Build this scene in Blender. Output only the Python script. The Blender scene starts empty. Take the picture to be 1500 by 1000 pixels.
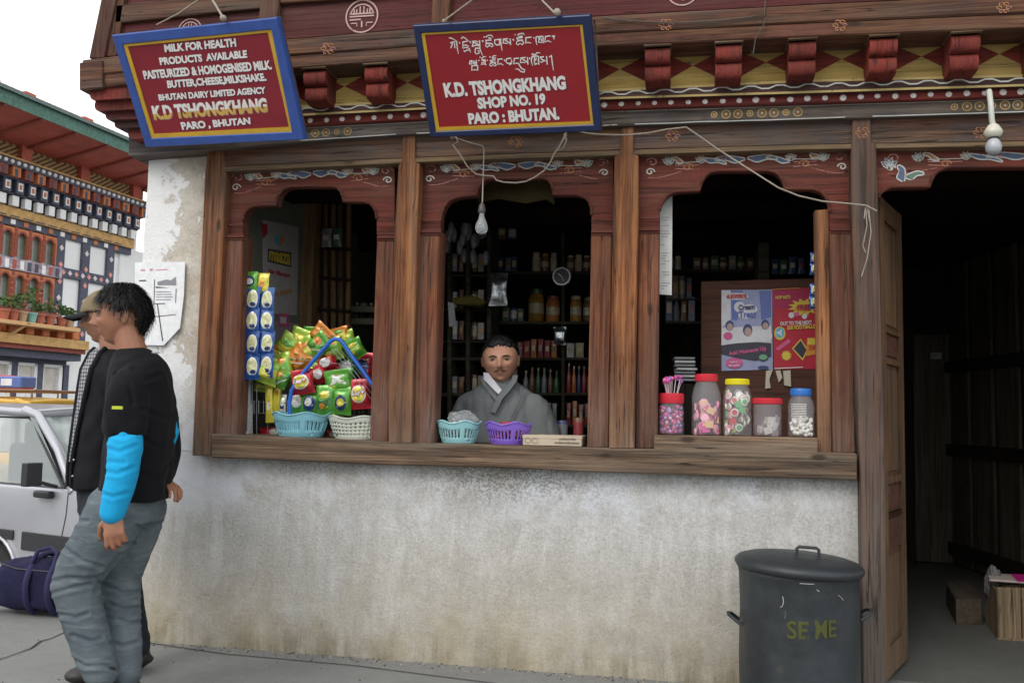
import bpy, bmesh, math, random
from mathutils import Vector, Matrix, noise
random.seed(7)
D = bpy.data
SC = bpy.context.scene
rad = math.radians
# ---------------------------------------------------------------- camera
YAW, PITCH, ROLL, FPX = rad(10.94), rad(4.629), rad(1.182), 1300.0
CAM = Vector((0, -4.2, 1.2))
FW = Vector((-math.sin(YAW)*math.cos(PITCH), math.cos(YAW)*math.cos(PITCH), math.sin(PITCH)))
R0 = Vector((math.cos(YAW), math.sin(YAW), 0))
U0 = R0.cross(FW)
RT = math.cos(ROLL)*R0 + math.sin(ROLL)*U0
UP = -math.sin(ROLL)*R0 + math.cos(ROLL)*U0
cd = D.cameras.new("camera")
cam = D.objects.new("camera", cd)
SC.collection.objects.link(cam)
cd.sensor_width = 36.0
cd.lens = 36.0*FPX/1500.0
cd.clip_start, cd.clip_end = 0.05, 1000
mw = Matrix((RT, UP, -FW)).transposed().to_4x4()
mw.translation = CAM
cam.matrix_world = mw
SC.camera = cam
# ---------------------------------------------------------------- light
W = D.worlds.new("World")
SC.world = W
W.use_nodes = True
wn = W.node_tree
bgn = wn.nodes['Background']
sky = wn.nodes.new('ShaderNodeTexSky')
sky.sky_type = 'NISHITA'
sky.sun_disc = False
sky.sun_elevation = rad(42)
sky.sun_rotation = rad(205)
sky.air_density = 1.0
sky.dust_density = 6.0
sky.ozone_density = 1.0
# bright broken overcast in front of the blue
tcs = wn.nodes.new('ShaderNodeTexCoord'); cn = wn.nodes.new('ShaderNodeTexNoise')
mps = wn.nodes.new('ShaderNodeMapping'); mps.inputs['Scale'].default_value = (1.4, 1.4, 3.0); mps.inputs['Location'].default_value = (3.1, .4, 0)
wn.links.new(tcs.outputs['Generated'], mps.inputs[0]); wn.links.new(mps.outputs[0], cn.inputs['Vector'])
cn.inputs['Scale'].default_value = 1.6; cn.inputs['Detail'].default_value = 6
crp = wn.nodes.new('ShaderNodeValToRGB'); wn.links.new(cn.outputs['Fac'], crp.inputs[0])
crp.color_ramp.elements[0].position = .30; crp.color_ramp.elements[0].color = (.75, .75, .75, 1)
crp.color_ramp.elements[1].position = .55; crp.color_ramp.elements[1].color = (1, 1, 1, 1)
mxs = wn.nodes.new('ShaderNodeMix'); mxs.data_type = 'RGBA'
wn.links.new(crp.outputs[0], mxs.inputs[0]); wn.links.new(sky.outputs[0], mxs.inputs[6])
mxs.inputs[7].default_value = (7.2, 7.45, 7.55, 1)
wn.links.new(mxs.outputs[2], bgn.inputs[0])
bgn.inputs[1].default_value = 0.15
sd = D.lights.new("sun", 'SUN')
sd.energy = 0.75
sd.angle = rad(22)
sd.color = (1.0, 0.96, 0.9)
sun = D.objects.new("sun", sd)
SC.collection.objects.link(sun)
# comes from behind-left of the camera
sdir = Vector((-math.sin(rad(25)), -math.cos(rad(25)), math.tan(rad(42)))).normalized()
sun.rotation_euler = sdir.to_track_quat('Z', 'Y').to_euler()
SC.view_settings.view_transform = 'Standard'
SC.view_settings.look = 'None'
SC.view_settings.gamma = 1.0
SC.view_settings.exposure = 0.5
# ---------------------------------------------------------------- helpers
def ray(px, py):
    return FW*FPX + RT*(px-750) - UP*(py-500)
def PY(px, py, Y):
    d = ray(px, py)
    return CAM + d*((Y-CAM.y)/d.y)
def PX(px, py, X):
    d = ray(px, py)
    return CAM + d*((X-CAM.x)/d.x)
def PZ(px, py, Z=0.0):
    d = ray(px, py)
    return CAM + d*((Z-CAM.z)/d.z)
def PP(px, py, p0, n):
    d = ray(px, py)
    return CAM + d*((p0-CAM).dot(n)/d.dot(n))
def proj(p):
    d = p-CAM; z = d.dot(FW)
    return 750+FPX*d.dot(RT)/z, 500-FPX*d.dot(UP)/z
def lerp(a, b, t): return a+(b-a)*t
def ipl(tab, x):
    """piecewise linear y(x)"""
    if x <= tab[0][0]:
        a, b = tab[0], tab[1]
    elif x >= tab[-1][0]:
        a, b = tab[-2], tab[-1]
    else:
        for a, b in zip(tab, tab[1:]):
            if a[0] <= x <= b[0]: break
    return a[1]+(b[1]-a[1])*(x-a[0])/(b[0]-a[0])
PM = {}
def wm(o):
    return PM.get(o.name, Matrix.Identity(4))
def empty(name, loc=(0, 0, 0), rz=0.0, label=None, cat=None, group=None, rot=None):
    o = D.objects.new(name, None)
    SC.collection.objects.link(o)
    o.empty_display_size = 0.1
    o.location = loc
    o.rotation_euler = rot if rot else (0, 0, rz)
    PM[o.name] = Matrix.Translation(Vector(loc)) @ o.rotation_euler.to_matrix().to_4x4()
    tag(o, label, cat, group)
    return o
def tag(o, label=None, cat=None, group=None, kind=None):
    if label: o['label'] = label
    if cat: o['category'] = cat
    if group: o['group'] = group
    if kind: o['kind'] = kind
    return o
class MB:
    """mesh collector: verts, faces, per-face material slot"""
    def __init__(s): s.v = []; s.f = []; s.m = []
    def add(s, v, f, mi=0):
        n = len(s.v)
        s.v += [Vector(p) for p in v]
        s.f += [tuple(i+n for i in q) for q in f]
        s.m += [mi]*len(f)
        return s
    def poly(s, v, mi=0): return s.add(v, [tuple(range(len(v)))], mi)
    def box(s, a, b, mi=0, M=None):
        x0, y0, z0 = a; x1, y1, z1 = b
        v = [Vector(p) for p in ((x0,y0,z0),(x1,y0,z0),(x1,y1,z0),(x0,y1,z0),(x0,y0,z1),(x1,y0,z1),(x1,y1,z1),(x0,y1,z1))]
        if M: v = [M @ p for p in v]
        return s.add(v, [(0,3,2,1),(4,5,6,7),(0,1,5,4),(1,2,6,5),(2,3,7,6),(3,0,4,7)], mi)
    def prism(s, pts, off, mi=0):
        """pts: 3D polygon, off: vector"""
        n = len(pts); off = Vector(off)
        v = list(pts)+[Vector(p)+off for p in pts]
        f = [tuple(range(n))[::-1], tuple(range(n, 2*n))]
        f += [(i, (i+1) % n, n+(i+1) % n, n+i) for i in range(n)]
        return s.add(v, f, mi)
    def tube(s, pts, r, n=8, mi=0, cap=True):
        pts = [Vector(p) for p in pts]
        k = len(pts)
        rr = r if isinstance(r, (list, tuple)) else [r]*k
        t0 = (pts[1]-pts[0]).normalized()
        ref = Vector((0, 0, 1)) if abs(t0.z) < .9 else Vector((1, 0, 0))
        nrm = t0.cross(ref).normalized()
        v = []
        for i, p in enumerate(pts):
            t = (pts[min(i+1, k-1)]-pts[max(i-1, 0)])
            if t.length < 1e-9: t = t0
            t.normalize()
            nrm = (nrm - t*nrm.dot(t))
            if nrm.length < 1e-6: nrm = t.orthogonal()
            nrm.normalize()
            b = t.cross(nrm)
            for j in range(n):
                a = 2*math.pi*j/n
                v.append(p+(nrm*math.cos(a)+b*math.sin(a))*rr[i])
        f = []
        for i in range(k-1):
            for j in range(n):
                f.append((i*n+j, i*n+(j+1) % n, (i+1)*n+(j+1) % n, (i+1)*n+j))
        if cap:
            f.append(tuple(range(n))[::-1]); f.append(tuple(range((k-1)*n, k*n)))
        return s.add(v, f, mi)
    def lathe(s, prof, o=(0, 0, 0), n=24, mi=0, M=None, cap=True):
        """prof: (r,z) list; around local z"""
        v = []; o = Vector(o)
        for r, z in prof:
            for j in range(n):
                a = 2*math.pi*j/n
                p = Vector((r*math.cos(a), r*math.sin(a), z))
                v.append((M @ p if M else p)+o)
        f = []
        for i in range(len(prof)-1):
            for j in range(n):
                f.append((i*n+j, i*n+(j+1) % n, (i+1)*n+(j+1) % n, (i+1)*n+j))
        if cap:
            f.append(tuple(range(n))[::-1]); f.append(tuple(range((len(prof)-1)*n, len(prof)*n)))
        return s.add(v, f, mi)
    def ell(s, c, r, n=16, m=10, mi=0, M=None):
        v = []; c = Vector(c)
        for i in range(m+1):
            th = math.pi*i/m
            for j in range(n):
                a = 2*math.pi*j/n
                p = Vector((r[0]*math.sin(th)*math.cos(a), r[1]*math.sin(th)*math.sin(a), r[2]*math.cos(th)))
                v.append((M @ p if M else p)+c)
        f = []
        for i in range(m):
            for j in range(n):
                f.append((i*n+j, (i+1)*n+j, (i+1)*n+(j+1) % n, i*n+(j+1) % n))
        return s.add(v, f, mi)
    def ribbon(s, pts, w, nrm, mi=0, closed=False):
        """flat ribbon of width w around a polyline, facing nrm"""
        pts = [Vector(p) for p in pts]; nrm = Vector(nrm).normalized()
        k = len(pts); v = []
        for i, p in enumerate(pts):
            t = pts[(i+1) % k if closed else min(i+1, k-1)]-pts[(i-1) % k if closed else max(i-1, 0)]
            b = t.normalized().cross(nrm)
            ww = w[i] if isinstance(w, (list, tuple)) else w
            v += [p+b*ww*.5, p-b*ww*.5]
        f = [(2*i, 2*i+1, 2*i+3, 2*i+2) for i in range(k-1)]
        if closed: f.append((2*k-2, 2*k-1, 1, 0))
        return s.add(v, f, mi)
    def build(s, name, mats, parent=None, smooth=False, bevel=0.0, local=False, seg=1, clean=False):
        me = D.meshes.new(name)
        v = s.v
        if parent is not None and not local:
            inv = wm(parent).inverted()
            v = [inv @ p for p in v]
        me.from_pydata([tuple(p) for p in v], [], s.f)
        if not isinstance(mats, (list, tuple)): mats = [mats]
        for m in mats: me.materials.append(m)
        me.polygons.foreach_set('material_index', s.m)
        bm = bmesh.new(); bm.from_mesh(me)
        bmesh.ops.remove_doubles(bm, verts=bm.verts, dist=1e-6)
        bmesh.ops.recalc_face_normals(bm, faces=bm.faces)
        if bevel > 0:
            ed = [e for e in bm.edges if len(e.link_faces) == 2 and e.calc_face_angle(0) > rad(35)]
            bmesh.ops.bevel(bm, geom=ed, offset=bevel, segments=seg, affect='EDGES', clamp_overlap=True, profile=0.5)
        if smooth:
            for f in bm.faces: f.smooth = True
        bm.to_mesh(me); bm.free()
        o = D.objects.new(name, me)
        SC.collection.objects.link(o)
        if smooth:
            try:
                me.set_sharp_from_angle(angle=rad(smooth if smooth > 1 else 50))
            except Exception: pass
        if parent is not None:
            o.parent = parent
            PM[o.name] = wm(parent)
        return o
def fr(px, Yf, Yb, mb=None, mi=0):
    """prism whose front face is the pixel polygon px on the plane Y=Yf"""
    mb = mb or MB()
    return mb.prism([PY(a, b, Yf) for a, b in px], (0, Yb-Yf, 0), mi)
def band(tt, tb, x0, x1, step=60):
    xs = [x0]
    while xs[-1]+step < x1: xs.append(xs[-1]+step)
    xs.append(x1)
    return [(x, ipl(tt, x)) for x in xs]+[(x, ipl(tb, x)) for x in reversed(xs)]
def copy_tree(o, parent=None):
    c = o.copy(); SC.collection.objects.link(c)
    if parent is not None: c.parent = parent
    for ch in list(o.children): copy_tree(ch, c)
    return c
# text -------------------------------------------------------------
_tc = {}
def tmesh(body, off=0.02, res=3):
    k = (body, off)
    if k in _tc: return _tc[k]
    cu = D.curves.new("t", 'FONT'); cu.body = body; cu.offset = off; cu.resolution_u = res
    o = D.objects.new("t", cu); SC.collection.objects.link(o)
    dg = bpy.context.evaluated_depsgraph_get()
    me = D.meshes.new_from_object(o.evaluated_get(dg))
    v = [tuple(p.co[:2]) for p in me.vertices]; f = [tuple(p.vertices) for p in me.polygons]
    D.objects.remove(o); D.curves.remove(cu); D.meshes.remove(me)
    x0 = min(p[0] for p in v); x1 = max(p[0] for p in v); y0 = min(p[1] for p in v); y1 = max(p[1] for p in v)
    v = [((p[0]-x0)/(x1-x0), (p[1]-y0)/(y1-y0)) for p in v]
    _tc[k] = (v, f, (x1-x0)/(y1-y0))
    return _tc[k]
def text_map(body, fn, mb, mi=0, off=0.02, split=None):
    """fn(u,v)->3D point; split=v0 puts material mi+1 under v0"""
    v, f, a = tmesh(body, off)
    if split is None:
        return mb.add([fn(*p) for p in v], f, mi)
    bm = bmesh.new()
    bv = [bm.verts.new((p[0], p[1], 0)) for p in v]
    for q in f:
        try: bm.faces.new([bv[i] for i in q])
        except ValueError: pass
    bmesh.ops.bisect_plane(bm, geom=bm.verts[:]+bm.edges[:]+bm.faces[:], plane_co=(0, split, 0), plane_no=(0, 1, 0))
    bm.verts.ensure_lookup_table(); bm.verts.index_update()
    vv = [fn(p.co.x, p.co.y) for p in bm.verts]
    for up in (0, 1):
        ff = [tuple(p.index for p in q.verts) for q in bm.faces if (q.calc_center_median().y > split) == bool(up)]
        mb.add(vv, ff, mi if up else mi+1)
    bm.free()
    return mb
def quad_fn(q, pt):
    """q: pixel TL,TR,BR,BL; pt(px,py)->3D"""
    def fn(u, v):
        tx = lerp(q[0][0], q[1][0], u), lerp(q[0][1], q[1][1], u)
        bx = lerp(q[3][0], q[2][0], u), lerp(q[3][1], q[2][1], u)
        return pt(lerp(bx[0], tx[0], v), lerp(bx[1], tx[1], v))
    return fn
# node helper --------------------------------------------------------
class NT:
    def __init__(s, name, rough=.7, spec=.5, metal=0.0):
        s.m = D.materials.new(name); s.m.use_nodes = True
        s.t = s.m.node_tree; s.n = s.t.nodes
        s.b = s.n['Principled BSDF']; s.out = s.n['Material Output']
        s.b.inputs['Roughness'].default_value = rough
        s.b.inputs['Metallic'].default_value = metal
        s.b.inputs['Specular IOR Level'].default_value = spec
    def lk(s, a, b):
        s.t.links.new(a, b)
    def set(s, sock, val):
        if isinstance(val, bpy.types.NodeSocket): s.lk(val, sock)
        else:
            if isinstance(val, (tuple, list)) and len(val) == 3 and sock.type == 'RGBA': val = tuple(val)+(1,)
            sock.default_value = val
    def coord(s, kind='Object', scale=(1, 1, 1), loc=(0, 0, 0), rnd=0.0, rot=(0, 0, 0)):
        tc = s.n.new('ShaderNodeTexCoord')
        v = tc.outputs[kind]
        if rnd:
            oi = s.n.new('ShaderNodeObjectInfo')
            mm = s.n.new('ShaderNodeMath'); mm.operation = 'MULTIPLY'; mm.inputs[1].default_value = rnd
            s.lk(oi.outputs['Random'], mm.inputs[0])
            va = s.n.new('ShaderNodeVectorMath'); va.operation = 'ADD'
            s.lk(v, va.inputs[0]); s.lk(mm.outputs[0], va.inputs[1]); v = va.outputs[0]
        mp = s.n.new('ShaderNodeMapping')
        s.lk(v, mp.inputs[0]); mp.inputs['Scale'].default_value = scale; mp.inputs['Location'].default_value = loc
        mp.inputs['Rotation'].default_value = rot
        return mp.outputs[0]
    def noise(s, vec, scale=5, detail=5, rough=.6, dist=0.0):
        n = s.n.new('ShaderNodeTexNoise')
        s.lk(vec, n.inputs['Vector']); n.inputs['Scale'].default_value = scale
        n.inputs['Detail'].default_value = detail; n.inputs['Roughness'].default_value = rough
        n.inputs['Distortion'].default_value = dist
        return n.outputs['Fac']
    def vor(s, vec, scale=5, feature='F1', out='Distance', rnd=1.0):
        n = s.n.new('ShaderNodeTexVoronoi'); n.feature = feature
        s.lk(vec, n.inputs['Vector']); n.inputs['Scale'].default_value = scale
        n.inputs['Randomness'].default_value = rnd
        return n.outputs[out]
    def ramp(s, fac, stops, interp='LINEAR'):
        r = s.n.new('ShaderNodeValToRGB'); s.lk(fac, r.inputs[0])
        cr = r.color_ramp; cr.interpolation = interp
        while len(cr.elements) < len(stops): cr.elements.new(.5)
        for e, (p, c) in zip(cr.elements, stops):
            e.position = p
            if isinstance(c, (int, float)): c = (c, c, c)
            e.color = tuple(c)+(1,)
        return r.outputs[0]
    def mix(s, fac, a, b, mode='MIX'):
        n = s.n.new('ShaderNodeMix'); n.data_type = 'RGBA'; n.blend_type = mode
        s.set(n.inputs[0], fac); s.set(n.inputs[6], a); s.set(n.inputs[7], b)
        return n.outputs[2]
    def math(s, op, a, b=0.0, clamp=False):
        n = s.n.new('ShaderNodeMath'); n.operation = op; n.use_clamp = clamp
        s.set(n.inputs[0], a); s.set(n.inputs[1], b)
        return n.outputs[0]
    def maprange(s, v, a, b, c=0.0, d=1.0):
        n = s.n.new('ShaderNodeMapRange'); s.set(n.inputs[0], v)
        for i, x in enumerate((a, b, c, d)): n.inputs[i+1].default_value = x
        return n.outputs[0]
    def sep(s, v):
        n = s.n.new('ShaderNodeSeparateXYZ'); s.lk(v, n.inputs[0]); return n.outputs
    def col(s, c): s.set(s.b.inputs['Base Color'], c)
    def bump(s, h, strength=.3, dist=.01):
        n = s.n.new('ShaderNodeBump'); n.inputs['Strength'].default_value = strength
        n.inputs['Distance'].default_value = dist
        s.lk(h, n.inputs['Height']); s.lk(n.outputs[0], s.b.inputs['Normal'])
    def rough(s, v): s.set(s.b.inputs['Roughness'], v)
_pm = {}
def plain(name, c, rough=.6, spec=.5, metal=0.0, var=.12, scale=12, bump=0.0, **kw):
    """simple paint/plastic/cloth with a little wear"""
    if name in _pm: return _pm[name]
    k = NT(name, rough, spec, metal)
    v = k.coord(rnd=7.0)
    nz = k.noise(v, scale, 6, .65)
    a = tuple(x*(1-var) for x in c); b = tuple(min(1, x*(1+var)+var*.01) for x in c)
    k.col(k.ramp(nz, [(.3, a), (.7, b)]))
    if bump: k.bump(k.noise(v, scale*6, 4), bump, .002)
    for kk, vv in kw.items(): k.b.inputs[kk].default_value = vv
    _pm[name] = k.m
    return k.m
def wood(name, cols, axis='z', paint=None, paint_amt=.5, grey_z=None, grey=(.2, .18, .16), fine=1.0, rough=.78):
    """weathered timber; cols dark..light, axis = grain direction; paint=(colour), grey_z=(z0,z1) more weathering below"""
    k = NT(name, rough, .35)
    st = {'z': (16, 16, .9), 'x': (.9, 16, 16), 'y': (16, .9, 16)}[axis]
    st2 = {'z': (80, 80, 2.2), 'x': (2.2, 80, 80), 'y': (80, 2.2, 80)}[axis]
    v = k.coord(scale=st, rnd=23.0); v2 = k.coord(scale=st2, rnd=31.0)
    vb = k.coord(rnd=13.0)
    g1 = k.noise(v, 1.0, 6, .62, .9)
    g2 = k.noise(v2, 1.0, 4, .7, .3)
    g = k.math('ADD', k.math('MULTIPLY', g1, .5), k.math('MULTIPLY', g2, .5))
    n = len(cols)
    base = k.ramp(g, [(.36+.28*i/(n-1), c) for i, c in enumerate(cols)])
    blot = k.noise(vb, 2.3, 5, .6)
    base = k.mix(k.ramp(blot, [(.35, 0.0), (.72, .55)]), base, tuple(c*.45 for c in cols[0]))
    # weather-bleached grey streaks
    gm = k.ramp(k.math('ADD', k.noise(v, .45, 4, .6, .5), k.math('MULTIPLY', blot, .25)), [(.60, 0.0), (.82, .5)])
    if grey_z:
        ow = k.sep(k.coord())[2]
        gz = k.maprange(k.math('ADD', ow, k.math('MULTIPLY', k.math('SUBTRACT', blot, .5), .9)), grey_z[1], grey_z[0])
        gm = k.math('MAXIMUM', gm, k.math('MULTIPLY', gz, k.ramp(g2, [(.35, .95), (.65, .45)])), True)
    base = k.mix(gm, base, grey)
    if paint:
        pm = k.math('ADD', k.math('MULTIPLY', k.noise(vb, 3.1, 6, .7), .6), k.math('MULTIPLY', g1, .4))
        pm = k.ramp(pm, [(.5-.22*paint_amt-.07, 1.0), (.5+.3*(paint_amt-.3)+.03, 0.0)]) if False else k.ramp(pm, [(max(.05, .30+.35*paint_amt-.09), 1.0), (.30+.35*paint_amt+.09, 0.0)])
        pc = k.mix(k.noise(vb, 9, 4), tuple(x*.7 for x in paint), tuple(min(1, x*1.25) for x in paint))
        base = k.mix(pm, base, pc)
    base = k.mix(k.ramp(k.noise(k.coord(scale=st2, rnd=17.0), .6, 5, .7, .8), [(.38, .55), (.5, 0.0)]), base, tuple(c*.35 for c in cols[0]))
    # dark cracks
    cr = k.ramp(k.noise(v, 2.2, 4, .6, 1.4), [(.31, 1.0), (.37, 0.0)])
    base = k.mix(k.math('MULTIPLY', cr, .75), base, (.02, .014, .01))
    # nail holes / knots
    kn = k.ramp(k.vor(k.coord(scale={'z': (5, 5, 2), 'x': (2, 5, 5), 'y': (5, 2, 5)}[axis], rnd=5), 1.0), [(.045, 1.0), (.09, 0.0)])
    base = k.mix(k.math('MULTIPLY', kn, .8), base, (.03, .018, .012))
    oi = k.n.new('ShaderNodeObjectInfo')
    base = k.mix(1.0, base, k.ramp(oi.outputs['Random'], [(0.0, (.76, .76, .76)), (1.0, (1.0, 1.0, 1.0))]), 'MULTIPLY')
    k.col(base)
    h = k.math('SUBTRACT', k.math('ADD', g2, k.math('MULTIPLY', g1, .6)), cr)
    k.bump(h, .8*fine, .008)
    return k.m
# ---------------------------------------------------------------- materials of the shop
RAW = [(.05, .015, .006), (.25, .088, .032), (.46, .20, .078)]
OLD = [(.04, .017, .010), (.155, .065, .034), (.28, .14, .073)]
M_postv = wood('weathered_post_wood', RAW, 'z', grey_z=(.95, 1.55), grey=(.23, .175, .13))
M_postdoor = wood('door_post_wood', OLD, 'z', grey_z=(.2, 2.2), grey=(.19, .17, .155))
M_sill = wood('sill_wood', [(.06, .036, .024), (.21, .13, .08), (.38, .26, .165)], 'x', grey=(.30, .26, .21))
M_beam = wood('old_beam_wood', OLD, 'x', paint=(.20, .07, .05), paint_amt=.3, grey=(.17, .15, .13))
M_lintel = wood('lintel_wood', OLD, 'x', paint=(.09, .085, .095), paint_amt=.36, grey=(.20, .17, .14))
M_trim = wood('trim_wood', [(.12, .07, .035), (.23, .15, .08), (.36, .25, .14)], 'x')
M_redv = wood('red_painted_wood_upright', [(.055, .016, .009), (.21, .066, .030), (.38, .155, .068)], 'z', paint=(.15, .045, .03), paint_amt=.34, grey_z=(.9, 1.6), grey=(.21, .16, .13))
M_redh = wood('red_painted_wood', [(.07, .022, .016), (.14, .042, .03), (.22, .08, .05)], 'x', paint=(.19, .042, .026), paint_amt=.52, grey=(.20, .10, .07))
M_oxr = wood('oxblood_panel_wood', [(.05, .018, .016), (.10, .03, .026), (.16, .06, .05)], 'x', paint=(.13, .026, .026), paint_amt=.68, grey=(.2, .11, .1))
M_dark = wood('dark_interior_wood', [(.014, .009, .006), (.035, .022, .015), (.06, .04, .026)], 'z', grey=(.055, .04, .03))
M_ceil_shade = plain('shaded_ceiling', (.017, .011, .008), .9, .1, var=.4, scale=3)  # ceiling and its beams near black: the room's shade is put into the colour
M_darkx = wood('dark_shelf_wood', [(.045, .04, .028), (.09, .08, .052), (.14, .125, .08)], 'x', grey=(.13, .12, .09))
M_pine = wood('pine_post_wood', [(.16, .085, .035), (.28, .155, .07), (.38, .23, .11)], 'z', grey=(.3, .2, .1))
M_door = wood('door_wood', [(.09, .042, .018), (.17, .085, .038), (.27, .15, .07)], 'z', grey_z=(-.2, .8), grey=(.2, .14, .09))
M_doorp = wood('door_rail_wood', [(.08, .028, .018), (.14, .05, .03), (.2, .08, .045)], 'x', grey=(.16, .09, .06))
M_ply = wood('brown_board', [(.09, .035, .022), (.12, .048, .03), (.15, .062, .04)], 'x', grey=(.14, .06, .04), fine=.3)
M_iron = plain('rusty_iron', (.05, .045, .04), .6, .5, .6)
M_nailw = plain('white_paint_dots', (.62, .55, .54), .6, var=.25, scale=60)
M_cream = wood('yellow_frieze_paint', [(.44, .29, .075), (.56, .38, .11), (.62, .46, .16)], 'x', grey=(.3, .24, .13), fine=.4)
M_frred = wood('red_frieze_paint', [(.17, .022, .015), (.26, .036, .023), (.32, .055, .034)], 'x', grey=(.2, .06, .04), fine=.4)
M_joist = wood('joist_red_paint', [(.07, .012, .01), (.17, .028, .02), (.26, .05, .032)], 'z', paint=(.24, .035, .024), paint_amt=.6, grey=(.13, .06, .05))
M_bandd = wood('dark_painted_band', [(.045, .022, .02), (.085, .035, .03), (.13, .06, .05)], 'x', grey=(.13, .10, .09))
M_bandr = wood('red_painted_band', [(.14, .022, .018), (.22, .032, .024), (.3, .06, .045)], 'x', grey=(.16, .07, .06), fine=.4)
M_bandg = wood('worn_grey_band', [(.06, .045, .04), (.13, .10, .08), (.2, .16, .13)], 'x', paint=(.13, .12, .15), paint_amt=.35, grey=(.25, .22, .18))
def worn(name, c, amt=.5, c2=None):
    k = NT(name, .75, .3)
    v = k.coord(rnd=3)
    k.col(k.mix(k.noise(v, 40, 4), tuple(x*.75 for x in c), c2 or tuple(min(1, x*1.2) for x in c)))
    al = k.ramp(k.math('ADD', k.math('MULTIPLY', k.noise(v, 30, 5, .75), .6), k.math('MULTIPLY', k.noise(v, 5, 3), .4)), [(.62-.35*amt-.05, 0.0), (.62-.35*amt+.06, 1.0)])
    k.lk(al, k.b.inputs['Alpha'])
    return k.m
M_pw = worn('worn_white_line_paint', (.50, .50, .47), .75)
M_pb = worn('worn_blue_paint', (.10, .13, .22), .72)
M_pg = worn('worn_green_paint', (.12, .19, .15), .75)
M_po = worn('worn_orange_paint', (.38, .17, .06), .72)
M_pp = worn('worn_pink_paint', (.42, .20, .17), .5)
M_py = worn('worn_yellow_paint', (.45, .34, .14), .7)
def mk_plaster():
    k = NT('stained_whitewashed_plaster', .92, .15)
    w = k.coord()
    x, y, z = k.sep(w)
    n1 = k.noise(w, 1.6, 8, .72, .4); n2 = k.noise(w, 11, 9, .8); n3 = k.noise(w, 70, 6, .8)
    streak = k.noise(k.coord(scale=(9, 9, .9)), 1.5, 6, .65, .3)
    base = k.ramp(n2, [(.3, (.46, .44, .415)), (.55, (.60, .585, .56)), (.75, (.72, .71, .70))])
    base = k.mix(k.ramp(streak, [(.38, 0.0), (.66, .55)]), base, (.40, .37, .33))
    base = k.mix(k.ramp(k.noise(k.coord(scale=(5, 5, 1.3), loc=(4, 0, 2)), 1.3, 7, .75, .5), [(.52, 0.0), (.66, .7)]), base, (.78, .77, .76))
    base = k.mix(k.ramp(n3, [(.40, .0), (.62, .5)]), base, (.74, .735, .73))
    base = k.mix(k.ramp(k.noise(w, 130, 4, .8), [(.38, .55), (.5, .0)]), base, (.30, .28, .255))
    scr = k.noise(k.coord(scale=(40, 40, 3.5), rot=(0, .12, 0)), 1.6, 6, .75, .6)
    base = k.mix(k.ramp(scr, [(.62, 0.0), (.70, .5)]), base, (.78, .775, .76))
    # bluish white patches where whitewash is thick, mid height
    zt = k.math('ADD', z, k.math('MULTIPLY', k.math('SUBTRACT', n1, .5), .7))
    wh = k.math('MULTIPLY', k.maprange(zt, .62, .82), k.ramp(k.noise(w, 2.2, 6, .7), [(.42, 0.0), (.56, 1.0)]), True)
    base = k.mix(wh, base, (.74, .75, .79))
    # ochre damp base
    lo = k.math('MULTIPLY', k.maprange(zt, .62, .05), k.ramp(k.noise(w, 3.4, 6, .7), [(.3, .35), (.62, .95)]), True)
    base = k.mix(lo, base, k.ramp(n2, [(.3, (.36, .30, .20)), (.6, (.50, .44, .33)), (.8, (.60, .56, .48))]))
    dk = k.math('MULTIPLY', k.maprange(zt, .2, -.06), k.ramp(streak, [(.4, .9), (.6, .1)]), True)
    base = k.mix(dk, base, (.20, .16, .10))
    # black mould speckle under the sill, three patches
    sp = k.ramp(k.noise(w, 75, 3, .8), [(.44, 1.0), (.55, 0.0)])
    tot = None
    for cx, wd, z0, s in ((-.8, .75, .72, .72), (-1.75, .8, .83, .7), (.35, .9, .80, .5), (-.2, 2.2, .88, .55)):
        gx = k.maprange(k.math('ABSOLUTE', k.math('SUBTRACT', x, cx)), wd, wd*.25)
        gz = k.maprange(k.math('ADD', z, k.math('MULTIPLY', k.math('SUBTRACT', n2, .5), .5)), z0, z0+.14)
        m = k.math('MULTIPLY', k.math('MULTIPLY', gx, gz, True), s)
        tot = m if tot is None else k.math('MAXIMUM', tot, m)
    base = k.mix(k.math('MULTIPLY', tot, k.math('ADD', k.math('MULTIPLY', sp, .8), .12), True), base, (.10, .095, .08))
    # dirt specks and scratches
    base = k.mix(k.math('MULTIPLY', k.ramp(n3, [(.30, 1.0), (.38, 0.0)]), .45), base, (.25, .23, .2))
    # bright whitewash on the upper left part, flaking to buff render
    up = k.maprange(k.math('ADD', z, k.math('MULTIPLY', k.math('SUBTRACT', n1, .5), .5)), 1.15, 1.45)
    fl = k.math('ADD', k.math('MULTIPLY', n1, .55), k.math('MULTIPLY', n2, .45))
    fl = k.math('ADD', fl, k.maprange(x, -2.82, -2.45, -.07, .10))
    flm = k.ramp(fl, [(.505, 0.0), (.515, 1.0)])
    ww = k.mix(flm, (.93, .92, .92), k.ramp(n2, [(.35, (.50, .42, .33)), (.6, (.72, .67, .60))]))
    ww = k.mix(k.ramp(k.noise(w, 17, 4, .7), [(.27, .9), (.33, 0.0)]), ww, (.22, .17, .13))
    base = k.mix(up, base, ww)
    k.col(base)
    k.bump(k.math('ADD', k.math('MULTIPLY', n2, .9), k.math('ADD', k.math('MULTIPLY', n3, .6), k.math('MULTIPLY', k.math('MULTIPLY', flm, up), -.3))), .7, .02)
    return k.m
M_plaster = mk_plaster()
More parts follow.
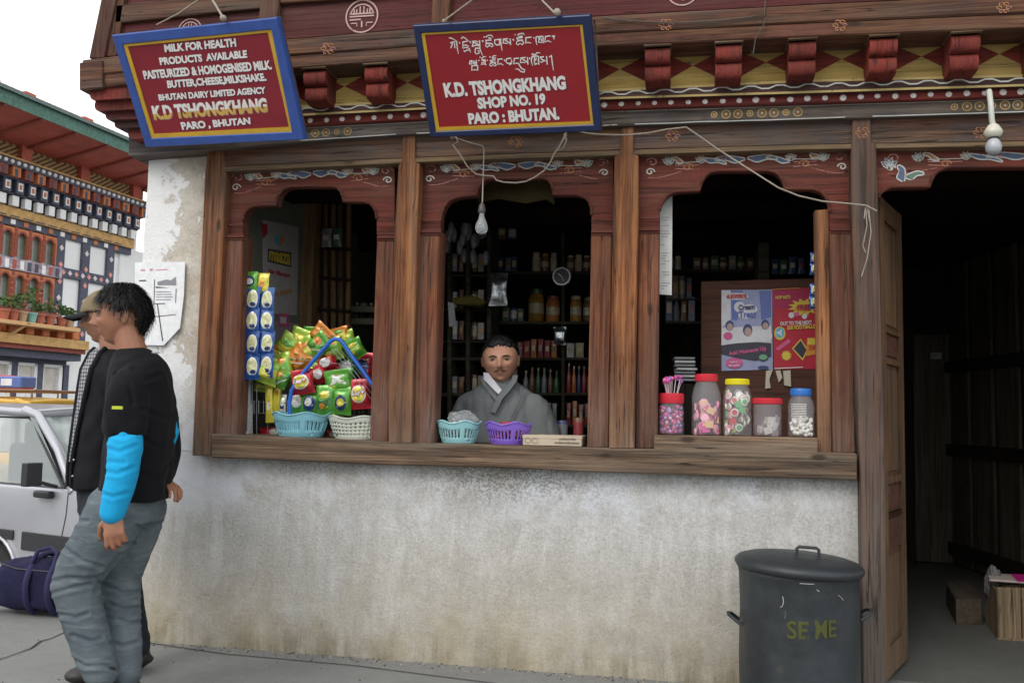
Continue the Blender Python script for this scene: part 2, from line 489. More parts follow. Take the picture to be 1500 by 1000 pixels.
def mk_conc(name, a, b, sc=1.0):
    k = NT(name, .85, .3)
    w = k.coord()
    n1 = k.noise(w, .9*sc, 6, .6); n2 = k.noise(w, 12*sc, 6, .7); n3 = k.noise(w, 160*sc, 3, .6)
    c = k.ramp(k.math('ADD', k.math('MULTIPLY', n1, .6), k.math('MULTIPLY', n2, .4)), [(.35, a), (.65, b)])
    c = k.mix(k.ramp(n3, [(.35, .5), (.55, 0.0)]), c, tuple(x*.6 for x in a))
    c = k.mix(k.ramp(k.noise(w, 2.6*sc, 5, .7), [(.62, 0.0), (.7, .35)]), c, tuple(x*.55 for x in a))
    k.col(c)
    k.bump(k.math('ADD', n3, n2), .35, .006)
    return k.m
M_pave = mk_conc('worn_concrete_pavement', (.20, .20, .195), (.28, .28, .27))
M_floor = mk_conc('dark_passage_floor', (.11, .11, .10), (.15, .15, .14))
M_road = mk_conc('dusty_asphalt', (.14, .135, .13), (.19, .185, .175), .6)
M_crack = plain('pavement_joint_dirt', (.035, .032, .03), .9)
# ---------------------------------------------------------------- ground
mb = MB()
mb.poly([(-5.2, -14, 0), (14, -14, 0), (14, .3, 0), (-5.2, .3, 0)])
mb.poly([(-5.2, .3, 0), (-2.86, .3, 0), (-2.86, 6, 0), (-5.2, 6, 0)])
mb.poly([(-5.2, -14, 0), (-5.2, -14, -.25), (-5.2, 6, -.25), (-5.2, 6, 0)])
tag(mb.build('pavement', M_pave), kind='structure')
mb = MB(); mb.poly([(-400, -300, -.2), (400, -300, -.2), (400, 400, -.2), (-400, 400, -.2)])
tag(mb.build('road', M_road), kind='structure')
def gz(px, py, h=.004):
    p = PZ(px, py); return Vector((p.x, p.y, h))
mb = MB()
ck = [(-30, 978), (0, 966), (22, 958), (45, 950), (60, 939), (75, 935), (95, 926), (130, 915)]
for a, b in zip(ck, ck[1:]): pass
mb.ribbon([gz(*p) for p in ck], [.004, .008, .006, .011, .014, .007, .009, .004], (0, 0, 1))
mb.ribbon([gz(*p) for p in [(205, 940), (330, 958), (520, 975), (700, 998), (900, 1020)]], .008, (0, 0, 1))
tag(mb.build('pavement_crack', M_crack), kind='structure')
# ---------------------------------------------------------------- the shop building
SHOP = empty('shop_building', (0, 0, 0), label='whitewashed two storey shop house with painted timber front and three arched serving windows', cat='building')
YP = 0.05   # plaster face
# tables of horizontal lines (px,py)
T_sillT = [(309, 635), (600, 648), (895, 656), (1225, 663), (1256, 664)]
T_sillB = [(309, 670), (344, 671), (540, 680), (740, 685), (840, 690), (1040, 697), (1256, 703)]
T_linB = [(300, 253), (335, 251), (600, 238.5), (740, 233), (840, 229.5), (1040, 223), (1180, 219), (1380, 216), (1500, 214)]
T_trimT = [(x, y-7) for x, y in T_linB]
T_wb = [(185, 229), (335, 218), (445, 207), (600, 197), (883, 185), (1160, 176), (1500, 165)]     # bottom white line
T_wt = [(185, 202), (335, 192), (445, 184), (600, 176), (883, 160), (1160, 152), (1500, 141)]     # top white line
T_rt = [(185, 188), (335, 177), (445, 169), (600, 161), (883, 145), (1160, 137), (1500, 126)]
T_vt = [(185, 176), (335, 164), (445, 155), (622, 147), (883, 132), (1180, 117.5), (1500, 110)]
T_bb = [(118, 131), (150, 128), (426, 100), (608, 87), (878, 68), (1180, 54), (1500, 41), (1900, 25)]
T_bt = [(118, 88), (150, 84), (418, 58), (604, 42), (878, 23.5), (1180, 7), (1500, -8), (1900, -26)]
def band3(tt, tb, x0, x1, Yf, Yb, mat, name, bev=.004):
    mb = MB(); fr(band(tt, tb, x0, x1), Yf, Yb, mb)
    return mb.build(name, mat, SHOP, bevel=bev)
# plaster front wall below the sill and left pier
def rough_grid(name, fn, nu, nv, mat, amp=.006, fr_=5.0):
    mb = MB(); v = []; f = []
    for j in range(nv+1):
        for i in range(nu+1):
            p = fn(i/nu, j/nv)
            n = noise.noise(p*fr_)*amp + noise.noise(p*fr_*3.7)*amp*.4
            v.append(p+Vector((0, -n, 0)))
    for j in range(nv):
        for i in range(nu):
            a = j*(nu+1)+i
            f.append((a, a+1, a+nu+2, a+nu+1))
    mb.add(v, f)
    return mb
XL = -2.86
zs = lambda X: 0
def below(u, v):
    px = lerp(270, 1262, u)
    top = PY(px, ipl(T_sillB, px)-6, YP); bot = Vector((top.x, 0, -.05))
    x = lerp(XL, PY(1264, 700, 0).x, u)
    t = (lerp(PY(270, 660, YP).z, PY(1262, 698, YP).z, u))
    return Vector((x, YP-.035*(1-v)**2, lerp(-.06, t, v)))
xw = PY(1264, 700, 0).x
mb = rough_grid('plaster_wall', below, 150, 40, M_plaster)
ztop = PY(190, 222, YP).z
zL = below(0, 1).z
mb2 = MB()
def pier(u, v):
    return Vector((lerp(XL+.02*v, PY(lerp(310, 318, v), 400, YP).x, u), YP, lerp(zL, ztop+.03, v)))
g = rough_grid('x', pier, 14, 50, M_plaster)
mb.add(g.v, g.f)
# side (left) face and reveal of wall
mb.poly([(XL, YP-.035, -.06), (XL, YP, zL), (XL+.02, YP, ztop+.03), (XL+.02, 7, ztop+.03), (XL, 7, -.06)])
mb.poly([(XL+.02, YP, ztop+.03), (xw, YP, ztop+.03), (xw, YP+.02, ztop+.03), (XL+.02, YP+.02, ztop+.03)])
# top ledge under sill and back face
mb.box((XL+.03, YP+.06, -.05), (xw-.01, YP+.3, zL-.02))
mb.box((XL+.03, YP+.06, zL-.02), (PY(300, 500, 0).x, YP+.3, ztop))
mb.build('plaster_wall', M_plaster, SHOP, smooth=50)
# sill beam
band3(T_sillT, T_sillB, 309, 1256, -.03, .30, M_sill, 'window_sill', .006)
# lintel plank and bands
band3(T_wb, T_trimT, 326, 1760, -.012, .2, M_lintel, 'lintel')
band3(T_trimT, T_linB, 326, 1760, -.022, .2, M_trim, 'lintel_trim', .002)
band3(T_wt, T_wb, 188, 1760, -.05, .2, M_bandg, 'painted_band')
band3(T_rt, T_wt, 196, 1760, -.085, .2, M_bandr, 'dotted_band')
band3(T_vt, T_rt, 190, 1760, -.115, .2, M_bandd, 'wave_band')
# thin paint lines and motifs on the bands
mb = MB()
N_ = (0, -1, 0)
def wob(tab, x0, x1, dy, Y, w, mi=0, step=14, amp=.8, seed=0):
    pts = []
    x = x0
    while x <= x1:
        pts.append(PY(x, ipl(tab, x)+dy+amp*noise.noise(Vector((x*.02, seed, 0))), Y)); x += step
    mb.ribbon(pts, w, N_, mi)
wob(T_wt, 440, 1760, 3.2, -.0525, .0085, 0, seed=1); wob(T_wb, 440, 585, -1.5, -.0525, .0045, 0, seed=2); wob(T_wb, 610, 905, -1.5, -.0525, .0045, 0, seed=2)
wob(T_wb, 930, 1250, -1.5, -.0525, .0045, 0, seed=2); wob(T_wb, 1278, 1760, -1.5, -.0525, .005, 0, seed=3)
mb.build('white_line', M_pw, SHOP)
mb = MB(); x = 190.0; pts = []; i = 0
while x < 1760:
    yc = lerp(ipl(T_vt, x), ipl(T_rt, x), .42)+ (2.0 if i % 4 in (1, 2) else -2.2)
    pts.append(PY(x, yc, -.1175)); x += 9+x*.0015; i += 1
mb.ribbon(pts, .007, N_, 0)
pts = [PY(x, lerp(ipl(T_vt, x), ipl(T_rt, x), .93), -.1175) for x in range(190, 1760, 30)]
mb.ribbon(pts, .010, N_, 1)
pts = [PY(x, lerp(ipl(T_vt, x), ipl(T_rt, x), .06), -.1175) for x in range(190, 1760, 30)]
mb.ribbon(pts, .012, N_, 1)
mb.build('wave_line', [M_pw, M_py], SHOP)
# white dots
x = 205.0
while x < 1745:
    mb = MB()
    c = PY(x, lerp(ipl(T_rt, x), ipl(T_wt, x), .56)+random.uniform(-.5, .5), -.087)
    r = random.uniform(.0125, .0158)
    mb.ell(c, (r, .004, r*random.uniform(.85, 1)), 10, 6)
    x += 22+x*.0028+random.uniform(-1, 1)
    mb.build('white_dot', M_nailw, SHOP)
# rosettes on the grey band
mb = MB()
def disc(mb, c, r, n=14, mi=0, squash=1.0):
    mb.poly([c+Vector((r*math.cos(2*math.pi*i/n), 0, r*squash*math.sin(2*math.pi*i/n))) for i in range(n)], mi)
def ring(mb, c, r, w, mi=0, n=18):
    mb.ribbon([c+Vector((r*math.cos(2*math.pi*i/n), 0, r*math.sin(2*math.pi*i/n))) for i in range(n)], w, N_, mi, closed=True)
for x0, n_ in ((446, 5), (1046, 8), (1398, 8), (700, 6)):
    mb = MB()
    for i in range(n_):
        px = x0+i*14.5*(1+.0002*x0)
        c = PY(px, lerp(ipl(T_wt, px), ipl(T_wb, px), .52), -.0525)
        r = .019*(1 if i % 3 else .7)
        ring(mb, c, r, .005, 0); ring(mb, c, r*.5, .004, 1); disc(mb, c+Vector((0, -.001, 0)), r*.25, mi=2)
    mb.build('rosette_chain', [M_py, M_po, M_pw], SHOP)
# frieze board with yellow and red triangles
YF = -.10
band3(T_bb, T_vt, 190, 1760, YF, .2, M_frred, 'frieze_board', .002)
hub = [176, 249, 331, 412, 505, 597, 697, 800, 908, 1015, 1122, 1233, 1350, 1464, 1585, 1708]
mb = MB(); mr = MB()
def fy(x, t):  # t 0 top .. 1 bottom of the painted zone
    top = ipl(T_bb, x)+13; bot = ipl(T_vt, x)-1
    return lerp(top, bot, t)
for i in range(1, len(hub)-1):
    c = hub[i]; l = (hub[i-1]+c)/2; r = (hub[i+1]+c)/2
    mb.poly([PY(l+6, fy(l, 0), YF-.003), PY(r-6, fy(r, 0), YF-.003), PY(c, fy(c, .44), YF-.003)])
    mb.poly([PY(l, fy(l, 1), YF-.003), PY(r, fy(r, 1), YF-.003), PY(c, fy(c, .44), YF-.003)])
mb.build('yellow_triangle', M_cream, SHOP)
# joist ends, double rolls
jx = [212, 290, 370, 461, 551, 648, 748, 853, 963.5, 1067.5, 1175.5, 1294.5, 1414.5, 1535, 1660]
def joist(px):
    w = .057
    c = PY(px, ipl(T_bb, px)+1, -.245)
    x0, x1 = c.x-w, c.x+w; zt = c.z
    prof = [(-.10, zt+.004), (-.24, zt+.004), (-.243, zt-.012)]
    for a in range(0, 181, 20):
        prof.append((-.225-.022*math.sin(rad(a)), zt-.012-.036+.036*math.cos(rad(a))))
    for a in range(0, 181, 20):
        prof.append((-.200-.022*math.sin(rad(a)), zt-.087-.036+.036*math.cos(rad(a))))
    prof += [(-.17, zt-.162), (-.10, zt-.162)]
    m = MB(); m.prism([Vector((x0, y, z)) for y, z in prof], (x1-x0, 0, 0))
    o = m.build('joist_end', M_joist, SHOP, smooth=40)
    m = MB(); m.box((x0-.006, -.262, zt-.012), (x1+.006, -.11, zt-.0005))
    m.build('joist_cap', M_trim, o, bevel=.002)
for x in jx: joist(x)
# big upper beam in two planks
T_bm = [(a[0], lerp(a[1], ipl(T_bb, a[0]), .55)) for a in T_bt]
band3(T_bt, T_bm, 120, 1900, -.275, 3.0, M_beam, 'upper_beam', .006)
T_bm2 = [(x, y+.8) for x, y in T_bm]
band3(T_bm2, T_bb, 122, 1900, -.268, 3.0, M_beam, 'upper_beam', .006)
# upper storey: posts, rail, red panels
def qd(pts, Yf, Yb, mat, name, bev=.004):
    mb = MB(); fr(pts, Yf, Yb, mb); return mb.build(name, mat, SHOP, bevel=bev)
qd([(152, -60), (1900, -80), (1900, -26), (1500, -8), (1180, 7), (878, 23.5), (604, 42), (418, 58), (150, 84)], -.225, .1, M_oxr, 'red_panel', .002)
ML = wood('upper_post_wood', OLD, 'z', paint=(.13, .04, .035), paint_amt=.45, grey=(.16, .13, .11))
def upost(x0t, x1t, x0b, x1b, yb, Y=-.262):
    qd([(x0t, -60), (x1t, -60), (x1b, yb), (x0b, yb)], Y, -.2, ML, 'upper_post')
upost(160, 182, 130, 152, ipl(T_bt, 140)); upost(176, 190, 156, 170, ipl(T_bt, 163), -.25)
upost(388, 414, 375, 402, ipl(T_bt, 390)); upost(636, 662, 631, 656, ipl(T_bt, 643)); upost(1322, 1352, 1324, 1354, ipl(T_bt, 1338))
qd([(170, 8), (300, -8), (385, -14), (385, 12), (300, 20), (168, 34)], -.25, -.2, M_beam, 'upper_rail')
qd([(410, -4), (634, -22), (634, -12), (410, 5)], -.25, -.2, M_beam, 'upper_rail')
qd([(658, -22), (1324, -40), (1324, -32), (658, -12)], -.25, -.2, M_beam, 'upper_rail')
# body of the upper storey above the picture, and roof
mb = MB()
zt = PY(152, -60, -.225).z
xl = PY(130, 85, -.262).x
mb.box((xl+.02, -.22, zt-.01), (9, 6.9, 5.3)); mb.box((xl+.02, -.1, 2.9), (9, 6.9, zt))
mb.build('upper_wall', M_oxr, SHOP)
mb = MB()
mb.prism([Vector((xl-1.0, -1.0, 5.3)), Vector((xl-1.0, 8, 5.3)), Vector((xl-1.0, 3.2, 6.6))], (13, 0, 0))
mb.build('roof', M_iron, SHOP)
# corbelled overhang on the left side wall: stacked mouldings
cor = [(-3.02, 0)]
def corb(px0, py0, py1, name, mat, Yf=-.24):
    a = PY(px0, py0, Yf); b = PY(px0, py1, Yf)
    x1 = PY(260, 150, Yf).x; r = (a.z-b.z)/2
    pts = [Vector((x1, Yf, a.z))]
    for t in range(0, 181, 20):
        pts.append(Vector((a.x+r*.8-r*.8*math.sin(rad(t)), Yf, (a.z+b.z)/2+r*math.cos(rad(t)))))
    pts.append(Vector((x1, Yf, b.z)))
    m = MB(); m.prism(pts, (0, 3.2, 0)); m.build(name, mat, SHOP, smooth=40)
corb(132, 128, 147, 'corbel', M_joist, -.25)
corb(139, 145, 163, 'corbel', M_joist, -.22)
corb(155, 161, 176, 'corbel', M_oxr, -.19)
corb(168, 174, 188, 'corbel', M_bandd, -.16)
corb(188, 186, 204, 'corbel', M_bandr, -.13)
qd([(116, 92), (150, 88), (150, 128), (116, 132)], -.285, -.16, M_beam, 'beam_end')
# medallions on the red panels
def medallion(cx, cy, r, Y, name):
    mb = MB(); c = PY(cx, cy, Y); R = (PY(cx+r, cy, Y)-c).length
    P = lambda x, z: c+Vector((x*R, 0, z*R))
    ring(mb, c, R, R*.09, 0, 36)
    mb.ribbon([P(.74*math.cos(rad(a)), .74*math.sin(rad(a))) for a in range(12, 169, 12)], R*.08, N_)
    for z in (.16, -.0, -.2):
        mb.ribbon([P(-.78, z), P(.78 if z > -.1 else -.05, z)], R*.09, N_)
    for x in (-.12, .12, -.34, .34, -.5, .5):
        mb.ribbon([P(x, .2), P(x*1.0, .62 if abs(x) < .2 else .45)], R*.08, N_)
    mb.ribbon([P(-.7, -.42), P(-.3, -.42), P(-.3, -.62)], R*.07, N_); mb.ribbon([P(.7, -.42), P(.3, -.42), P(.3, -.62)], R*.07, N_)
    mb.ribbon([P(0, -.3), P(.02, -.7)], R*.1, N_)
    mb.build(name, M_medal, SHOP)
M_medal = worn('worn_pink_white_paint', (.55, .36, .33), .72)
medallion(530, 24, 23, -.2285, 'medallion'); medallion(278, 46, 17, -.2285, 'medallion')
medallion(1000, -14, 23, -.2285, 'medallion')
# ---------------------------------------------------------------- window bays
W1 = [(341, 636), (349, 560), (353, 450), (355, 350), (355.5, 322), (357, 314), (361, 308), (366, 304), (373, 301.5), (385, 300.5), (404, 300), (405.5, 292), (409, 284), (415, 277), (422, 274), (430, 273), (487, 273), (494, 275), (499, 280), (502, 287), (503, 295), (533, 295.5), (541, 297.5), (547, 303), (551, 311), (552, 320), (552, 345), (550, 400), (546, 520), (541, 645)]
W2 = [(635, 650), (639, 600), (643, 518), (645, 400), (645.5, 322), (647, 312), (651, 302), (658, 294), (667, 289.5), (678, 287.5), (698, 286), (699, 279), (703, 270), (709, 264.5), (717, 262), (795, 260.5), (803, 263), (808, 270), (810.5, 285), (845, 285), (855, 288), (862, 294), (866, 303), (866.5, 315), (865.5, 400), (863, 520), (860, 657)]
W3 = [(962, 658), (964, 520), (966, 400), (966.5, 307), (970, 297), (976, 288), (984, 282.5), (995, 280.5), (1025, 279), (1026.5, 270), (1032, 259), (1040, 252), (1050, 250), (1124, 249.5), (1135, 252), (1143, 258), (1147.5, 267), (1149, 276.5), (1190, 277), (1201, 280), (1209, 287), (1214, 297), (1215.5, 310), (1217, 450), (1219, 664)]
WD = [(1299, 1010), (1296, 700), (1290, 450), (1286.5, 330), (1286, 290), (1289, 284), (1295, 279), (1303, 275.5), (1315, 274), (1362, 273.5), (1363.5, 266), (1368, 257), (1375, 250), (1384, 246), (1396, 244.5), (1640, 243), (1655, 247), (1666, 256), (1670, 270), (1712, 270), (1726, 276), (1734, 290), (1736, 330), (1742, 1060)]
def panel_ring(outer, opening, Yf, Yb, mat, name, bev=0):
    """opening: path from bottom-left up over to bottom-right; outer: matching U above it (BL, TL..., TR, BR)"""
    poly = list(outer)+list(reversed(opening))
    mb = MB(); fr(poly, Yf, Yb, mb)
    return mb.build(name, mat, SHOP, bevel=bev)
def arch_panel(opening, ytop, xl, xr, ycut):
    # header part of the opening only (above ycut); side pieces are pilasters
    path = [p for p in opening if p[1] < ycut]
    l, r = path[0], path[-1]
    outer = [(r[0], ycut), (xr(ycut), ycut), (xr(ytop(xr(ycut))), ytop(xr(ycut))-2)]
    n = 8
    xs0, xs1 = xl(ycut), xr(ycut)
    top = [(lerp(xs1, xs0, i/n), ytop(lerp(xs1, xs0, i/n))-2) for i in range(n+1)]
    poly = [(l[0], ycut)]+path+[(r[0], ycut), (xs1, ycut)]+top+[(xs0, ycut)]
    return poly
lin = lambda x: ipl(T_linB, x)
segs = [
 (W1, lambda y: ipl([(251, 331), (340, 328), (640, 311)], y), lambda y: ipl([(251, 582), (340, 578), (640, 568)], y), 344),
 (W2, lambda y: ipl([(240, 615), (340, 611), (650, 604)], y), lambda y: ipl([(230, 899), (340, 898), (655, 892)], y), 337),
 (W3, lambda y: ipl([(230, 935), (340, 934), (655, 929)], y), lambda y: ipl([(230, 1248), (340, 1249), (660, 1255)], y), 334),
 (WD, lambda y: 1283, lambda y: 1740, 292)]
for op, xl_, xr_, yc in segs:
    poly = arch_panel(op, lin, xl_, xr_, yc)
    mb = MB(); fr(poly, .035, .10, mb)
    ap = mb.build('arch_panel', M_redh, SHOP, bevel=.0)
    # raised moulding following the cut edge
    path = [p for p in op if p[1] < yc-1]
    mb = MB(); pts = [PY(a, b, .033) for a, b in path]
    cen = PY((path[0][0]+path[-1][0])/2, 420, .033)
    v = []
    mb.tube([p for p in pts], .008, 6)
    mb.build('arch_moulding', M_redh, ap, smooth=60)
def pil(pts, name='pilaster', Yf=.02, Yb=.14, mat=None):
    return qd(pts, Yf, Yb, mat or M_redv, name, .006)
def pilset(xl0, xl1, yt, xb0, xb1, yb):
    o = pil([(xl0, yt), (xl1, yt), (xb1, yb), (xb0, yb)])
    # capital: two mouldings
    mb = MB()
    for dy, h, pr in ((0, 4, .012), (5, 2.5, .006), (-16, 2.5, .006)):
        fr([(xl0, yt+dy), (xl1+1.0, yt+dy), (xl1+1.0, yt+dy+h), (xl0, yt+dy+h)], .02-pr, .02, mb)
    mb.build('capital_moulding', M_redh, o, bevel=.002)
pilset(329, 356, 344, 310, 346, 638); pilset(552, 578, 345, 541, 568, 647)
pilset(611, 645, 337, 604, 635, 650); pilset(866, 897, 337, 860, 891, 656)
pilset(935, 966, 334, 930, 963, 657); pilset(1216, 1249, 334, 1221, 1254, 664)
qd([(1193, 308), (1214, 306), (1219, 664), (1198, 664)], .06, .10, M_postv, 'inner_plank')
qd([(958, 637), (1198, 641), (1198, 665), (958, 660)], -.012, .2, M_sill, 'inner_sill')
# main posts
def post(L, Rr, mat=M_postv, Yf=-.005, Yb=.2, name='post'):
    return qd(L+Rr[::-1], Yf, Yb, mat, name, .005)
post([(304, 211), (300, 255), (296, 340), (284, 600), (281, 667)], [(328, 215), (331, 255), (327, 340), (312, 600), (309, 667)], Yf=-.02)
post([(589.5, 196), (588, 239), (583.5, 240), (578, 330), (568.5, 560), (569, 649)], [(607.5, 195), (608, 238), (615, 239), (612, 330), (604.5, 560), (603, 649)], Yf=-.03)
post([(909, 186), (908, 226), (900, 228), (898, 330), (893, 560), (892, 657)], [(928.5, 185), (928, 226), (935, 227), (935, 330), (930.5, 560), (929, 657)], Yf=-.03)
post([(1249, 174), (1247.5, 210), (1247, 300), (1251, 400), (1255, 600), (1261, 700), (1264, 1005)], [(1275, 173), (1277, 209), (1283.5, 210), (1289, 400), (1295.5, 600), (1297, 700), (1298, 1010)], M_postdoor, -.03, .16)
post([(1738, 160), (1742, 1060)], [(1775, 160), (1782, 1060)], M_postdoor, -.03, .16)
# wall right of the door
mb = MB(); x0 = PY(1770, 600, 0).x
mb.box((x0, YP, -.05), (9, .35, 2.9)); mb.build('plaster_wall', M_plaster, SHOP)
# small grey inner jamb of window 1
qd([(346, 400), (360, 380), (360, 640), (338, 640)], .12, .2, M_plaster, 'plaster_jamb')

# grit and small litter at the foot of the wall
rg = random.Random(77); mb = MB()
def peb(x, y, r, mi):
    M = Matrix.Rotation(rg.uniform(0, 3), 3, 'Z'); mb.ell((x, y, r*.35), (r, r*rg.uniform(.6, 1), r*.5), 6, 4, mi, M)
for i in range(700):
    peb(rg.uniform(-2.85, .8), .03-abs(rg.gauss(0, .05))-.01, rg.uniform(.002, .007), rg.randrange(3))
for i in range(900):
    peb(rg.uniform(-5.1, 3.2), rg.uniform(-2.6, 2.2) if rg.random() < .5 else rg.uniform(-1.2, 0), rg.uniform(.0015, .0055), rg.randrange(3))
bad = []
tag(mb.build('gravel', [plain('grit_grey', (.26, .25, .23), .9), plain('grit_dark', (.09, .085, .08), .9), plain('grit_buff', (.38, .33, .26), .9)]), kind='stuff', label='loose grit scattered over the pavement and along the wall foot', cat='gravel')
# ---------------------------------------------------------------- interior of the shop and the passage
XR = 0.84     # partition between the shop and the passage
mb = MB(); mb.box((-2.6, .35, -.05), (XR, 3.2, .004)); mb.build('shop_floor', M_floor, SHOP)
mb = MB(); mb.box((-2.62, .15, 2.56), (6.0, 7.0, 2.66)); mb.build('ceiling', M_ceil_shade, SHOP)
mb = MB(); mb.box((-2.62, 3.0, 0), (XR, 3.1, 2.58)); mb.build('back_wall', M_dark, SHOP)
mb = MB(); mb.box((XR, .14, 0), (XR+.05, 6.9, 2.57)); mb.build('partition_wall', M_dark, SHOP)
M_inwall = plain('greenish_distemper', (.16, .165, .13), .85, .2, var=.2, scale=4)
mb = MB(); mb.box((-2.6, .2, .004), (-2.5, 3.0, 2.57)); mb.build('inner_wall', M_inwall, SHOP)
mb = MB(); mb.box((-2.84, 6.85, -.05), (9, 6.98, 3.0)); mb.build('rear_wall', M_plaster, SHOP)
# angled inner board that carries the drink banner
LA = PY(350, 500, .28); LB = PY(441, 500, .98)
def on_left(px, py):
    n = Vector((-(LB-LA).y, (LB-LA).x, 0)).normalized()
    return PP(px, py, LA, n)
nl = Vector(((LB-LA).y, -(LB-LA).x, 0)).normalized()
mb = MB(); mb.prism([Vector((LA.x, LA.y, .02)), Vector((LB.x, LB.y, .02)), Vector((LB.x, LB.y, 2.55)), Vector((LA.x, LA.y, 2.55))], -nl*.03)
mb.build('inner_wall', M_inwall, SHOP)
mb = MB(); p = PY(449, 500, 1.0); mb.box((p.x-.045, .95, .02), (p.x+.045, 1.05, 2.55)); mb.build('pine_post', M_pine, SHOP, bevel=.004)
# ceiling beams
for y in (.7, 1.5, 2.3):
    mb = MB(); mb.box((-2.5, y, 2.45), (XR, y+.1, 2.558)); mb.build('ceiling_beam', M_ceil_shade, SHOP)
# curtain-like cloth under the middle arch head
mb = MB(); fr([(700, 262), (810, 262), (812, 300), (800, 292), (770, 298), (730, 291), (699, 297)], .16, .17, mb)
mb.build('rolled_shutter_cloth', plain('faded_yellow_cloth', (.035, .026, .009), .9, .1, var=.4, scale=5), SHOP)
# passage: plank walls, back wall, rails
p0 = PZ(1403, 828); xw2 = max(PZ(1500, 905).x, p0.x)
xr_ = PZ(1403, 828).x+.12; yr_ = PZ(1403, 828).y
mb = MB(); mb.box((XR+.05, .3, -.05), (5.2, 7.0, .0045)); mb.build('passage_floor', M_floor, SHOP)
A = PZ(1402, 828); Bp = PZ(1560, 885)
dirp = (Bp-A); dirp.z = 0; dirp.normalize(); npz = Vector((dirp.y, -dirp.x, 0))
L = (Bp-A).length*1.6
def wallp(s, z, o=0.0): return Vector((A.x, A.y, 0))+dirp*s+Vector((0, 0, z))+npz*o
mb = MB()
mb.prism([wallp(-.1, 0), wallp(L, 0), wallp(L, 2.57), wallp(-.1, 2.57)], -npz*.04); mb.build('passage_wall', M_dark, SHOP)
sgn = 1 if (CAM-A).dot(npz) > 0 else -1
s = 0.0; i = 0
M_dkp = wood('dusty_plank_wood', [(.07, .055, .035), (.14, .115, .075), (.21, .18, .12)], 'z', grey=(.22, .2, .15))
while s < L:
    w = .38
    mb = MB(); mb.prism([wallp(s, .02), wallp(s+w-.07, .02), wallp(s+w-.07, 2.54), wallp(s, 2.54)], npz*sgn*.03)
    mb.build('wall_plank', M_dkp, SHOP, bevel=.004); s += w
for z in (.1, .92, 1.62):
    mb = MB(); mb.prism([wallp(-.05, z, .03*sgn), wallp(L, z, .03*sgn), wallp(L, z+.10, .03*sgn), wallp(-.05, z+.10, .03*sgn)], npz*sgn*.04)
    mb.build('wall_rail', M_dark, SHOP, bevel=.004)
mb = MB(); mb.box((XR, A.y+.05, 0), (A.x+.4, A.y+.12, 2.57)); mb.build('back_wall', M_dark, SHOP)
q1 = PY(1335, 490, A.y+.04); q2 = PY(1396, 790, A.y+.04)
mb = MB(); mb.box((q1.x, A.y+.0, .02), (q2.x, A.y+.048, q1.z)); bd = mb.build('inner_door', M_dkp, SHOP, bevel=.005)
c = PY(1371, 521, A.y-.004); mb = MB(); mb.box((c.x-.045, A.y-.012, c.z-.03), (c.x+.045, A.y-.002, c.z+.03)); mb.build('door_plate', plain('dull_number_plate', (.35, .35, .33), .5), bd, bevel=.002)
# door leaf, hinged on the post and standing open inwards
H = PZ(1300, 1008); H = Vector((PY(1297, 900, .16).x+.005, .17, 0))
E_ = Vector((PY(1329.5, 900, .60).x, .60, 0)); dv = (E_-H); lw = dv.length; dv.normalize()
dn = Vector((dv.y, -dv.x, 0)); dn = dn if dn.dot(CAM-H) > 0 else -dn
zt = 2.26
def dp(u, z, o=0): return H+dv*(u*lw)+Vector((0, 0, z))+dn*o
def dslab(u0, u1, z0, z1, o0, o1, name, mat, par, bev=.003):
    mb = MB(); mb.prism([dp(u0, z0, o0), dp(u1, z0, o0), dp(u1, z1, o0), dp(u0, z1, o0)], dn*(o1-o0)); return mb.build(name, mat, par, bevel=bev)
leaf = dslab(0, 1, .03, zt, -.045, -.018, 'door', M_door, SHOP)
for u0, u1 in ((0, .17), (.83, 1)): dslab(u0, u1, .03, zt, -.018, .0, 'door_stile', M_door, leaf)
for z0, z1, m in ((.03, .16, M_door), (.74, .77, M_doorp), (.60, .77, M_doorp), (.905, .94, M_door), (1.47, 1.50, M_door), (1.62, 1.64, M_door), (2.16, zt, M_door)):
    dslab(.171, .829, z0, z1, -.018, -.002, 'door_rail', m, leaf)
for z0, z1, m in ((.19, .57, M_door), (.78, .895, M_doorp), (.96, 1.45, M_door), (1.51, 1.61, M_doorp), (1.66, 2.14, M_door)):
    dslab(.24, .76, z0, z1, -.018, -.009, 'door_panel', m, leaf, .006)
mb = MB()
ha = PY(1329, 623, .6).z; hb = PY(1329, 645, .6).z
pts = [dp(1, ha, -.03)] + [dp(1, lerp(ha, hb, t), -.03)+dv*(.045+.012*math.sin(math.pi*t)) for t in (0, .1, .3, .5, .7, .9, 1)] + [dp(1, hb, -.03)]
mb.tube(pts, .0055, 8)
for z in (ha, hb): mb.lathe([(.012, -.004), (.012, .004)], dp(1.01, z, -.03), 12, M=Matrix.Rotation(rad(90), 4, 'Y'))
mb.build('door_handle', plain('white_enamel_handle', (.7, .7, .68), .35), leaf, smooth=40)
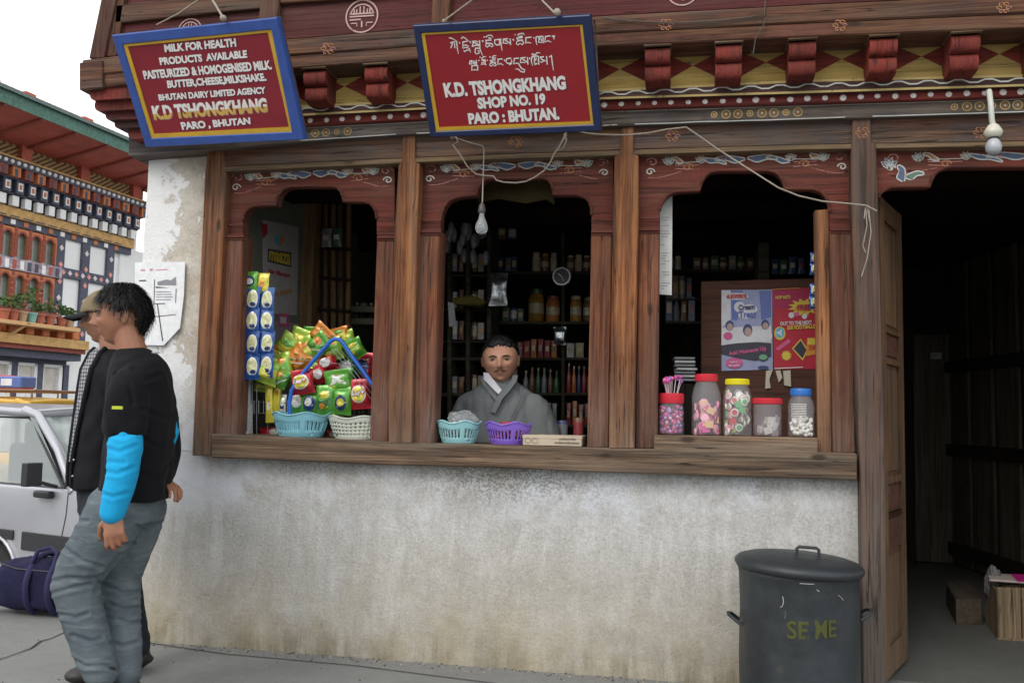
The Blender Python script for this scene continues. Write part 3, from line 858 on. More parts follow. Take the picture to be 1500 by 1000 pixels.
# ---------------------------------------------------------------- hanging sign boards
M_blue1 = plain('blue_sign_paint', (.035, .085, .33), .45, var=.15)
M_navy = plain('navy_sign_paint', (.010, .022, .085), .4, var=.2)
M_signred1 = plain('crimson_sign_paint', (.235, .012, .025), .42, var=.12, scale=5)
M_signred2 = plain('red_sign_paint', (.30, .010, .018), .42, var=.1, scale=5)
M_signyel = plain('yellow_line_paint', (.60, .36, .03), .45)
M_sigw = plain('white_lettering', (.80, .78, .76), .5, var=.08, scale=40)
M_gold = plain('gold_lettering', (.62, .42, .10), .5)
M_shadow = plain('dark_letter_outline', (.05, .02, .06), .5)
M_rawedge = wood('sign_edge_wood', [(.12, .07, .04), (.2, .13, .08), (.3, .2, .13)], 'x')
M_cord = plain('pale_cord', (.36, .31, .25), .85, var=.25, scale=80)
M_cordd = plain('grey_cord', (.10, .09, .08), .8, var=.3)
def sign(name, outer, yel, inner, corners3, frame_mat, red, label, w=.035):
    c = [Vector(p) for p in corners3]
    n = (c[1]-c[0]).cross(c[3]-c[0]).normalized()
    if n.dot(CAM-c[0]) < 0: n = -n
    p0 = sum(c, Vector())/4
    pt = lambda px, py, h=0.0: PP(px, py, p0+n*h, n)
    root = empty(name, PP((outer[2][0]+outer[3][0])/2, (outer[2][1]+outer[3][1])/2, p0, n), label=label, cat='sign')
    def ring4(q, r, h0, h1, nm, mat, par, bev=.003):
        mb = MB()
        for i in range(4):
            j = (i+1) % 4
            a = [pt(*q[i], h0), pt(*q[j], h0), pt(*r[j], h0), pt(*r[i], h0)]
            mb.prism(a, -n*(h0-h1))
        return mb.build(nm, mat, par, bevel=bev)
    o2 = [pt(*q, 0) for q in outer]
    def real_ring(q3, r3, t, nm, mat, par, bev):
        mb = MB()
        for i in range(4):
            j = (i+1) % 4
            mb.prism([q3[i], q3[j], r3[j], r3[i]], -n*t)
        return mb.build(nm, mat, par, bevel=bev)
    f3 = [pt(*q, 0) for q in outer]; y3 = [pt(*q, 0) for q in yel]; i3 = [pt(*q, 0) for q in inner]
    real_ring(f3, y3, w, 'sign_frame', frame_mat, root, .004)
    real_ring([p-n*.006 for p in y3], [p-n*.006 for p in i3], .006, 'yellow_border', M_signyel, root, .001)
    mb = MB(); mb.prism([p-n*.010 for p in f3], -n*.012); 
    mb = MB(); mb.prism([p-n*.011 for p in y3], -n*.015); mb.build('sign_panel', red, root)
    mb = MB(); mb.prism([p-n*(w+.0005) for p in f3], -n*.004); mb.build('sign_backing', M_rawedge, root)
    return root, (lambda px, py: pt(px, py, -.0095)), n
S1 = sign('hanging_sign', [(163, 52), (405, 26), (445, 205), (213, 216)], [(179, 65.6), (396.7, 43.8), (427, 193.5), (220.7, 203)],
    [(185.5, 69), (391, 48.5), (422.5, 186.5), (224.5, 197)],
    [(-2.706, -0.509, 2.97), (-1.774, -0.671, 2.923), (-1.75, -0.391, 2.457), (-2.681, -0.229, 2.504)], M_blue1, M_signred1,
    'bright blue framed red sign beginning MILK FOR HEALTH, hung at the shop corner')
S2 = sign('hanging_sign', [(604.5, 37.5), (864, 22), (880, 192.5), (630, 201.7)], [(616, 49), (853, 36.5), (869, 182.7), (638, 193)],
    [(621.5, 52), (849, 39.5), (865, 178.5), (642.5, 187.5)],
    [(-1.19, -0.537, 2.901), (-0.385, -0.641, 2.859), (-0.371, -0.363, 2.448), (-1.176, -0.259, 2.49)], M_navy, M_signred2,
    'navy framed red sign reading SHOP NO. 19, hung tilted above the middle window')
def lettering(S, lines, ox, oy, k, off=.03, name='lettering'):
    root, pt, n = S
    for body, q, mode in lines:
        qq = [(ox+a/k, oy+b/k) for a, b in q]
        fn = quad_fn(qq, pt)
        mb = MB(); ms = MB()
        sh = lambda u, v: fn(u, v)+RT*.003-UP*.003-n*.0009
        if mode == 'gold':
            text_map(body, fn, mb, 0, off, split=.42)
            text_map(body, lambda u, v: fn(u, v)+RT*.004-UP*.004-n*.0007, ms, 0, off)
            o = mb.build(name, [M_sigw, M_gold], root); ms.build('letter_outline', M_pp2, o)
        else:
            text_map(body, fn, mb, 0, off); text_map(body, sh, ms, 0, off)
            o = mb.build(name, M_sigw, root)
            ms.build('letter_shadow', M_shadow, o)
        del o
M_pp2 = plain('pinkish_letter_shade', (.42, .2, .16), .5)
lettering(S1, [
 ('MILK FOR HEALTH', [(312,160),(968,100),(978,180),(322,232)], ''),
 ('PRODUCTS  AVAILABLE', [(265,280),(1070,210),(1078,282),(280,350)], ''),
 ('PASTEURIZED & HOMOGENISED MILK.', [(115,400),(1290,302),(1305,388),(135,480)], ''),
 ('BUTTER,CHEESE,MILKSHAKE.', [(338,490),(1235,420),(1260,505),(350,572)], ''),
 ('BHUTAN DAIRY LIMITED AGENCY', [(258,615),(1240,545),(1248,608),(270,675)], ''),
 ('K.D TSHONGKHANG', [(195,720),(1248,645),(1262,778),(225,850)], 'gold'),
 ('PARO , BHUTAN', [(462,870),(1100,825),(1110,900),(485,955)], '')], 190, 40, 6.25, .05)
lettering(S2, [
 ('K.D. TSHONGKHANG', [(55,545),(1250,472),(1265,610),(85,690)], ''),
 ('SHOP NO. 19', [(385,690),(1055,645),(1065,755),(405,805)], ''),
 ('PARO : BHUTAN.', [(298,840),(1185,780),(1200,905),(315,950)], '')], 640, 40, 6.667, .055)
DZA = [[(40,165),(90,170),(215,240)],[(70,280),(130,262),(235,250)],[(120,285),(85,400)],[(165,280),(175,400)],[(215,260),(230,400),(255,530)],[(270,265),(290,290)],
[(320,190),(350,145),(400,170),(490,240)],[(340,265),(460,240)],[(360,265),(350,330),(430,330),(500,360)],[(360,340),(345,395),(440,380),(500,410),(530,500)],[(375,440),(390,480),(450,440),(500,450)],
[(510,240),(530,285)],[(560,250),(640,240)],[(590,260),(570,350),(560,370)],[(570,250),(740,340)],[(640,240),(700,260)],[(730,220),(740,420),(800,570)],[(570,360),(650,330),(730,350)],[(630,400),(740,400)],[(640,400),(625,490),(660,530),(720,510),(720,460),(680,450)],
[(780,240),(820,230),(800,270)],[(820,150),(850,140)],[(870,150),(930,110),(1000,110),(1040,160)],[(930,170),(1000,180)],[(860,225),(1000,215)],[(880,240),(870,280),(960,290),(1030,290)],[(960,290),(880,300),(870,350),(900,375),(950,340),(960,290)],[(960,290),(1000,300),(1040,340),(1010,370),(960,340)],
[(1060,215),(1220,195)],[(1075,220),(1070,290),(1100,310),(1100,340)],[(1110,330),(1180,320)],[(1180,210),(1185,330)],[(1200,200),(1220,330),(1240,460)],
[(510,690),(570,680)],[(520,690),(500,760)],[(520,690),(640,770)],[(580,680),(650,740)],[(655,665),(665,780)],[(500,755),(560,750)],[(550,790),(690,790)],[(560,790),(555,900),(620,880),(690,900)],[(690,790),(690,900)],
[(700,680),(730,670)],[(730,610),(760,600)],[(780,640),(820,590),(880,590)],[(770,665),(870,660)],[(800,670),(860,700),(790,720),(765,770),(830,750),(890,780)],[(860,660),(855,780)],[(895,665),(915,680)],
[(950,600),(980,595)],[(1010,620),(1050,570),(1110,570)],[(1010,625),(1100,620)],[(960,680),(1090,660)],[(980,690),(1040,720),(1110,710)],[(1040,720),(970,740),(960,790),(1000,800),(1040,760)],[(1040,720),(1080,740),(1110,780),(1070,800),(1040,770)],
[(1130,650),(1250,640)],[(1150,655),(1145,770),(1200,745),(1270,780)],[(1290,660),(1300,690)]]
DZB = [[(20,200),(140,185)],[(40,200),(30,290),(80,285),(140,300)],[(50,200),(190,290)],[(190,180),(200,330)],[(250,190),(270,230)],
[(290,100),(310,90)],[(350,110),(400,75),(480,65),(520,100)],[(380,140),(470,130)],[(330,170),(470,160)],[(340,180),(370,220),(480,210)],[(420,220),(340,250),(330,300),(370,325),(420,280)],[(420,220),(470,240),(500,280),(460,320),(420,290)],
[(530,165),(670,150)],[(545,170),(540,290),(590,265),(670,285)],[(715,160),(735,175)],
[(770,145),(930,130)],[(775,150),(770,220),(795,330)],[(840,150),(835,270),(930,275)],[(850,210),(880,160),(900,220),(880,270)],[(930,130),(935,285)],
[(970,140),(1100,120)],[(985,145),(970,270),(1040,230),(1120,265)],[(1130,135),(1200,120)],[(1180,130),(1175,200)],[(60,650),(70,680)],
[(100,640),(210,620)],[(110,650),(90,700),(130,740),(200,740),(230,700),(210,640)],[(160,740),(180,770),(240,740)],
[(270,635),(390,620)],[(280,640),(275,760),(330,735),(380,745),(440,850),(520,890),(510,940),(440,930),(370,870),(300,865)],
[(420,620),(540,610)],[(430,630),(420,730),(480,715),(540,730)],[(450,630),(580,720)],[(580,600),(590,770)],[(625,610),(640,650)],
[(670,540),(720,525)],[(700,550),(760,550),(790,500),(870,505)],[(670,590),(820,575)],[(680,600),(665,690),(700,800)],[(740,600),(735,740),(820,740)],[(750,680),(780,620),(800,680)],[(830,580),(835,770)],[(740,770),(790,750)],
[(860,600),(950,590)],[(870,610),(950,700),(900,715),(860,700)],[(880,640),(990,690)],[(1010,575),(1025,770)],[(1070,600),(1130,560)],[(1120,575),(1140,730),(1165,900)]]
def strokes(S, polys, ox, oy, k, w):
    root, pt, n = S; mb = MB()
    for i, pl in enumerate(polys):
        m = len(pl)
        ww = [w*(1.0 if j < m-1 or m < 3 else .45) for j in range(m)]
        mb.ribbon([pt(ox+a/k, oy+b/k)+n*(.00005*(i % 7)) for a, b in pl], ww, n)
    mb.build('lettering', M_sigw, root)
strokes(S2, DZA, 655, 45, 15.39, .0054); strokes(S2, DZB, 735, 45, 15.39, .0054)
def sag(a, b, s, n=10):
    return [a.lerp(b, i/n)+Vector((0, 0, -s*4*(i/n)*(1-i/n))) for i in range(n+1)]
def cord(pts, r, mat, name, label, cat='cord', group=None):
    mb = MB(); mb.tube(pts, r, 6)
    o = mb.build(name, mat, smooth=60); tag(o, label, cat, group); return o
def s1p(px, py): return S1[1](px, py)
def s2p(px, py): return S2[1](px, py)
T1 = PY(308, -25, -.30)
m_ = MB(); m_.tube([PY(229, 37, -.45), PY(262, 20, -.4), PY(308, -12, -.32)], .0035, 6); m_.tube([PY(303, -12, -.32), PY(316, 8, -.45), PY(327, 27, -.63)], .005, 6)
m_.ell(PY(327, 27, -.645), (.016, .016, .014), 8, 6)
tag(m_.build('hanging_rope', M_cord, smooth=60), 'pale rope running up from the top edge of the MILK FOR HEALTH sign', 'rope')
m_ = MB(); m_.tube([PY(650, 31, -.60), PY(700, -6, -.4), PY(720, -25, -.3)], .0035, 6); m_.tube([PY(780, -25, -.3), PY(795, 2, -.4), PY(815, 22, -.62)], .004, 6)
m_.ell(PY(816, 18, -.64), (.016, .014, .016), 8, 6); m_.ell(PY(650, 31, -.62), (.008, .008, .008), 8, 6)
tag(m_.build('hanging_rope', M_cord, smooth=60), 'knotted cord holding the top of the SHOP NO. 19 sign', 'rope')
cord([PY(870, 28, -.5), PY(872, 40, -.36), PY(875, 100, -.30), PY(877, 150, -.28), PY(878, 190, -.28)], .0035, M_cordd, 'side_cord', 'thin grey cord hanging down the right edge of the navy framed sign')
cord([PY(880, 25, -.30)]+sag(PY(881, 26, -.285), PY(1120, 22, -.285), .03, 12)[1:]+[PY(1122, -20, -.285)], .003, M_cordd, 'beam_wire', 'thin dark wire slung along the big beam right of the navy framed sign', 'wire')
cord([PY(1122, 26, -.285), PY(1119, 36, -.29), PY(1107, 56, -.285), PY(1103, 80, -.28), PY(1100, 76, -.28)], .0025, M_cordd, 'loose_wire', 'short frayed wire end dangling below the big beam', 'wire')
# electric flex festoon over the windows
YW = -.10
fl = [(663, 204), (659, 200), (668, 200), (671, 208), (663, 212), (675, 228), (684, 243), (697, 255), (710, 257.5), (723, 258), (727, 264), (738, 267), (755, 268), (770, 266), (783, 260), (797, 250), (806, 238), (812, 225), (820, 213), (826, 202), (829, 195), (833, 190), (845, 192), (858, 195), (875, 197), (900, 198), (925, 197.5), (950, 195), (975, 190), (1005, 186.5), (1025, 200), (1050, 218), (1080, 237), (1110, 256), (1140, 275), (1170, 287), (1205, 295), (1240, 298), (1268, 301), (1284, 309)]
cord([PY(x, y, YW) for x, y in fl], .0038, M_cord, 'electric_flex', 'pale flex draped in loops from the middle window across to the door post', 'cable')
cord([PY(x, y, YW+.002) for x, y in [(826, 196), (830, 205), (826, 216), (817, 222), (822, 210), (830, 198)]], .0035, M_cord, 'flex_loop', 'small loop of flex knotted under the lower right corner of the navy framed sign', 'cable')
m_ = MB()
for e in [((1268, 301), (1270, 330), (1264, 360), (1268, 370)), ((1272, 301), (1276, 340), (1270, 380), (1262, 405)), ((1268, 300), (1266, 320)), ((1270, 302), (1274, 325))]:
    m_.tube([PY(x, y, YW+.01+.005*i) for i, (x, y) in enumerate(e)], .0026, 6)
tag(m_.build('frayed_string', M_cord, smooth=60), 'frayed string ends hanging from the flex on the door post', 'string')
# bare bulb on its flex, in front of the middle window
root = empty('hanging_bulb', PY(704, 345, -.06), label='clear glass bulb hanging on a flex in front of the middle window', cat='light bulb')
mb = MB(); mb.tube([PY(x, y, -.09) for x, y in [(664, 201), (685, 208), (707, 214), (709, 219), (708.5, 235), (706.5, 298)]], .0032, 6); mb.build('flex', M_cord, root, smooth=60)
c = PY(706, 306, -.09)
mb = MB(); mb.lathe([(.006, .03), (.014, .02), (.018, .0), (.020, -.012), (.018, -.02)], c, 16); mb.build('bulb_holder', plain('brown_bakelite', (.06, .055, .05), .4), root, smooth=40)
mb = MB(); mb.lathe([(.012, -.018), (.013, -.035), (.017, -.05), (.027, -.072), (.031, -.092), (.028, -.108), (.018, -.120), (.002, -.124)], c, 20)
gl = NT('bulb_glass', .04, .6); gl.b.inputs['Transmission Weight'].default_value = .75; gl.col((.85, .88, .9)); gl.b.inputs['IOR'].default_value = 1.25
mb.build('bulb_glass', gl.m, root, smooth=60)
# white lamp arm with bulb on the right
root = empty('wall_lamp', PY(1451, 140, -.12), label='white conduit lamp holder with a round bulb above the doorway', cat='lamp')
mb = MB(); mb.tube([PY(1448, 136, -.11), PY(1449, 134, -.17), PY(1451, 150, -.19), PY(1453, 176, -.19), PY(1454, 181, -.19)], .0115, 10)
M_wpl = plain('aged_white_plastic', (.55, .56, .50), .45, var=.12)
mb.build('lamp_arm', M_wpl, root, smooth=50)
c = PY(1455, 197, -.19)
mb = MB(); mb.lathe([(.008, .05), (.012, .046), (.022, .038), (.036, .014), (.037, .004), (.028, -.010), (.020, -.016)], c, 20); mb.ell(PY(1446, 191, -.225), (.004, .004, .004), 6, 5); mb.build('lamp_holder', plain('ivory_bakelite', (.62, .60, .50), .4), root, smooth=40)
mb = MB(); mb.lathe([(.021, -.014), (.023, -.018)], c, 20); mb.build('collar', plain('black_rubber', (.02, .02, .02), .5), root, smooth=40)
mb = MB(); mb.lathe([(.016, -.017), (.026, -.032), (.033, -.052), (.030, -.072), (.018, -.086), (.002, -.09)], c, 20); mb.build('bulb', plain('frosted_bulb', (.42, .43, .46), .25), root, smooth=60)
# ---------------------------------------------------------------- painted flowers on the arch panels
def scroll(mb, cx, cy, s, mi, Y, flip=1, turns=1.2, w=.006):
    pts = []
    for i in range(16):
        t = i/15; a = t*turns*2*math.pi; r = s*(1-.8*t)
        pts.append(PY(cx+flip*(math.cos(a)*r), cy-math.sin(a)*r*.8, Y))
    mb.ribbon(pts, w, N_, mi)
def cloud(mb, cx, cy, L_, h, fill, Y, flip=1, rot=0.0):
    """comma shaped painted cloud: filled body with white outline"""
    out = []
    for i in range(28):
        t = i/27
        if t < .5: x = t*2; y = -h*.55*math.sin(math.pi*min(1, x*.95+.05))**.6*(1-.15*math.sin(6*x))
        else: x = 2-2*t; y = h*.55*math.sin(math.pi*x)**1.0*(.55+.45*math.sin(7*x))
        xx = (x-.5)*L_*flip; yy = y
        out.append((cx+xx*math.cos(rot)-yy*math.sin(rot), cy+xx*math.sin(rot)+yy*math.cos(rot)))
    mb.poly([PY(a, b, Y+.0012) for a, b in out[:-1]], fill)
    mb.ribbon([PY(a, b, Y) for a, b in out], .0058, N_, 0)
def lotus(mb, cx, cy, s, fill, Y):
    for a in (-60, -25, 15, 55):
        d = rad(a-90)
        tip = (cx+s*math.cos(d), cy+s*math.sin(d)); sd_ = (-math.sin(d)*s*.28, math.cos(d)*s*.28)
        q = [(cx, cy+s*.3), (cx+math.cos(d)*s*.5+sd_[0], cy+math.sin(d)*s*.5+sd_[1]), tip, (cx+math.cos(d)*s*.5-sd_[0], cy+math.sin(d)*s*.5-sd_[1])]
        mb.poly([PY(x, y, Y+.0012) for x, y in q], fill)
        mb.ribbon([PY(x, y, Y) for x, y in q+q[:1]], .0045, N_, 0)
def floral(x0, x1, ybase, parent, big=False):
    mb = MB(); Y = .0335
    w = x1-x0; cxm = (x0+x1)/2
    for sg in (-1, 1):
        f = lambda t: cxm+sg*w*.5*t
        yb = lambda t: ybase(f(t))
        cloud(mb, f(.16), yb(.16), w*.15, 11, 1, Y, sg); cloud(mb, f(.3), yb(.3)+2, w*.12, 8, 1, Y-.0004, -sg, .2)
        lotus(mb, f(.43), yb(.43)+1, 10, 3, Y)
        lotus(mb, f(.74), yb(.74)+2, 11, 2, Y)
        for dy in (0, 3.5, 7):
            mb.ribbon([PY(f(t), yb(t)+dy+2+4*math.sin(3*t+dy), Y-.0002) for t in (.45, .52, .6, .68)], .0035, N_, 4 if dy != 3.5 else 0)
        scroll(mb, f(.9), yb(.9), 9, 4, Y, sg); scroll(mb, f(.92), yb(.92)+14, 7, 0, Y, -sg)
        mb.ribbon([PY(f(t), yb(t)+18+5*math.sin(9*t), Y) for t in (.62, .7, .78, .86, .94)], .003, N_, 4)
        scroll(mb, f(.56), yb(.56)+9, 8, 3, Y-.0001, -sg); scroll(mb, f(.22), yb(.22)-3, 6, 4, Y-.0001, sg); cloud(mb, f(.66), yb(.66)-1, w*.06, 8, 3, Y-.0006, sg, .4)
        if big:
            cloud(mb, f(.86), yb(.86)+22, 26, 15, 1, Y-.0003, sg, 1.3); cloud(mb, f(.765), yb(.765)+26, 30, 11, 2, Y-.0003, -sg, -.2)
            lotus(mb, f(.93), yb(.93)+12, 14, 1, Y-.0006)
    mb.build('painted_flowers', [M_pw, M_pb, M_pg, M_po, M_pp], parent)
aps = [o for o in SHOP.children if o.name.startswith('arch_panel')]
floral(336, 578, lambda x: lin(x)+10, aps[0]); floral(618, 896, lambda x: lin(x)+11, aps[1]); floral(940, 1246, lambda x: lin(x)+12, aps[2]); floral(1287, 1736, lambda x: lin(x)+15, aps[3], True)
# faded rosettes on the beams
mb = MB()
for x, y, Y in ((985, 200, -.0135), (755, 209, -.0135), (1436, 195, -.0135), (1263, 195, -.0315), (975, 37, -.277), (1470, 12, -.277), (1230, 38, -.277), (480, 72, -.277)):
    mb = MB()
    for k_ in range(6):
        a = k_*math.pi/3
        scroll(mb, x+7*math.cos(a), y+6*math.sin(a), 4.5, k_ % 2, Y-.0003*k_, 1, 1.0, .004)
    mb.build('faded_rosette', [M_pp, M_po], SHOP)
# ---------------------------------------------------------------- goods
def zs_(px): return PY(px, ipl(T_sillT, px), -.03).z+.001
def mpp(px, py, Y): return (PY(px+1, py, Y)-PY(px, py, Y)).length     # metres per pixel
def Xat(px, py, Y): return PY(px, py, Y).x
def basket(px0, px1, ytop, Y, mat, label, name='plastic_basket', zbase=None, slots='v', cat='basket'):
    cx = (px0+px1)/2; x = Xat(cx, ytop, Y); z0 = zbase if zbase is not None else zs_(cx)
    rx = mpp(cx, ytop, Y)*(px1-px0)/2; h = PY(cx, ytop, Y).z-z0; ry = min(rx*.85, .12)
    root = empty(name, (x, Y, z0), label=label, cat=cat)
    n, m = 72, 12; v = []; f = []
    for j in range(m+1):
        t = j/m; k = lerp(.74, 1.0, t**.8)
        for i in range(n):
            a = 2*math.pi*i/n
            wv = h*.07*math.sin(5*a+.6)*t*t
            v.append(Vector((rx*k*math.cos(a), ry*k*math.sin(a), h*t+wv)))
    for j in range(m):
        for i in range(n):
            if slots == 'v' and 3 <= j <= 7 and i % 2 == 0 and (i//12) % 2 == 1 or (slots == 'v' and 3 <= j <= 7 and i % 2 == 0 and i % 12 < 9): continue
            if slots == 'g' and 2 <= j <= 9 and i % 2 == 0 and j % 2 == 0: continue
            if j == 1 and i % 18 == 9: continue
            f.append((j*n+i, j*n+(i+1) % n, (j+1)*n+(i+1) % n, (j+1)*n+i))
    f.append(tuple(range(n))[::-1])
    mb = MB(); mb.add(v, f)
    o = mb.build('basket_body', mat, root, local=True, smooth=60)
    md = o.modifiers.new('s', 'SOLIDIFY'); md.thickness = .002
    mb = MB(); mb.tube([v[m*n+i]*1.0 for i in range(n)]+[v[m*n]], .0042, 6, cap=False)
    mb.build('rim', mat, root, local=True, smooth=60)
    return root, x, Y, z0, rx, h
def plastic(name, c, rough=.35): return plain(name, c, rough, .5, var=.06)
M_lblue = plastic('light_blue_plastic', (.22, .50, .60)); M_lb2 = plastic('aqua_plastic', (.30, .58, .62)); M_pur = plastic('purple_plastic', (.23, .12, .58)); M_offw = plastic('off_white_plastic', (.60, .64, .55))
b1 = basket(402, 482, 606, .115, M_lblue, 'light blue slotted plastic basket on the sill before the snack bags')
b2 = basket(483, 566, 611, .13, M_offw, 'off white basket on the sill beside the light blue basket', slots='g')
b3 = basket(641, 704, 618, .10, M_lb2, 'aqua wavy rimmed basket holding clear wrapped sweets in the middle window')
b4 = basket(712, 779, 620, .10, M_pur, 'purple basket full of candies in the middle window')
def sweets(b, n, mats, name, label, cat='sweets', top=1.0, r=(.009, .015)):
    root, x, Y, z0, rx, h = b
    mb = MB()
    for i in range(n):
        a = random.uniform(0, 6.28); q = rx*.78*math.sqrt(random.random())
        dz = h*random.uniform(.35, 1.02)*top*(1.08-.25*q/rx)
        rr = random.uniform(*r)
        M = Matrix.Rotation(random.uniform(0, 3), 3, 'Z') @ Matrix.Rotation(random.uniform(0, 3), 3, 'X')
        c = Vector((x+q*math.cos(a), Y+q*.7*math.sin(a), z0+dz)); mi = random.randrange(len(mats))
        mb.ell(c, (rr*1.5, rr, rr*.8), 8, 6, mi, M)
        for sg in (-1, 1):   # twisted wrapper ends
            e = c+(M @ Vector((sg*rr*1.5, 0, 0))); t = c+(M @ Vector((sg*rr*2.6, 0, 0))); w = M @ Vector((0, rr*.8, 0))
            mb.poly([e, t+w, t-w], mi)
    o = mb.build(name, mats, smooth=50); tag(o, label, cat, kind='stuff'); return o
CND = [plastic('pink_wrapper', (.62, .10, .22)), plastic('yellow_wrapper', (.65, .45, .05)), plastic('white_wrapper', (.65, .62, .62)), plastic('red_wrapper', (.5, .03, .04)), plastic('violet_wrapper', (.25, .08, .4)), plastic('brown_wrapper', (.2, .09, .04))]
sweets(b4, 90, CND, 'candies', 'mixed wrapped candies heaped in the purple basket')
sweets(b3, 60, [CND[2], plastic('beige_nut', (.5, .33, .22)), CND[2]], 'nuts', 'pale nuts heaped in the aqua basket', r=(.007, .01))
M_clear = NT('clear_wrap', .12, .8); M_clear.b.inputs['Alpha'].default_value = .22; M_clear.col((.8, .82, .85)); M_clear = M_clear.m
def crumple(c, r, name, label, seed, mat=None):
    mb = MB(); mb.ell((0, 0, 0), r, 24, 16)
    v = []
    for p in mb.v:
        q = p.copy(); n = noise.noise(Vector((q.x*45, q.y*45, q.z*45+seed)))
        v.append(Vector(c)+q*(1+.28*n)+Vector((0, 0, abs(noise.noise(q*90+Vector((seed, 0, 0))))*.012)))
    mb.v = v; o = mb.build(name, mat or M_clear); tag(o, label, 'bag'); return o
crumple((b3[1]+.02, b3[2], b3[3]+b3[5]+.016), (.075, .06, .036), 'plastic_bag', 'crinkled clear bag over the nuts in the aqua basket', 3)
# carton
M_card = plain('pale_cardboard', (.50, .41, .31), .8, var=.14, scale=6); M_ink = plain('faded_print_ink', (.16, .12, .10), .8)
def carton(px0, px1, y0, Y, dy, name, label):
    p0 = PY(px0, y0, Y); p1 = PY(px1, y0, Y); z0 = zs_((px0+px1)/2)+.001
    root = empty(name, ((p0.x+p1.x)/2, Y, z0), label=label, cat='box')
    mb = MB(); mb.box((p0.x, Y, z0), (p1.x, Y+dy, p0.z)); mb.build('carton_body', M_card, root, bevel=.002)
    mb = MB(); mb.box((p0.x-.002, Y-.0015, p0.z-.013), (p1.x+.002, Y+dy+.002, p0.z+.002)); mb.build('carton_lid', M_card, root, bevel=.001)
    return root, p0, p1, z0
cr_, p0, p1, z0 = carton(766, 852, 637, .0, .2, 'flat_carton', 'flat pale cardboard carton lying on the sill under the middle arch')
mb = MB()
for (u, v_, w, s_) in ((.62, .030, .26, 'x'), (.55, .012, .40, 'x')):
    random.seed(4); x = u
    while x < u+w:
        l = random.uniform(.012, .03)
        mb.box((lerp(p0.x, p1.x, x), -.0025, z0+v_), (lerp(p0.x, p1.x, x+l), -.001, z0+v_+random.uniform(.006, .009))); x += l+.008
for i in range(2):
    q = [Vector((lerp(p0.x, p1.x, .09+.12*i)+.016*math.cos(a*.5), -.0028, z0+.022+.011*math.sin(a*.5))) for a in range(13)]
    mb.ribbon(q, .002, N_)
mb.build('carton_print', M_ink, cr_)
# ---- jars
M_jar = NT('clear_jar_plastic', .08, .7); M_jar.b.inputs['Alpha'].default_value = .16; M_jar.col((.75, .75, .8)); M_jar = M_jar.m
M_jarf = NT('cloudy_jar_plastic', .25, .6); M_jarf.b.inputs['Alpha'].default_value = .40; M_jarf.col((.42, .36, .38)); M_jarf = M_jarf.m
M_rlid = plastic('red_lid', (.62, .03, .05)); M_ylid = plastic('yellow_lid', (.78, .66, .02)); M_blid = plastic('blue_lid', (.03, .16, .50))
YJ = .095
def jar(px0, px1, yl0, yl1, yb, lid, label, glass=None, lidw=.8, shoulder=.14, ribs=0):
    cx = (px0+px1)/2; x = Xat(cx, yb, YJ); z0 = PY(cx, ipl([(958, 637), (1198, 641)], cx), -.012).z+.001
    r = mpp(cx, yb, YJ)*(px1-px0)/2; zt = PY(cx, yl1, YJ).z-z0; zl = PY(cx, yl0, YJ).z-z0
    root = empty('candy_jar', (x, YJ, z0), label=label, cat='jar')
    prof = [(r*.2, 0), (r*.9, .001), (r, .008), (r*1.0, zt*.35), (r*.97, zt*.5), (r, zt*.62), (r, zt*(1-shoulder*1.6)), (r*.93, zt*(1-shoulder)), (r*lidw*.95, zt*.97), (r*lidw*.93, zt)]
    mb = MB(); mb.lathe(prof, n=32, cap=False); mb.build('jar_body', glass or M_jar, root, local=True, smooth=60)
    lr = r*lidw
    mb = MB(); v = []
    mb.lathe([(lr, zt-.002), (lr*1.02, zt), (lr*1.02, zl-.004), (lr*.95, zl), (lr*.3, zl+.001)], n=40)
    for i in range(40):
        a = 2*math.pi*i/40; c = Vector((lr*1.02*math.cos(a), lr*1.02*math.sin(a), 0))
        mb.tube([c+Vector((0, 0, zt+.001)), c+Vector((0, 0, zl-.004))], .0012, 4)
    mb.build('lid', lid, root, local=True, smooth=40)
    return root, r, zt
def fill(J, kinds, mats, h0, h1, n, rr, name='candies', label=None):
    root, r, zt = J; mb = MB()
    for i in range(n):
        a = random.uniform(0, 6.28); q = (r-rr-.004)*math.sqrt(random.random()) if i % 3 else r-rr-.004
        z = lerp(zt*h0, zt*h1, (i+.5)/n)
        M = Matrix.Rotation(random.uniform(0, 3), 3, 'Z') @ Matrix.Rotation(random.uniform(0, 3), 3, 'X')
        c = (q*math.cos(a), q*math.sin(a), z+rr); k = random.choice(kinds); mi = random.randrange(len(mats))
        if k == 's': mb.ell(c, (rr, rr, rr), 10, 7, mi)
        elif k == 'd':   # round flat candy with pale rim
            M = Matrix.Rotation(a+rad(90), 3, 'Z') @ Matrix.Rotation(rad(90)+random.uniform(-.3, .3), 3, 'X')
            mb.lathe([(rr*.2, -.004), (rr*1.5, -.004), (rr*1.5, .004), (rr*.2, .004)], c, 16, 0, M)
            mb.lathe([(rr*.1, -.006), (rr*1.05, -.006), (rr*1.05, .006), (rr*.1, .006)], c, 14, mi, M)
        elif k == 'p':   # wrapped square packet
            M = Matrix.Rotation(a+rad(90)+random.uniform(-.3, .3), 3, 'Z') @ Matrix.Rotation(random.uniform(-.4, .4), 3, 'Y')
            v = [Vector((sx*rr*1.4, sy*.004, sz*rr*1.2)) for sx in (-1, 1) for sy in (-1, 1) for sz in (-1, 1)]
            v = [M @ p + Vector(c) for p in v]
            mb.add(v, [(0,1,3,2),(4,6,7,5),(0,4,5,1),(2,3,7,6),(0,2,6,4),(1,5,7,3)], mi)
    o = mb.build(name, mats, root, local=True, smooth=50); o['kind'] = 'stuff'
    return o
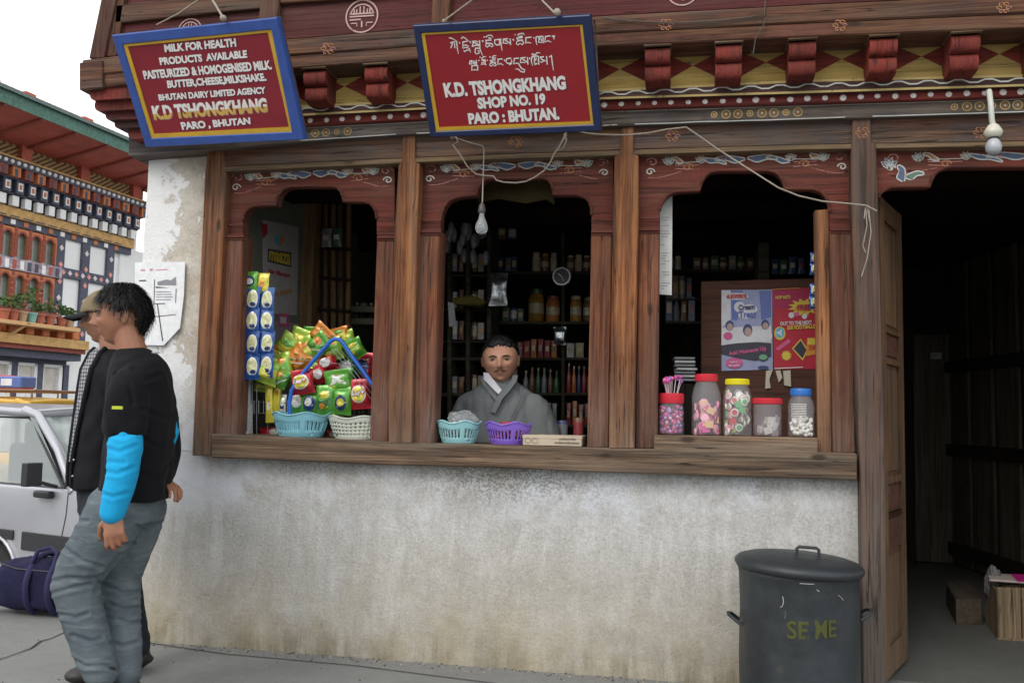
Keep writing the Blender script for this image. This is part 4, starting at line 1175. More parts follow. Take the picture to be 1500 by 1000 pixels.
C_pink = plastic('pink_candy', (.70, .08, .34)); C_pale = plastic('pale_pink_candy', (.80, .36, .46)); C_white = plain('white_candy', (.78, .76, .70), .4, var=.05); C_green = plastic('green_candy', (.12, .38, .14)); C_lime = plastic('olive_candy', (.42, .42, .16)); C_viol = plastic('lilac_candy', (.42, .25, .55))
J1 = jar(964, 1002, 576, 590, 634, M_rlid, 'squat jar of pink candies with a red lid, under the lollipops', lidw=.94)
fill(J1, 's', [C_pink, C_pink, C_viol, C_pale, CND[0]], .0, .85, 130, .0085)
J2 = jar(1013, 1056, 548, 558, 635, M_rlid, 'tall jar with red lid holding pink heart wrapped sweets', lidw=.76, shoulder=.18)
fill(J2, 'ddp', [C_pale, CND[0], C_pink, plastic('peach', (.7, .45, .25))], .0, .55, 46, .013)
J3 = jar(1059, 1101, 555, 563, 635, M_ylid, 'yellow lidded jar of red, green and white wrapped sweets', lidw=.82, shoulder=.16)
fill(J3, 'dp', [C_white, CND[3], C_green, C_lime, C_lime, C_pale], .0, .8, 60, .012)
J4 = jar(1103, 1145, 583, 591, 636, M_rlid, 'wide cloudy jar with a flat red lid and few white strips inside', glass=M_jarf, lidw=1.02, shoulder=.02)
fill(J4, 'p', [C_white, plastic('grey_strip', (.4, .38, .38))], .0, .45, 16, .013, 'wrapped_strips')
J5 = jar(1154, 1193, 569, 579, 636, M_blid, 'blue lidded jar half full of round white mints, nearest the plank', lidw=.76, shoulder=.16)
fill(J5, 's', [C_white], .0, .40, 75, .0095, 'mints')
root, r, zt = J5
mb = MB()
for i in range(9): mb.tube([Vector((r*.98*math.cos(a), r*.98*math.sin(a), zt*(.46+.04*i))) for a in [rad(q) for q in range(215, 290, 8)]], .0016, 4)
mb.build('embossed_ribs', C_white, root, local=True)
# lollipops standing in a hole in the pink jar's lid
x0 = Xat(983, 570, YJ); zt0 = PY(983, 577, YJ).z
M_stick = plastic('white_stick', (.7, .62, .66))
LOL = [plastic('pink_lollipop', (.68, .16, .30)), plastic('magenta_lollipop', (.55, .05, .32)), plastic('violet_lollipop', (.35, .16, .5))]
for i in range(15):
    a = random.uniform(0, 6.28); q = .045*math.sqrt(random.random()); hh = random.uniform(.055, .082)
    b = Vector((x0+q*math.cos(a)*.7, YJ+q*math.sin(a)*.7, zt0-.01)); t = Vector((x0+q*math.cos(a)*1.25, YJ+q*math.sin(a)*1.25, zt0+hh))
    rt = empty('lollipop', b, label='pink or violet lollipop standing on the lid of the squat pink jar', cat='lollipop', group='lollipops on the pink jar')
    mb = MB(); mb.tube([b, t], .0018, 5); mb.build('stick', M_stick, rt)
    mb = MB(); mb.ell(t, (.0095, .0095, .0105), 12, 8); mb.build('candy_ball', LOL[i % 3], rt, smooth=60)
# ---- brown board with two posters behind the jars
YB = .62
mb = MB(); fr([(1027, 412), (1290, 405), (1290, 668), (1027, 664)], YB, YB+.03, mb); BRD = mb.build('brown_board', M_ply, bevel=.003)
tag(BRD, 'reddish brown board standing behind the jars with two posters on it', 'board')
def flat(mb, pts, Y, mi=0): mb.poly([PY(a, b, Y) for a, b in pts], mi)
def crp(pts, ox, oy, k): return [(ox+a/k, oy+b/k) for a, b in pts]
def ellp(cx, cy, rx, ry, n=20): return [(cx+rx*math.cos(2*math.pi*i/n), cy+ry*math.sin(2*math.pi*i/n)) for i in range(n)]
def starp(cx, cy, r0, r1, n=10, sq=1.0): return [(cx+(r0 if i % 2 else r1)*math.cos(math.pi*i/n), cy+sq*(r0 if i % 2 else r1)*math.sin(math.pi*i/n)) for i in range(2*n)]
I = {}
def ink(nm, c):
    if nm not in I: I[nm] = plain('poster_'+nm, c, .5, .4, var=.1, scale=25)
    return I[nm]
def poster(name, quad, base, items, texts, label, Y=YB, cat='poster', ox=1040, oy=400, k=6.25, pt=None):
    """items: (pts, colour); texts: (body, quad, colour)"""
    P = pt or (lambda a, b, h: PY(a, b, Y-h))
    root = empty(name, P((quad[3][0]+quad[2][0])/2, (quad[3][1]+quad[2][1])/2, .002), label=label, cat=cat)
    n_ = (P(*quad[0], .004)-P(*quad[0], .001))
    mb = MB(); mb.prism([P(a, b, .003) for a, b in quad], -n_*.6); mb.build('poster_sheet', base, root)
    mats = []; mb = MB()
    for i, (pts, m) in enumerate(items):
        if m not in mats: mats.append(m)
        mb.poly([P(a, b, .0036+.00025*i) for a, b in crp(pts, ox, oy, k)], mats.index(m))
    if items: mb.build('poster_picture', mats, root)
    h = .0036+.00025*len(items)+.0006
    for body, q, m in texts:
        mb = MB(); text_map(body, quad_fn(crp(q, ox, oy, k), lambda a, b: P(a, b, h)), mb, 0, .035); mb.build('lettering', m, root); h += .0003
    return root
lav = ink('lavender', (.30, .33, .52)); wht = ink('white', (.62, .62, .66)); dbl = ink('dark_blue', (.05, .06, .16)); pnk = ink('pink', (.58, .10, .26)); skn = ink('skin', (.42, .30, .27)); red = ink('red', (.45, .03, .05)); yel = ink('yellow', (.62, .48, .06)); blu = ink('blue', (.12, .16, .42)); drk = ink('dark', (.04, .04, .06)); mag = ink('magenta', (.36, .02, .08)); org = ink('orange', (.6, .25, .05)); cyn = ink('cyan', (.12, .4, .55)); grn = ink('green', (.15, .35, .2))
it = [([(105,155),(190,155),(190,420),(105,500)], wht), ([(190,160),(300,160),(250,430),(200,430)], blu), ([(450,160),(560,160),(560,400),(470,430)], blu), ([(105,500),(560,480),(560,640),(105,660)], wht),
 (ellp(240,212,112,34), wht), (ellp(240,212,100,26), ink('pale_pink', (.62,.4,.42))),
 (ellp(270,310,50,50), wht), (ellp(360,330,75,45), wht), (ellp(330,385,70,35), wht)]
for cx, cy, s in ((180, 480, 1.0), (345, 520, 1.15), (505, 470, .95)):
    it += [(ellp(cx, cy+110*s, 70*s, 60*s), wht), (ellp(cx, cy, 38*s, 48*s), dbl), (ellp(cx+3, cy+14*s, 28*s, 34*s), skn)]
it += [([(105,660),(250,640),(430,630),(560,640),(560,760),(420,800),(280,780),(105,740)], drk), (ellp(165,575,42,36), pnk), (ellp(222,822,78,48), pnk), (ellp(487,770,46,34), drk), (ellp(487,768,38,25), grn), (ellp(487,862,50,16), dbl)]
poster('sweets_poster', [(1057,425),(1131,424),(1132,541),(1057,543)], lav, it,
 [("A.KWIK'S", [(150,195),(335,190),(335,228),(150,233)], red), ('Cream', [(260,290),(410,280),(410,330),(260,338)], dbl), ('Treat', [(265,345),(420,340),(420,405),(265,410)], blu), ('Add Moments Up', [(170,720),(510,665),(520,715),(175,765)], pnk), ('Yummy', [(180,805),(255,800),(255,822),(180,826)], wht), ('for sure', [(170,835),(265,830),(265,850),(170,855)], wht)],
 'pale blue poster of three children with pink captions on the brown board')
it = [([(570,155),(960,150),(960,300),(570,330)], mag), (starp(860,310,150,95,12,.55), yel), (ellp(860,320,85,35), org), (ellp(745,385,26,26), wht), (ellp(795,375,22,20), pnk), (ellp(865,395,24,24), wht), (ellp(640,550,52,62), yel), (ellp(640,545,40,48), cyn), (starp(640,545,40,14,3), wht),
 ([(600,690),(720,600),(740,630),(625,710)], pnk), ([(750,690),(830,600),(900,700),(850,800)], yel), ([(765,692),(830,615),(885,702),(848,780)], drk), ([(890,590),(975,590),(980,740),(880,760)], org), ([(895,600),(975,600),(975,650),(895,650)], yel), (starp(700,755,52,34,12), yel), ([(590,868),(850,856),(850,864),(590,877)], wht), ([(570,145),(820,133),(820,140),(570,153)], org)]
poster('football_poster', [(1131.5,424),(1197,420.5),(1198,540),(1134,541.5)], ink('crimson', (.42, .02, .04)), it,
 [('HOP NETS', [(600,208),(735,203),(735,236),(600,240)], yel), ('FREE', [(800,290),(920,285),(920,335),(800,340)], mag), ('OUT TO THE NEXT', [(640,445),(930,432),(935,468),(645,480)], wht), ('500 FOOTBALLS', [(705,482),(960,466),(962,505),(708,520)], yel), ('STAR', [(905,660),(968,656),(968,700),(905,705)], red)],
 'red football poster with yellow stars on the brown board', Y=YB)
mb = MB()
for q in ([(1122,543),(1132,541),(1127,556),(1129,568),(1121,569)], [(1136,543),(1143,542),(1146,553),(1141,560)], [(1147,543),(1158,542),(1159,566),(1149,564)]): fr(q, YB-.012, YB-.010, mb)
o = mb.build('torn_paper', ink('old_paper', (.5, .45, .36))); tag(o, 'torn pale paper scraps stuck under the football poster', 'paper')
# white paper sheet hanging at the left of the right hand window
root = empty('price_list', PY(975, 432, .13), label='long narrow white printed sheet hanging inside the right window', cat='paper')
mb = MB(); fr([(966, 288), (985, 286), (984, 432), (966, 431)], .13, .1315, mb); mb.build('paper_sheet', ink('white_sheet', (.62, .62, .60)), root)
mb = MB(); random.seed(11)
for y in range(318, 425, 4):
    if random.random() < .3: continue
    a = 967+random.uniform(0, 4); b = random.uniform(a+4, 982)
    flat(mb, [(a, y), (b, y), (b, y+1), (a, y+1)], .1288)
mb.build('printed_lines', ink('grey_print', (.3, .3, .32)), root)
# ---- sachets
def pillow(w, h, t, nu=12, nv=12, crimp=.1, seed=0, wr=.012):
    """(u,v)->local point on front (side=1) or back (-1) of a filled packet standing in xz, facing -y"""
    def fn(u, v, side=1):
        a = 1-abs(2*u-1)**3.2; b = min(1, max(0, (v-crimp*.6)/(.28)))*min(1, max(0, (1-crimp*.6-v)/(.28)))
        b = math.sin(b*math.pi/2)
        d = t*.5*(a**.6)*b if a > 0 else 0
        n = noise.noise(Vector((u*6+seed, v*6, seed*1.7)))*wr*(.4+b*.6)
        pin = 1-.05*b
        x = (u-.5)*w*pin; z = v*h
        return Vector((x+n*.3, -side*d+n*(.6 if side > 0 else .6), z+noise.noise(Vector((u*4, seed, v*4)))*wr*.4))
    v = []; f = []
    for side in (1, -1):
        o = len(v)
        for j in range(nv+1):
            for i in range(nu+1): v.append(fn(i/nu, j/nv, side))
        for j in range(nv):
            for i in range(nu):
                a = o+j*(nu+1)+i; q = (a, a+1, a+nu+2, a+nu+1)
                f.append(q if side > 0 else q[::-1])
    return fn, v, f
def deco(fn, pts, mb, mi, M, lift=.0012):
    """polygon in (u,v) draped on the front via a small grid fan"""
    cu = sum(p[0] for p in pts)/len(pts); cv = sum(p[1] for p in pts)/len(pts); K = 4
    rings = [[M @ (fn(lerp(cu, p[0], k/K), lerp(cv, p[1], k/K))+Vector((0, -lift, 0))) for p in pts] for k in range(1, K+1)]
    n = len(pts); v = [M @ (fn(cu, cv)+Vector((0, -lift, 0)))]
    for r_ in rings: v += r_
    f = [(0, 1+i, 1+(i+1) % n) for i in range(n)]
    for k in range(K-1):
        for i in range(n): f.append((1+k*n+i, 1+k*n+(i+1) % n, 1+(k+1)*n+(i+1) % n, 1+(k+1)*n+i))
    mb.add(v, f, mi)
foil = lambda nm, c: plain('foil_'+nm, c, .25, .8, .2, var=.12, scale=9, bump=.35)
F = dict(blue=foil('blue', (.014, .07, .27)), yel=foil('yellow', (.62, .55, .06)), cream=foil('cream', (.62, .62, .35)), white=foil('white', (.68, .68, .66)), green=foil('green', (.10, .34, .04)), lime=foil('lime', (.34, .50, .06)), red=foil('red', (.46, .015, .03)), orange=foil('orange', (.62, .22, .03)), dkg=foil('dark_green', (.03, .14, .04)), navy=foil('navy', (.02, .04, .16)))
def uvell(cu, cv, ru, rv, n=18): return [(cu+ru*math.cos(2*math.pi*i/n), cv+rv*math.sin(2*math.pi*i/n)) for i in range(n)]
def packet(name, pc, size, tilt, mat, design, label, cat, group=None, Y=.2, yaw=0, thick=None, parent=None, seed=None, root=None, pname='packet_body'):
    """pc: pixel centre, size: px (w,h)"""
    seed = random.uniform(0, 50) if seed is None else seed
    m = mpp(pc[0], pc[1], Y); w, h = size[0]*m, size[1]*m
    c = PY(pc[0], pc[1], Y)
    fn, v, f = pillow(w, h, thick or min(w, h)*.55, seed=seed, wr=.05*min(w, h))
    M = Matrix.Translation(c) @ Matrix.Rotation(yaw, 4, 'Z') @ Matrix.Rotation(rad(-tilt), 4, 'Y') @ Matrix.Translation((0, 0, -h/2))
    root = root or empty(name, c-Vector((0, 0, h/2)), label=label, cat=cat, group=group)
    mb = MB(); mb.add([M @ p for p in v], f); o = mb.build(pname, mat, root, smooth=50)
    if design:
        mats = []; mb = MB()
        for i, (pts, mm) in enumerate(design):
            if mm not in mats: mats.append(mm)
            deco(fn, pts, mb, mats.index(mm), M, .0012+.0008*i)
        mb.build('printed_design', mats, o)
    return root, fn, M
def sachet_strip(name, cols, label, Y=.09):
    root = None
    for (x, ys, w, h, kinds) in cols:
        for i, y in enumerate(ys):
            kd = kinds[i] if i < len(kinds) else kinds[-1]
            if root is None:
                root = empty(name, PY(x, max(ys), Y), label=label, cat='sachets')
            des = {'b': (F['blue'], [(uvell(.55, .5, .36, .36), F['white']), (uvell(.52, .52, .30, .30), F['cream']), ([(.1,.12),(.9,.12),(.9,.2),(.1,.2)], F['blue']), (uvell(.6, .3, .18, .08), F['navy'])]),
                   'g': (F['green'], [(uvell(.5, .5, .36, .26), F['navy']), (uvell(.5, .5, .26, .16), F['white'])]), 'y': (F['yel'], [(uvell(.5, .45, .2, .2), F['orange'])]),
                   'w': (F['white'], [([(.1,.35),(.9,.35),(.9,.6),(.1,.6)], F['blue'])])}[kd]
            packet(None, (x+random.uniform(-.7, .7), y), (w, h), random.uniform(-3, 3), des[0], des[1], None, None, Y=Y+(.012 if x > 380 else 0), yaw=random.uniform(-.1, .1), thick=.012, root=root, pname='sachet')
    return root
sachet_strip('sachet_strip', [(369, [537, 503, 470, 438], 23, 35, 'b'), (390, [535, 503, 470, 439], 23, 34, 'b'), (366, [412], 24, 27, 'g'), (384, [415], 20, 28, 'y')], 'double strip of blue sachets with a green top pack hanging in the left window')
sachet_strip('sachet_strip', [(1191, [443, 425], 11, 20, 'b'), (1191, [394, 378], 10, 18, 'b')], 'narrow strip of blue and yellow sachets peeping beside the inner plank', Y=.2)
sachet_strip('sachet_strip', [(644, [512, 490, 468], 9, 24, 'wbw')], 'thin white and blue sachets hanging at the left edge of the middle window', Y=.14)
# ---- drink banner and small pictures on the inner board
wb = ink('banner_white', (.42, .40, .40))
poster('drink_banner', [(384,322),(437,333),(434,462),(385,458)], wb,
 [([(237,215),(300,200),(335,220),(325,265),(290,300),(255,280)], cyn), ([(290,210),(335,220),(325,265),(290,300)], org), ([(130,100),(180,110),(185,180),(145,240)], red), ([(185,318),(388,352),(385,480),(182,430)], drk)],
 [('maaza', [(195,335),(380,365),(378,465),(192,420)], yel), ('Har Mausam', [(190,485),(378,530),(375,570),(188,528)], red), ('Ho Jaiye', [(200,690),(390,655),(395,710),(210,745)], org)],
 'pale soft drink banner on the green inner wall of the left window', ox=360, oy=310, k=5.88, pt=lambda a, b, h: on_left(a, b)+nl*(h if nl.dot(CAM-LA) > 0 else -h), cat='banner')
poster('small_poster', [(402,470),(438,474),(437,540),(402,540)], ink('grey_poster', (.32, .28, .28)),
 [([(240,280),(295,285),(295,355),(240,350)], pnk), ([(250,300),(280,303),(280,335),(250,332)], wht), ([(275,375),(310,365),(300,400),(280,395)], pnk), ([(225,430),(250,425),(250,470),(225,470)], red)], [],
 'little grey and pink picture sheet below the drink banner', ox=340, oy=380, k=3.571, pt=lambda a, b, h: on_left(a, b)+nl*(h if nl.dot(CAM-LA) > 0 else -h))
# ---- blue tube rack with wire basket
YR = .27
M_btube = plastic('blue_rack_tube', (.02, .12, .52)); M_wire = plain('steel_wire', (.28, .28, .30), .35, .5, .8)
root = empty('snack_rack', PY(450, 640, YR), label='blue tube wire rack holding crisp packets in the left window', cat='rack')
mb = MB(); mb.tube([PY(x, y, YR-.09) for x, y in [(366, 560), (365, 600), (363, 642)]], .0115, 10); mb.build('rack_tube', M_btube, root, smooth=50)
pk = [(425, 606), (424, 590), (427, 572), (436, 556), (455, 533), (475, 510), (484, 500), (490, 496.5), (498, 497), (503, 503), (515, 521), (530, 541), (545, 562), (560, 585)]
mb = MB(); mb.tube([PY(x, y, YR-.16) for x, y in pk], .0105, 10); mb.build('rack_tube', M_btube, root, smooth=50)
mb = MB()
def wr(pts, Y): mb.tube([PY(x, y, Y) for x, y in pts], .0018, 5)
for y in (562, 588, 604): wr([(368, y), (420, y+2), (565, y+5)], YR-.07)
for x in range(372, 566, 7): wr([(x, 586), (x, 606)], YR-.068)
for x in (376, 392, 410, 470, 530): wr([(x, 562), (x, 640)], YR-.06)
for d in (0, 7, 13): wr([(486+d, 512), (516+d, 548), (544+d, 585)], YR-.15)
wr([(470, 530), (540, 537)], YR-.15)
mb.build('wire_shelf', M_wire, root)
# ---- crisp packets
def lays(c, s, t, label, Y=.16, txt=True):
    r_, fn, M = packet('crisp_packet', c, s, t, F['red'], [(uvell(.5, .5, .36, .30), F['white']), (uvell(.5, .5, .31, .25), F['yel'])], label, 'crisp packet', 'crisp packets heaped in the left window', Y=Y, seed=len(label)*.7)
    mb = MB(); text_map("Lay's", lambda u, v: M @ (fn(.22+.56*u, .40+.2*v+.06*u)+Vector((0, -.006, 0))), mb, 0, .06); text_map("Lay's", lambda u, v: M @ (fn(.21+.58*u, .385+.225*v+.06*u)+Vector((0, -.0048, 0))), mb, 1, .12)
    mb.build('lettering', [F['white'], F['red']], r_)
K = lambda x, y: (340+x/3.571, 380+y/3.571)
def bag(c, s, t, col, des, label, Y=.2, yaw=0):
    rr_ = random.Random(int(c[0]*7+c[1])); ex = []
    for i in range(6):
        u = rr_.uniform(.15, .8); v_ = rr_.uniform(.15, .82); w_ = rr_.uniform(.03, .12); h_ = rr_.uniform(.02, .06); sk = rr_.uniform(-.06, .06)
        ex.append(([(u, v_), (u+w_, v_+sk), (u+w_, v_+sk+h_), (u, v_+h_)], F[rr_.choice(['white', 'yel', 'cream', 'dkg', 'orange', 'red'])]))
    packet('crisp_packet', K(*c), (s[0]/3.571*(1.26 if c[1] < 600 else 1.14), s[1]/3.571*(1.26 if c[1] < 600 else 1.14)), t, F[col], des+ex, label, 'crisp packet', 'crisp packets heaped in the left window', Y=Y, yaw=yaw)
patch = lambda a, b, c_='yel': [([(.12,.2),(.88,.3),(.88,.62),(.12,.52)], F[a]), (uvell(.55, .68, .25, .12), F[b]), (uvell(.4, .3, .15, .1), F[c_])]
stripe = [([(.1,.1),(.35,.1),(.9,.75),(.9,.95)], F['dkg']), ([(.3,.1),(.5,.1),(.9,.5),(.9,.65)], F['white']), (uvell(.35, .65, .22, .14), F['orange'])]
bag((285,455),(85,105),-35,'lime',patch('yel','green'),'lime green packet with yellow band, upper left of the heap',.24)
bag((350,432),(90,110),-20,'lime',patch('green','yel'),'lime packet with green band beside the uppermost left packet',.27)
bag((415,405),(75,80),-5,'green',patch('lime','yel'),'green packet at the crown of the heap',.3)
bag((195,582),(90,105),-20,'lime',patch('yel','green'),'lime packet sticking out furthest left beside the blue sachets',.13,.3)
bag((262,560),(85,105),15,'lime',patch('green','orange'),'lime and green packet right of the furthest left one',.17)
bag((262,620),(70,80),-30,'green',stripe,'green and orange striped packet low on the left side',.15)
bag((345,515),(95,95),-50,'orange',stripe,'orange packet with dark green stripes lying across the left half',.2)
bag((390,475),(80,100),30,'lime',patch('yel','orange'),'lime packet under the striped orange ones',.22)
bag((470,400),(100,80),-40,'orange',stripe,'orange striped packet on top just left of the tube peak',.24)
bag((455,450),(90,90),-50,'green',stripe,'green striped packet under the top orange one',.2)
bag((560,395),(80,60),15,'orange',patch('yel','green'),'orange packet behind the peak of the blue tube',.3)
bag((605,425),(70,80),25,'lime',patch('green','yel'),'lime packet behind the right leg of the blue tube',.3)
lays(K(370,640), (34,34), 8, 'red packet with a round yellow badge in the middle of the heap', .13)
bag((455,600),(75,80),35,'red',[(uvell(.5,.5,.3,.28),F['white'])],'tilted red packet half hidden behind the middle red one',.2)
bag((495,540),(80,75),20,'red',[(uvell(.5,.5,.3,.25),F['white'])],'small red packet under the tube peak',.22)
bag((560,640),(135,110),8,'green',[([(.2,.35),(.8,.35),(.75,.75),(.3,.8)],F['white']),(uvell(.3,.25,.2,.15),F['lime'])],'plump green packet with a white window in the centre right',.17)
bag((490,735),(85,130),3,'green',patch('dkg','yel','orange'),'upright green packet in the middle of the bottom row',.14)
bag((578,735),(90,125),-4,'green',[(uvell(.5,.4,.32,.26),F['navy']),(uvell(.5,.42,.2,.14),F['yel'])],'upright green packet with a blue patch next to the big red one',.15)
bag((415,745),(90,110),-8,'green',[(uvell(.5,.45,.34,.3),F['navy']),(uvell(.45,.5,.2,.16),F['white'])],'green packet with a blue patch left of the bottom row middle',.17)
bag((345,740),(80,110),6,'green',[(uvell(.5,.5,.3,.28),F['white'])],'green packet with white patch behind the blue tube foot',.2)
lays((528,577), (31,42), 4, 'large red packet with a round yellow badge at the right edge', .16)
bag((600,560),(100,90),20,'dkg',[(uvell(.5,.5,.3,.25),F['white'])],'dark packet in the shadow behind the right leg of the tube',.3)
bag((195,745),(38,175),4,'yel',[([(.3,.3),(.7,.3),(.7,.5),(.3,.5)],F['white'])],'narrow yellow packet hanging at the far left of the rack',.19)
bag((237,720),(38,150),-4,'yel',[([(.3,.55),(.7,.55),(.7,.7),(.3,.7)],F['orange'])],'narrow yellow packet hanging second from the left of the rack',.2)
bag((265,760),(34,90),0,'white',[([(.2,.3),(.8,.3),(.8,.5),(.2,.5)],F['navy'])],'narrow white packet hanging right of the two yellow ones',.21)
bag((205,905),(110,45),5,'red',[(uvell(.7,.6,.25,.3),F['white'])],'red packet lying flat on the sill behind the light blue basket',.27)
bag((530,915),(60,35),0,'red',[(uvell(.5,.5,.25,.3),F['white'])],'red packet lying flat between the two left baskets',.27)
bag((690,560),(100,110),0,'red',[(uvell(.5,.5,.3,.25),F['navy'])],'dark red packet hanging behind the right end of the tube',.34)
for c, s_, t, col, des, lb in (((235,515),(90,100),-30,'lime',patch('green','yel'),'lime packet between the leftmost packets, leaning left'), ((310,560),(90,90),10,'green',patch('lime','yel'),'green packet behind the middle red one'), ((520,470),(90,90),15,'lime',patch('green','orange'),'lime packet under the peak of the tube, left of it'), ((330,600),(80,90),-20,'lime',stripe,'striped lime packet above the tube foot'), ((420,560),(90,90),-25,'green',patch('yel','lime'),'green packet touching the blue tube midway'), ((640,470),(80,80),30,'green',patch('lime','yel'),'green packet under the right tube leg near its top'), ((250,480),(70,80),-10,'green',stripe,'striped green packet in the upper left of the heap'), ((160,640),(80,85),-5,'lime',patch('green','yel'),'lime packet hanging lowest on the far left')):
    bag(c, s_, t, col, des, lb, .235)
# ---- shelving behind the shopkeeper
YS = 1.95
root = empty('shelf_unit', PY(770, 640, YS), label='dark olive shelving full of goods behind the shopkeeper', cat='shelves')
K2 = lambda x, y: (640+x/3.448, 330+y/3.448)
def shp(x0, x1, y0, y1, nm, dy=.3, Y=YS, mat=None, par=root):
    mb = MB(); fr([(x0, y0), (x1, y0), (x1, y1), (x0, y1)], Y, Y+dy, mb); mb.build(nm, mat or M_darkx, par, bevel=.003)
SHY = [397, 470.5, 523.5, 575, 622]
for i, y in enumerate(SHY): shp(725, 905, y, y+4, 'shelf')
for x in (719, 822, 900): shp(x, x+5, 340, 660, 'upright')
for y in (350, 400, 450, 497, 523, 575, 615): shp(640, 716, y+2*(y < 500), y+5, 'shelf', Y=YS-.25)
for x in (655, 682, 713): shp(x, x+6, 330, 660, 'upright', Y=YS-.26)
for y in (394, 470): shp(974, 1110, y, y+4, 'shelf')
shp(1111, 1127, 355, 412, 'upright', Y=1.2, mat=M_darkx)
for y in (470, 560): shp(520, 552, y, y+5, 'shelf', Y=1.5)
for y in (448, 466): shp(514, 560, y, y+9, 'shelf', Y=1.3, mat=plain('olive_shelf_edge', (.13, .13, .08), .7))
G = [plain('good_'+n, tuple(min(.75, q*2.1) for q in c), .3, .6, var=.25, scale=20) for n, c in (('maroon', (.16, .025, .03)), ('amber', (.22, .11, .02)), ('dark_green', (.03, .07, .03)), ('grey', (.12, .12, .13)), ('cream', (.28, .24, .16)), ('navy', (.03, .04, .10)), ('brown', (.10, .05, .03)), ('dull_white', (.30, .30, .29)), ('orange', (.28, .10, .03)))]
def item(kind, px, yb, wpx, hpx, mat, cap, label, group, Y, cat=None):
    c = PY(px, yb, Y); m = mpp(px, yb, Y); w, h = wpx*m, hpx*m
    c.y += w/2+.01
    nm = {'j': 'storage_jar', 'b': 'bottle', 'x': 'goods_box', 'p': 'goods_packet', 't': 'tin'}[kind]
    root = empty(nm, c, label=label, cat=cat or {'j': 'jar', 'b': 'bottle', 'x': 'box', 'p': 'packet', 't': 'tin'}[kind], group=group)
    mb = MB(); r = w/2
    if kind == 'j':
        mb.lathe([(r*.9, 0), (r, .006), (r, h*.7), (r*.8, h*.84), (r*.75, h*.86)], n=16); mb.build('jar_body', mat, root, local=True, smooth=50)
        mb = MB(); mb.lathe([(r*.82, h*.85), (r*.84, h*.87), (r*.84, h*.98), (r*.7, h)], n=16); mb.build('lid', cap, root, local=True, smooth=50)
        mb = MB(); mb.lathe([(r*1.01, h*.25), (r*1.01, h*.55)], n=16, cap=False); mb.build('jar_label', G[4], root, local=True, smooth=50)
    elif kind == 'b':
        mb.lathe([(r*.9, 0), (r, .004), (r, h*.55), (r*.4, h*.75), (r*.35, h*.92)], n=12); mb.build('bottle_body', mat, root, local=True, smooth=50)
        mb = MB(); mb.lathe([(r*.42, h*.90), (r*.42, h)], n=12); mb.build('cap', cap, root, local=True)
    elif kind == 'x':
        mb.box((-r, -r, 0), (r, r, h)); mb.build('box_body', mat, root, local=True, bevel=.002)
        mb = MB(); mb.box((-r*.7, -r-.0012, h*.3), (r*.7, -r+.001, h*.7)); mb.build('box_label', cap, root, local=True)
    elif kind == 't':
        mb.lathe([(r*.98, 0), (r, .003), (r, h-.003), (r*.95, h)], n=16); mb.build('tin_body', mat, root, local=True, smooth=50)
        mb = MB(); mb.lathe([(r*1.012, h*.2), (r*1.012, h*.8)], n=16, cap=False); mb.build('tin_label', cap, root, local=True, smooth=50)
    else:
        fn, v, f = pillow(w, h, w*.4, 6, 6, seed=px, wr=w*.05); mb.add(v, f); mb.build('packet_body', mat, root, local=True, smooth=50)
        mb = MB(); deco(fn, [(.2, .35), (.8, .35), (.8, .65), (.2, .65)], mb, 0, Matrix.Identity(4)); mb.build('packet_label', cap, root, local=True)
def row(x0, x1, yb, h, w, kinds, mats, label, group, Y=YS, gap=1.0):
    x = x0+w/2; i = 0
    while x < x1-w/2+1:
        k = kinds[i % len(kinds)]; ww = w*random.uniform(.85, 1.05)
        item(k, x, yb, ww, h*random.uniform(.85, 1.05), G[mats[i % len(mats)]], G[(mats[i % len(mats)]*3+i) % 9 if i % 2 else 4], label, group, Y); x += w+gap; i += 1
random.seed(21)
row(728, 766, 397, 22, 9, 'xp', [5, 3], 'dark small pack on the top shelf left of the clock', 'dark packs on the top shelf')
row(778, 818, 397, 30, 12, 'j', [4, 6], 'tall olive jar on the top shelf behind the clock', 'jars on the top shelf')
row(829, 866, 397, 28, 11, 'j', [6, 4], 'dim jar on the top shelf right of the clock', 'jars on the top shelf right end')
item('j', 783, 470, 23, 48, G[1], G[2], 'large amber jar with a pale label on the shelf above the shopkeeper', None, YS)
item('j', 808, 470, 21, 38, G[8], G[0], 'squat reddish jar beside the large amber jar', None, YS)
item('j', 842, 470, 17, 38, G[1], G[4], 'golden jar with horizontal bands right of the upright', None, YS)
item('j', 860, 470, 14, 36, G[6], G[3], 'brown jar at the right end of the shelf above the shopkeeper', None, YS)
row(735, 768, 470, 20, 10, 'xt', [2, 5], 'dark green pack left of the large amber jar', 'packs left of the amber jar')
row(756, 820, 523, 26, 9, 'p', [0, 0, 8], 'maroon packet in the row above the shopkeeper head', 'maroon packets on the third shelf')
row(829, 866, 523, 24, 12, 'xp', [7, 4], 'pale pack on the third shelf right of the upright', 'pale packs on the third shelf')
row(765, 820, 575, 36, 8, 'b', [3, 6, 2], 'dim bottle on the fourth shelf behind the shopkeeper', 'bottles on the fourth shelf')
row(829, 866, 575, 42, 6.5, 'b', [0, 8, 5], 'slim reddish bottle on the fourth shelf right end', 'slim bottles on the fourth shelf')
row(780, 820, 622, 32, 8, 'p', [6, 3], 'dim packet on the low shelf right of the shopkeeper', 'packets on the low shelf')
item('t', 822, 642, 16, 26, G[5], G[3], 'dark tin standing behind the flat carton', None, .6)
item('t', 846, 642, 15, 30, G[6], G[0], 'brown jar standing behind the right end of the flat carton', None, .62)
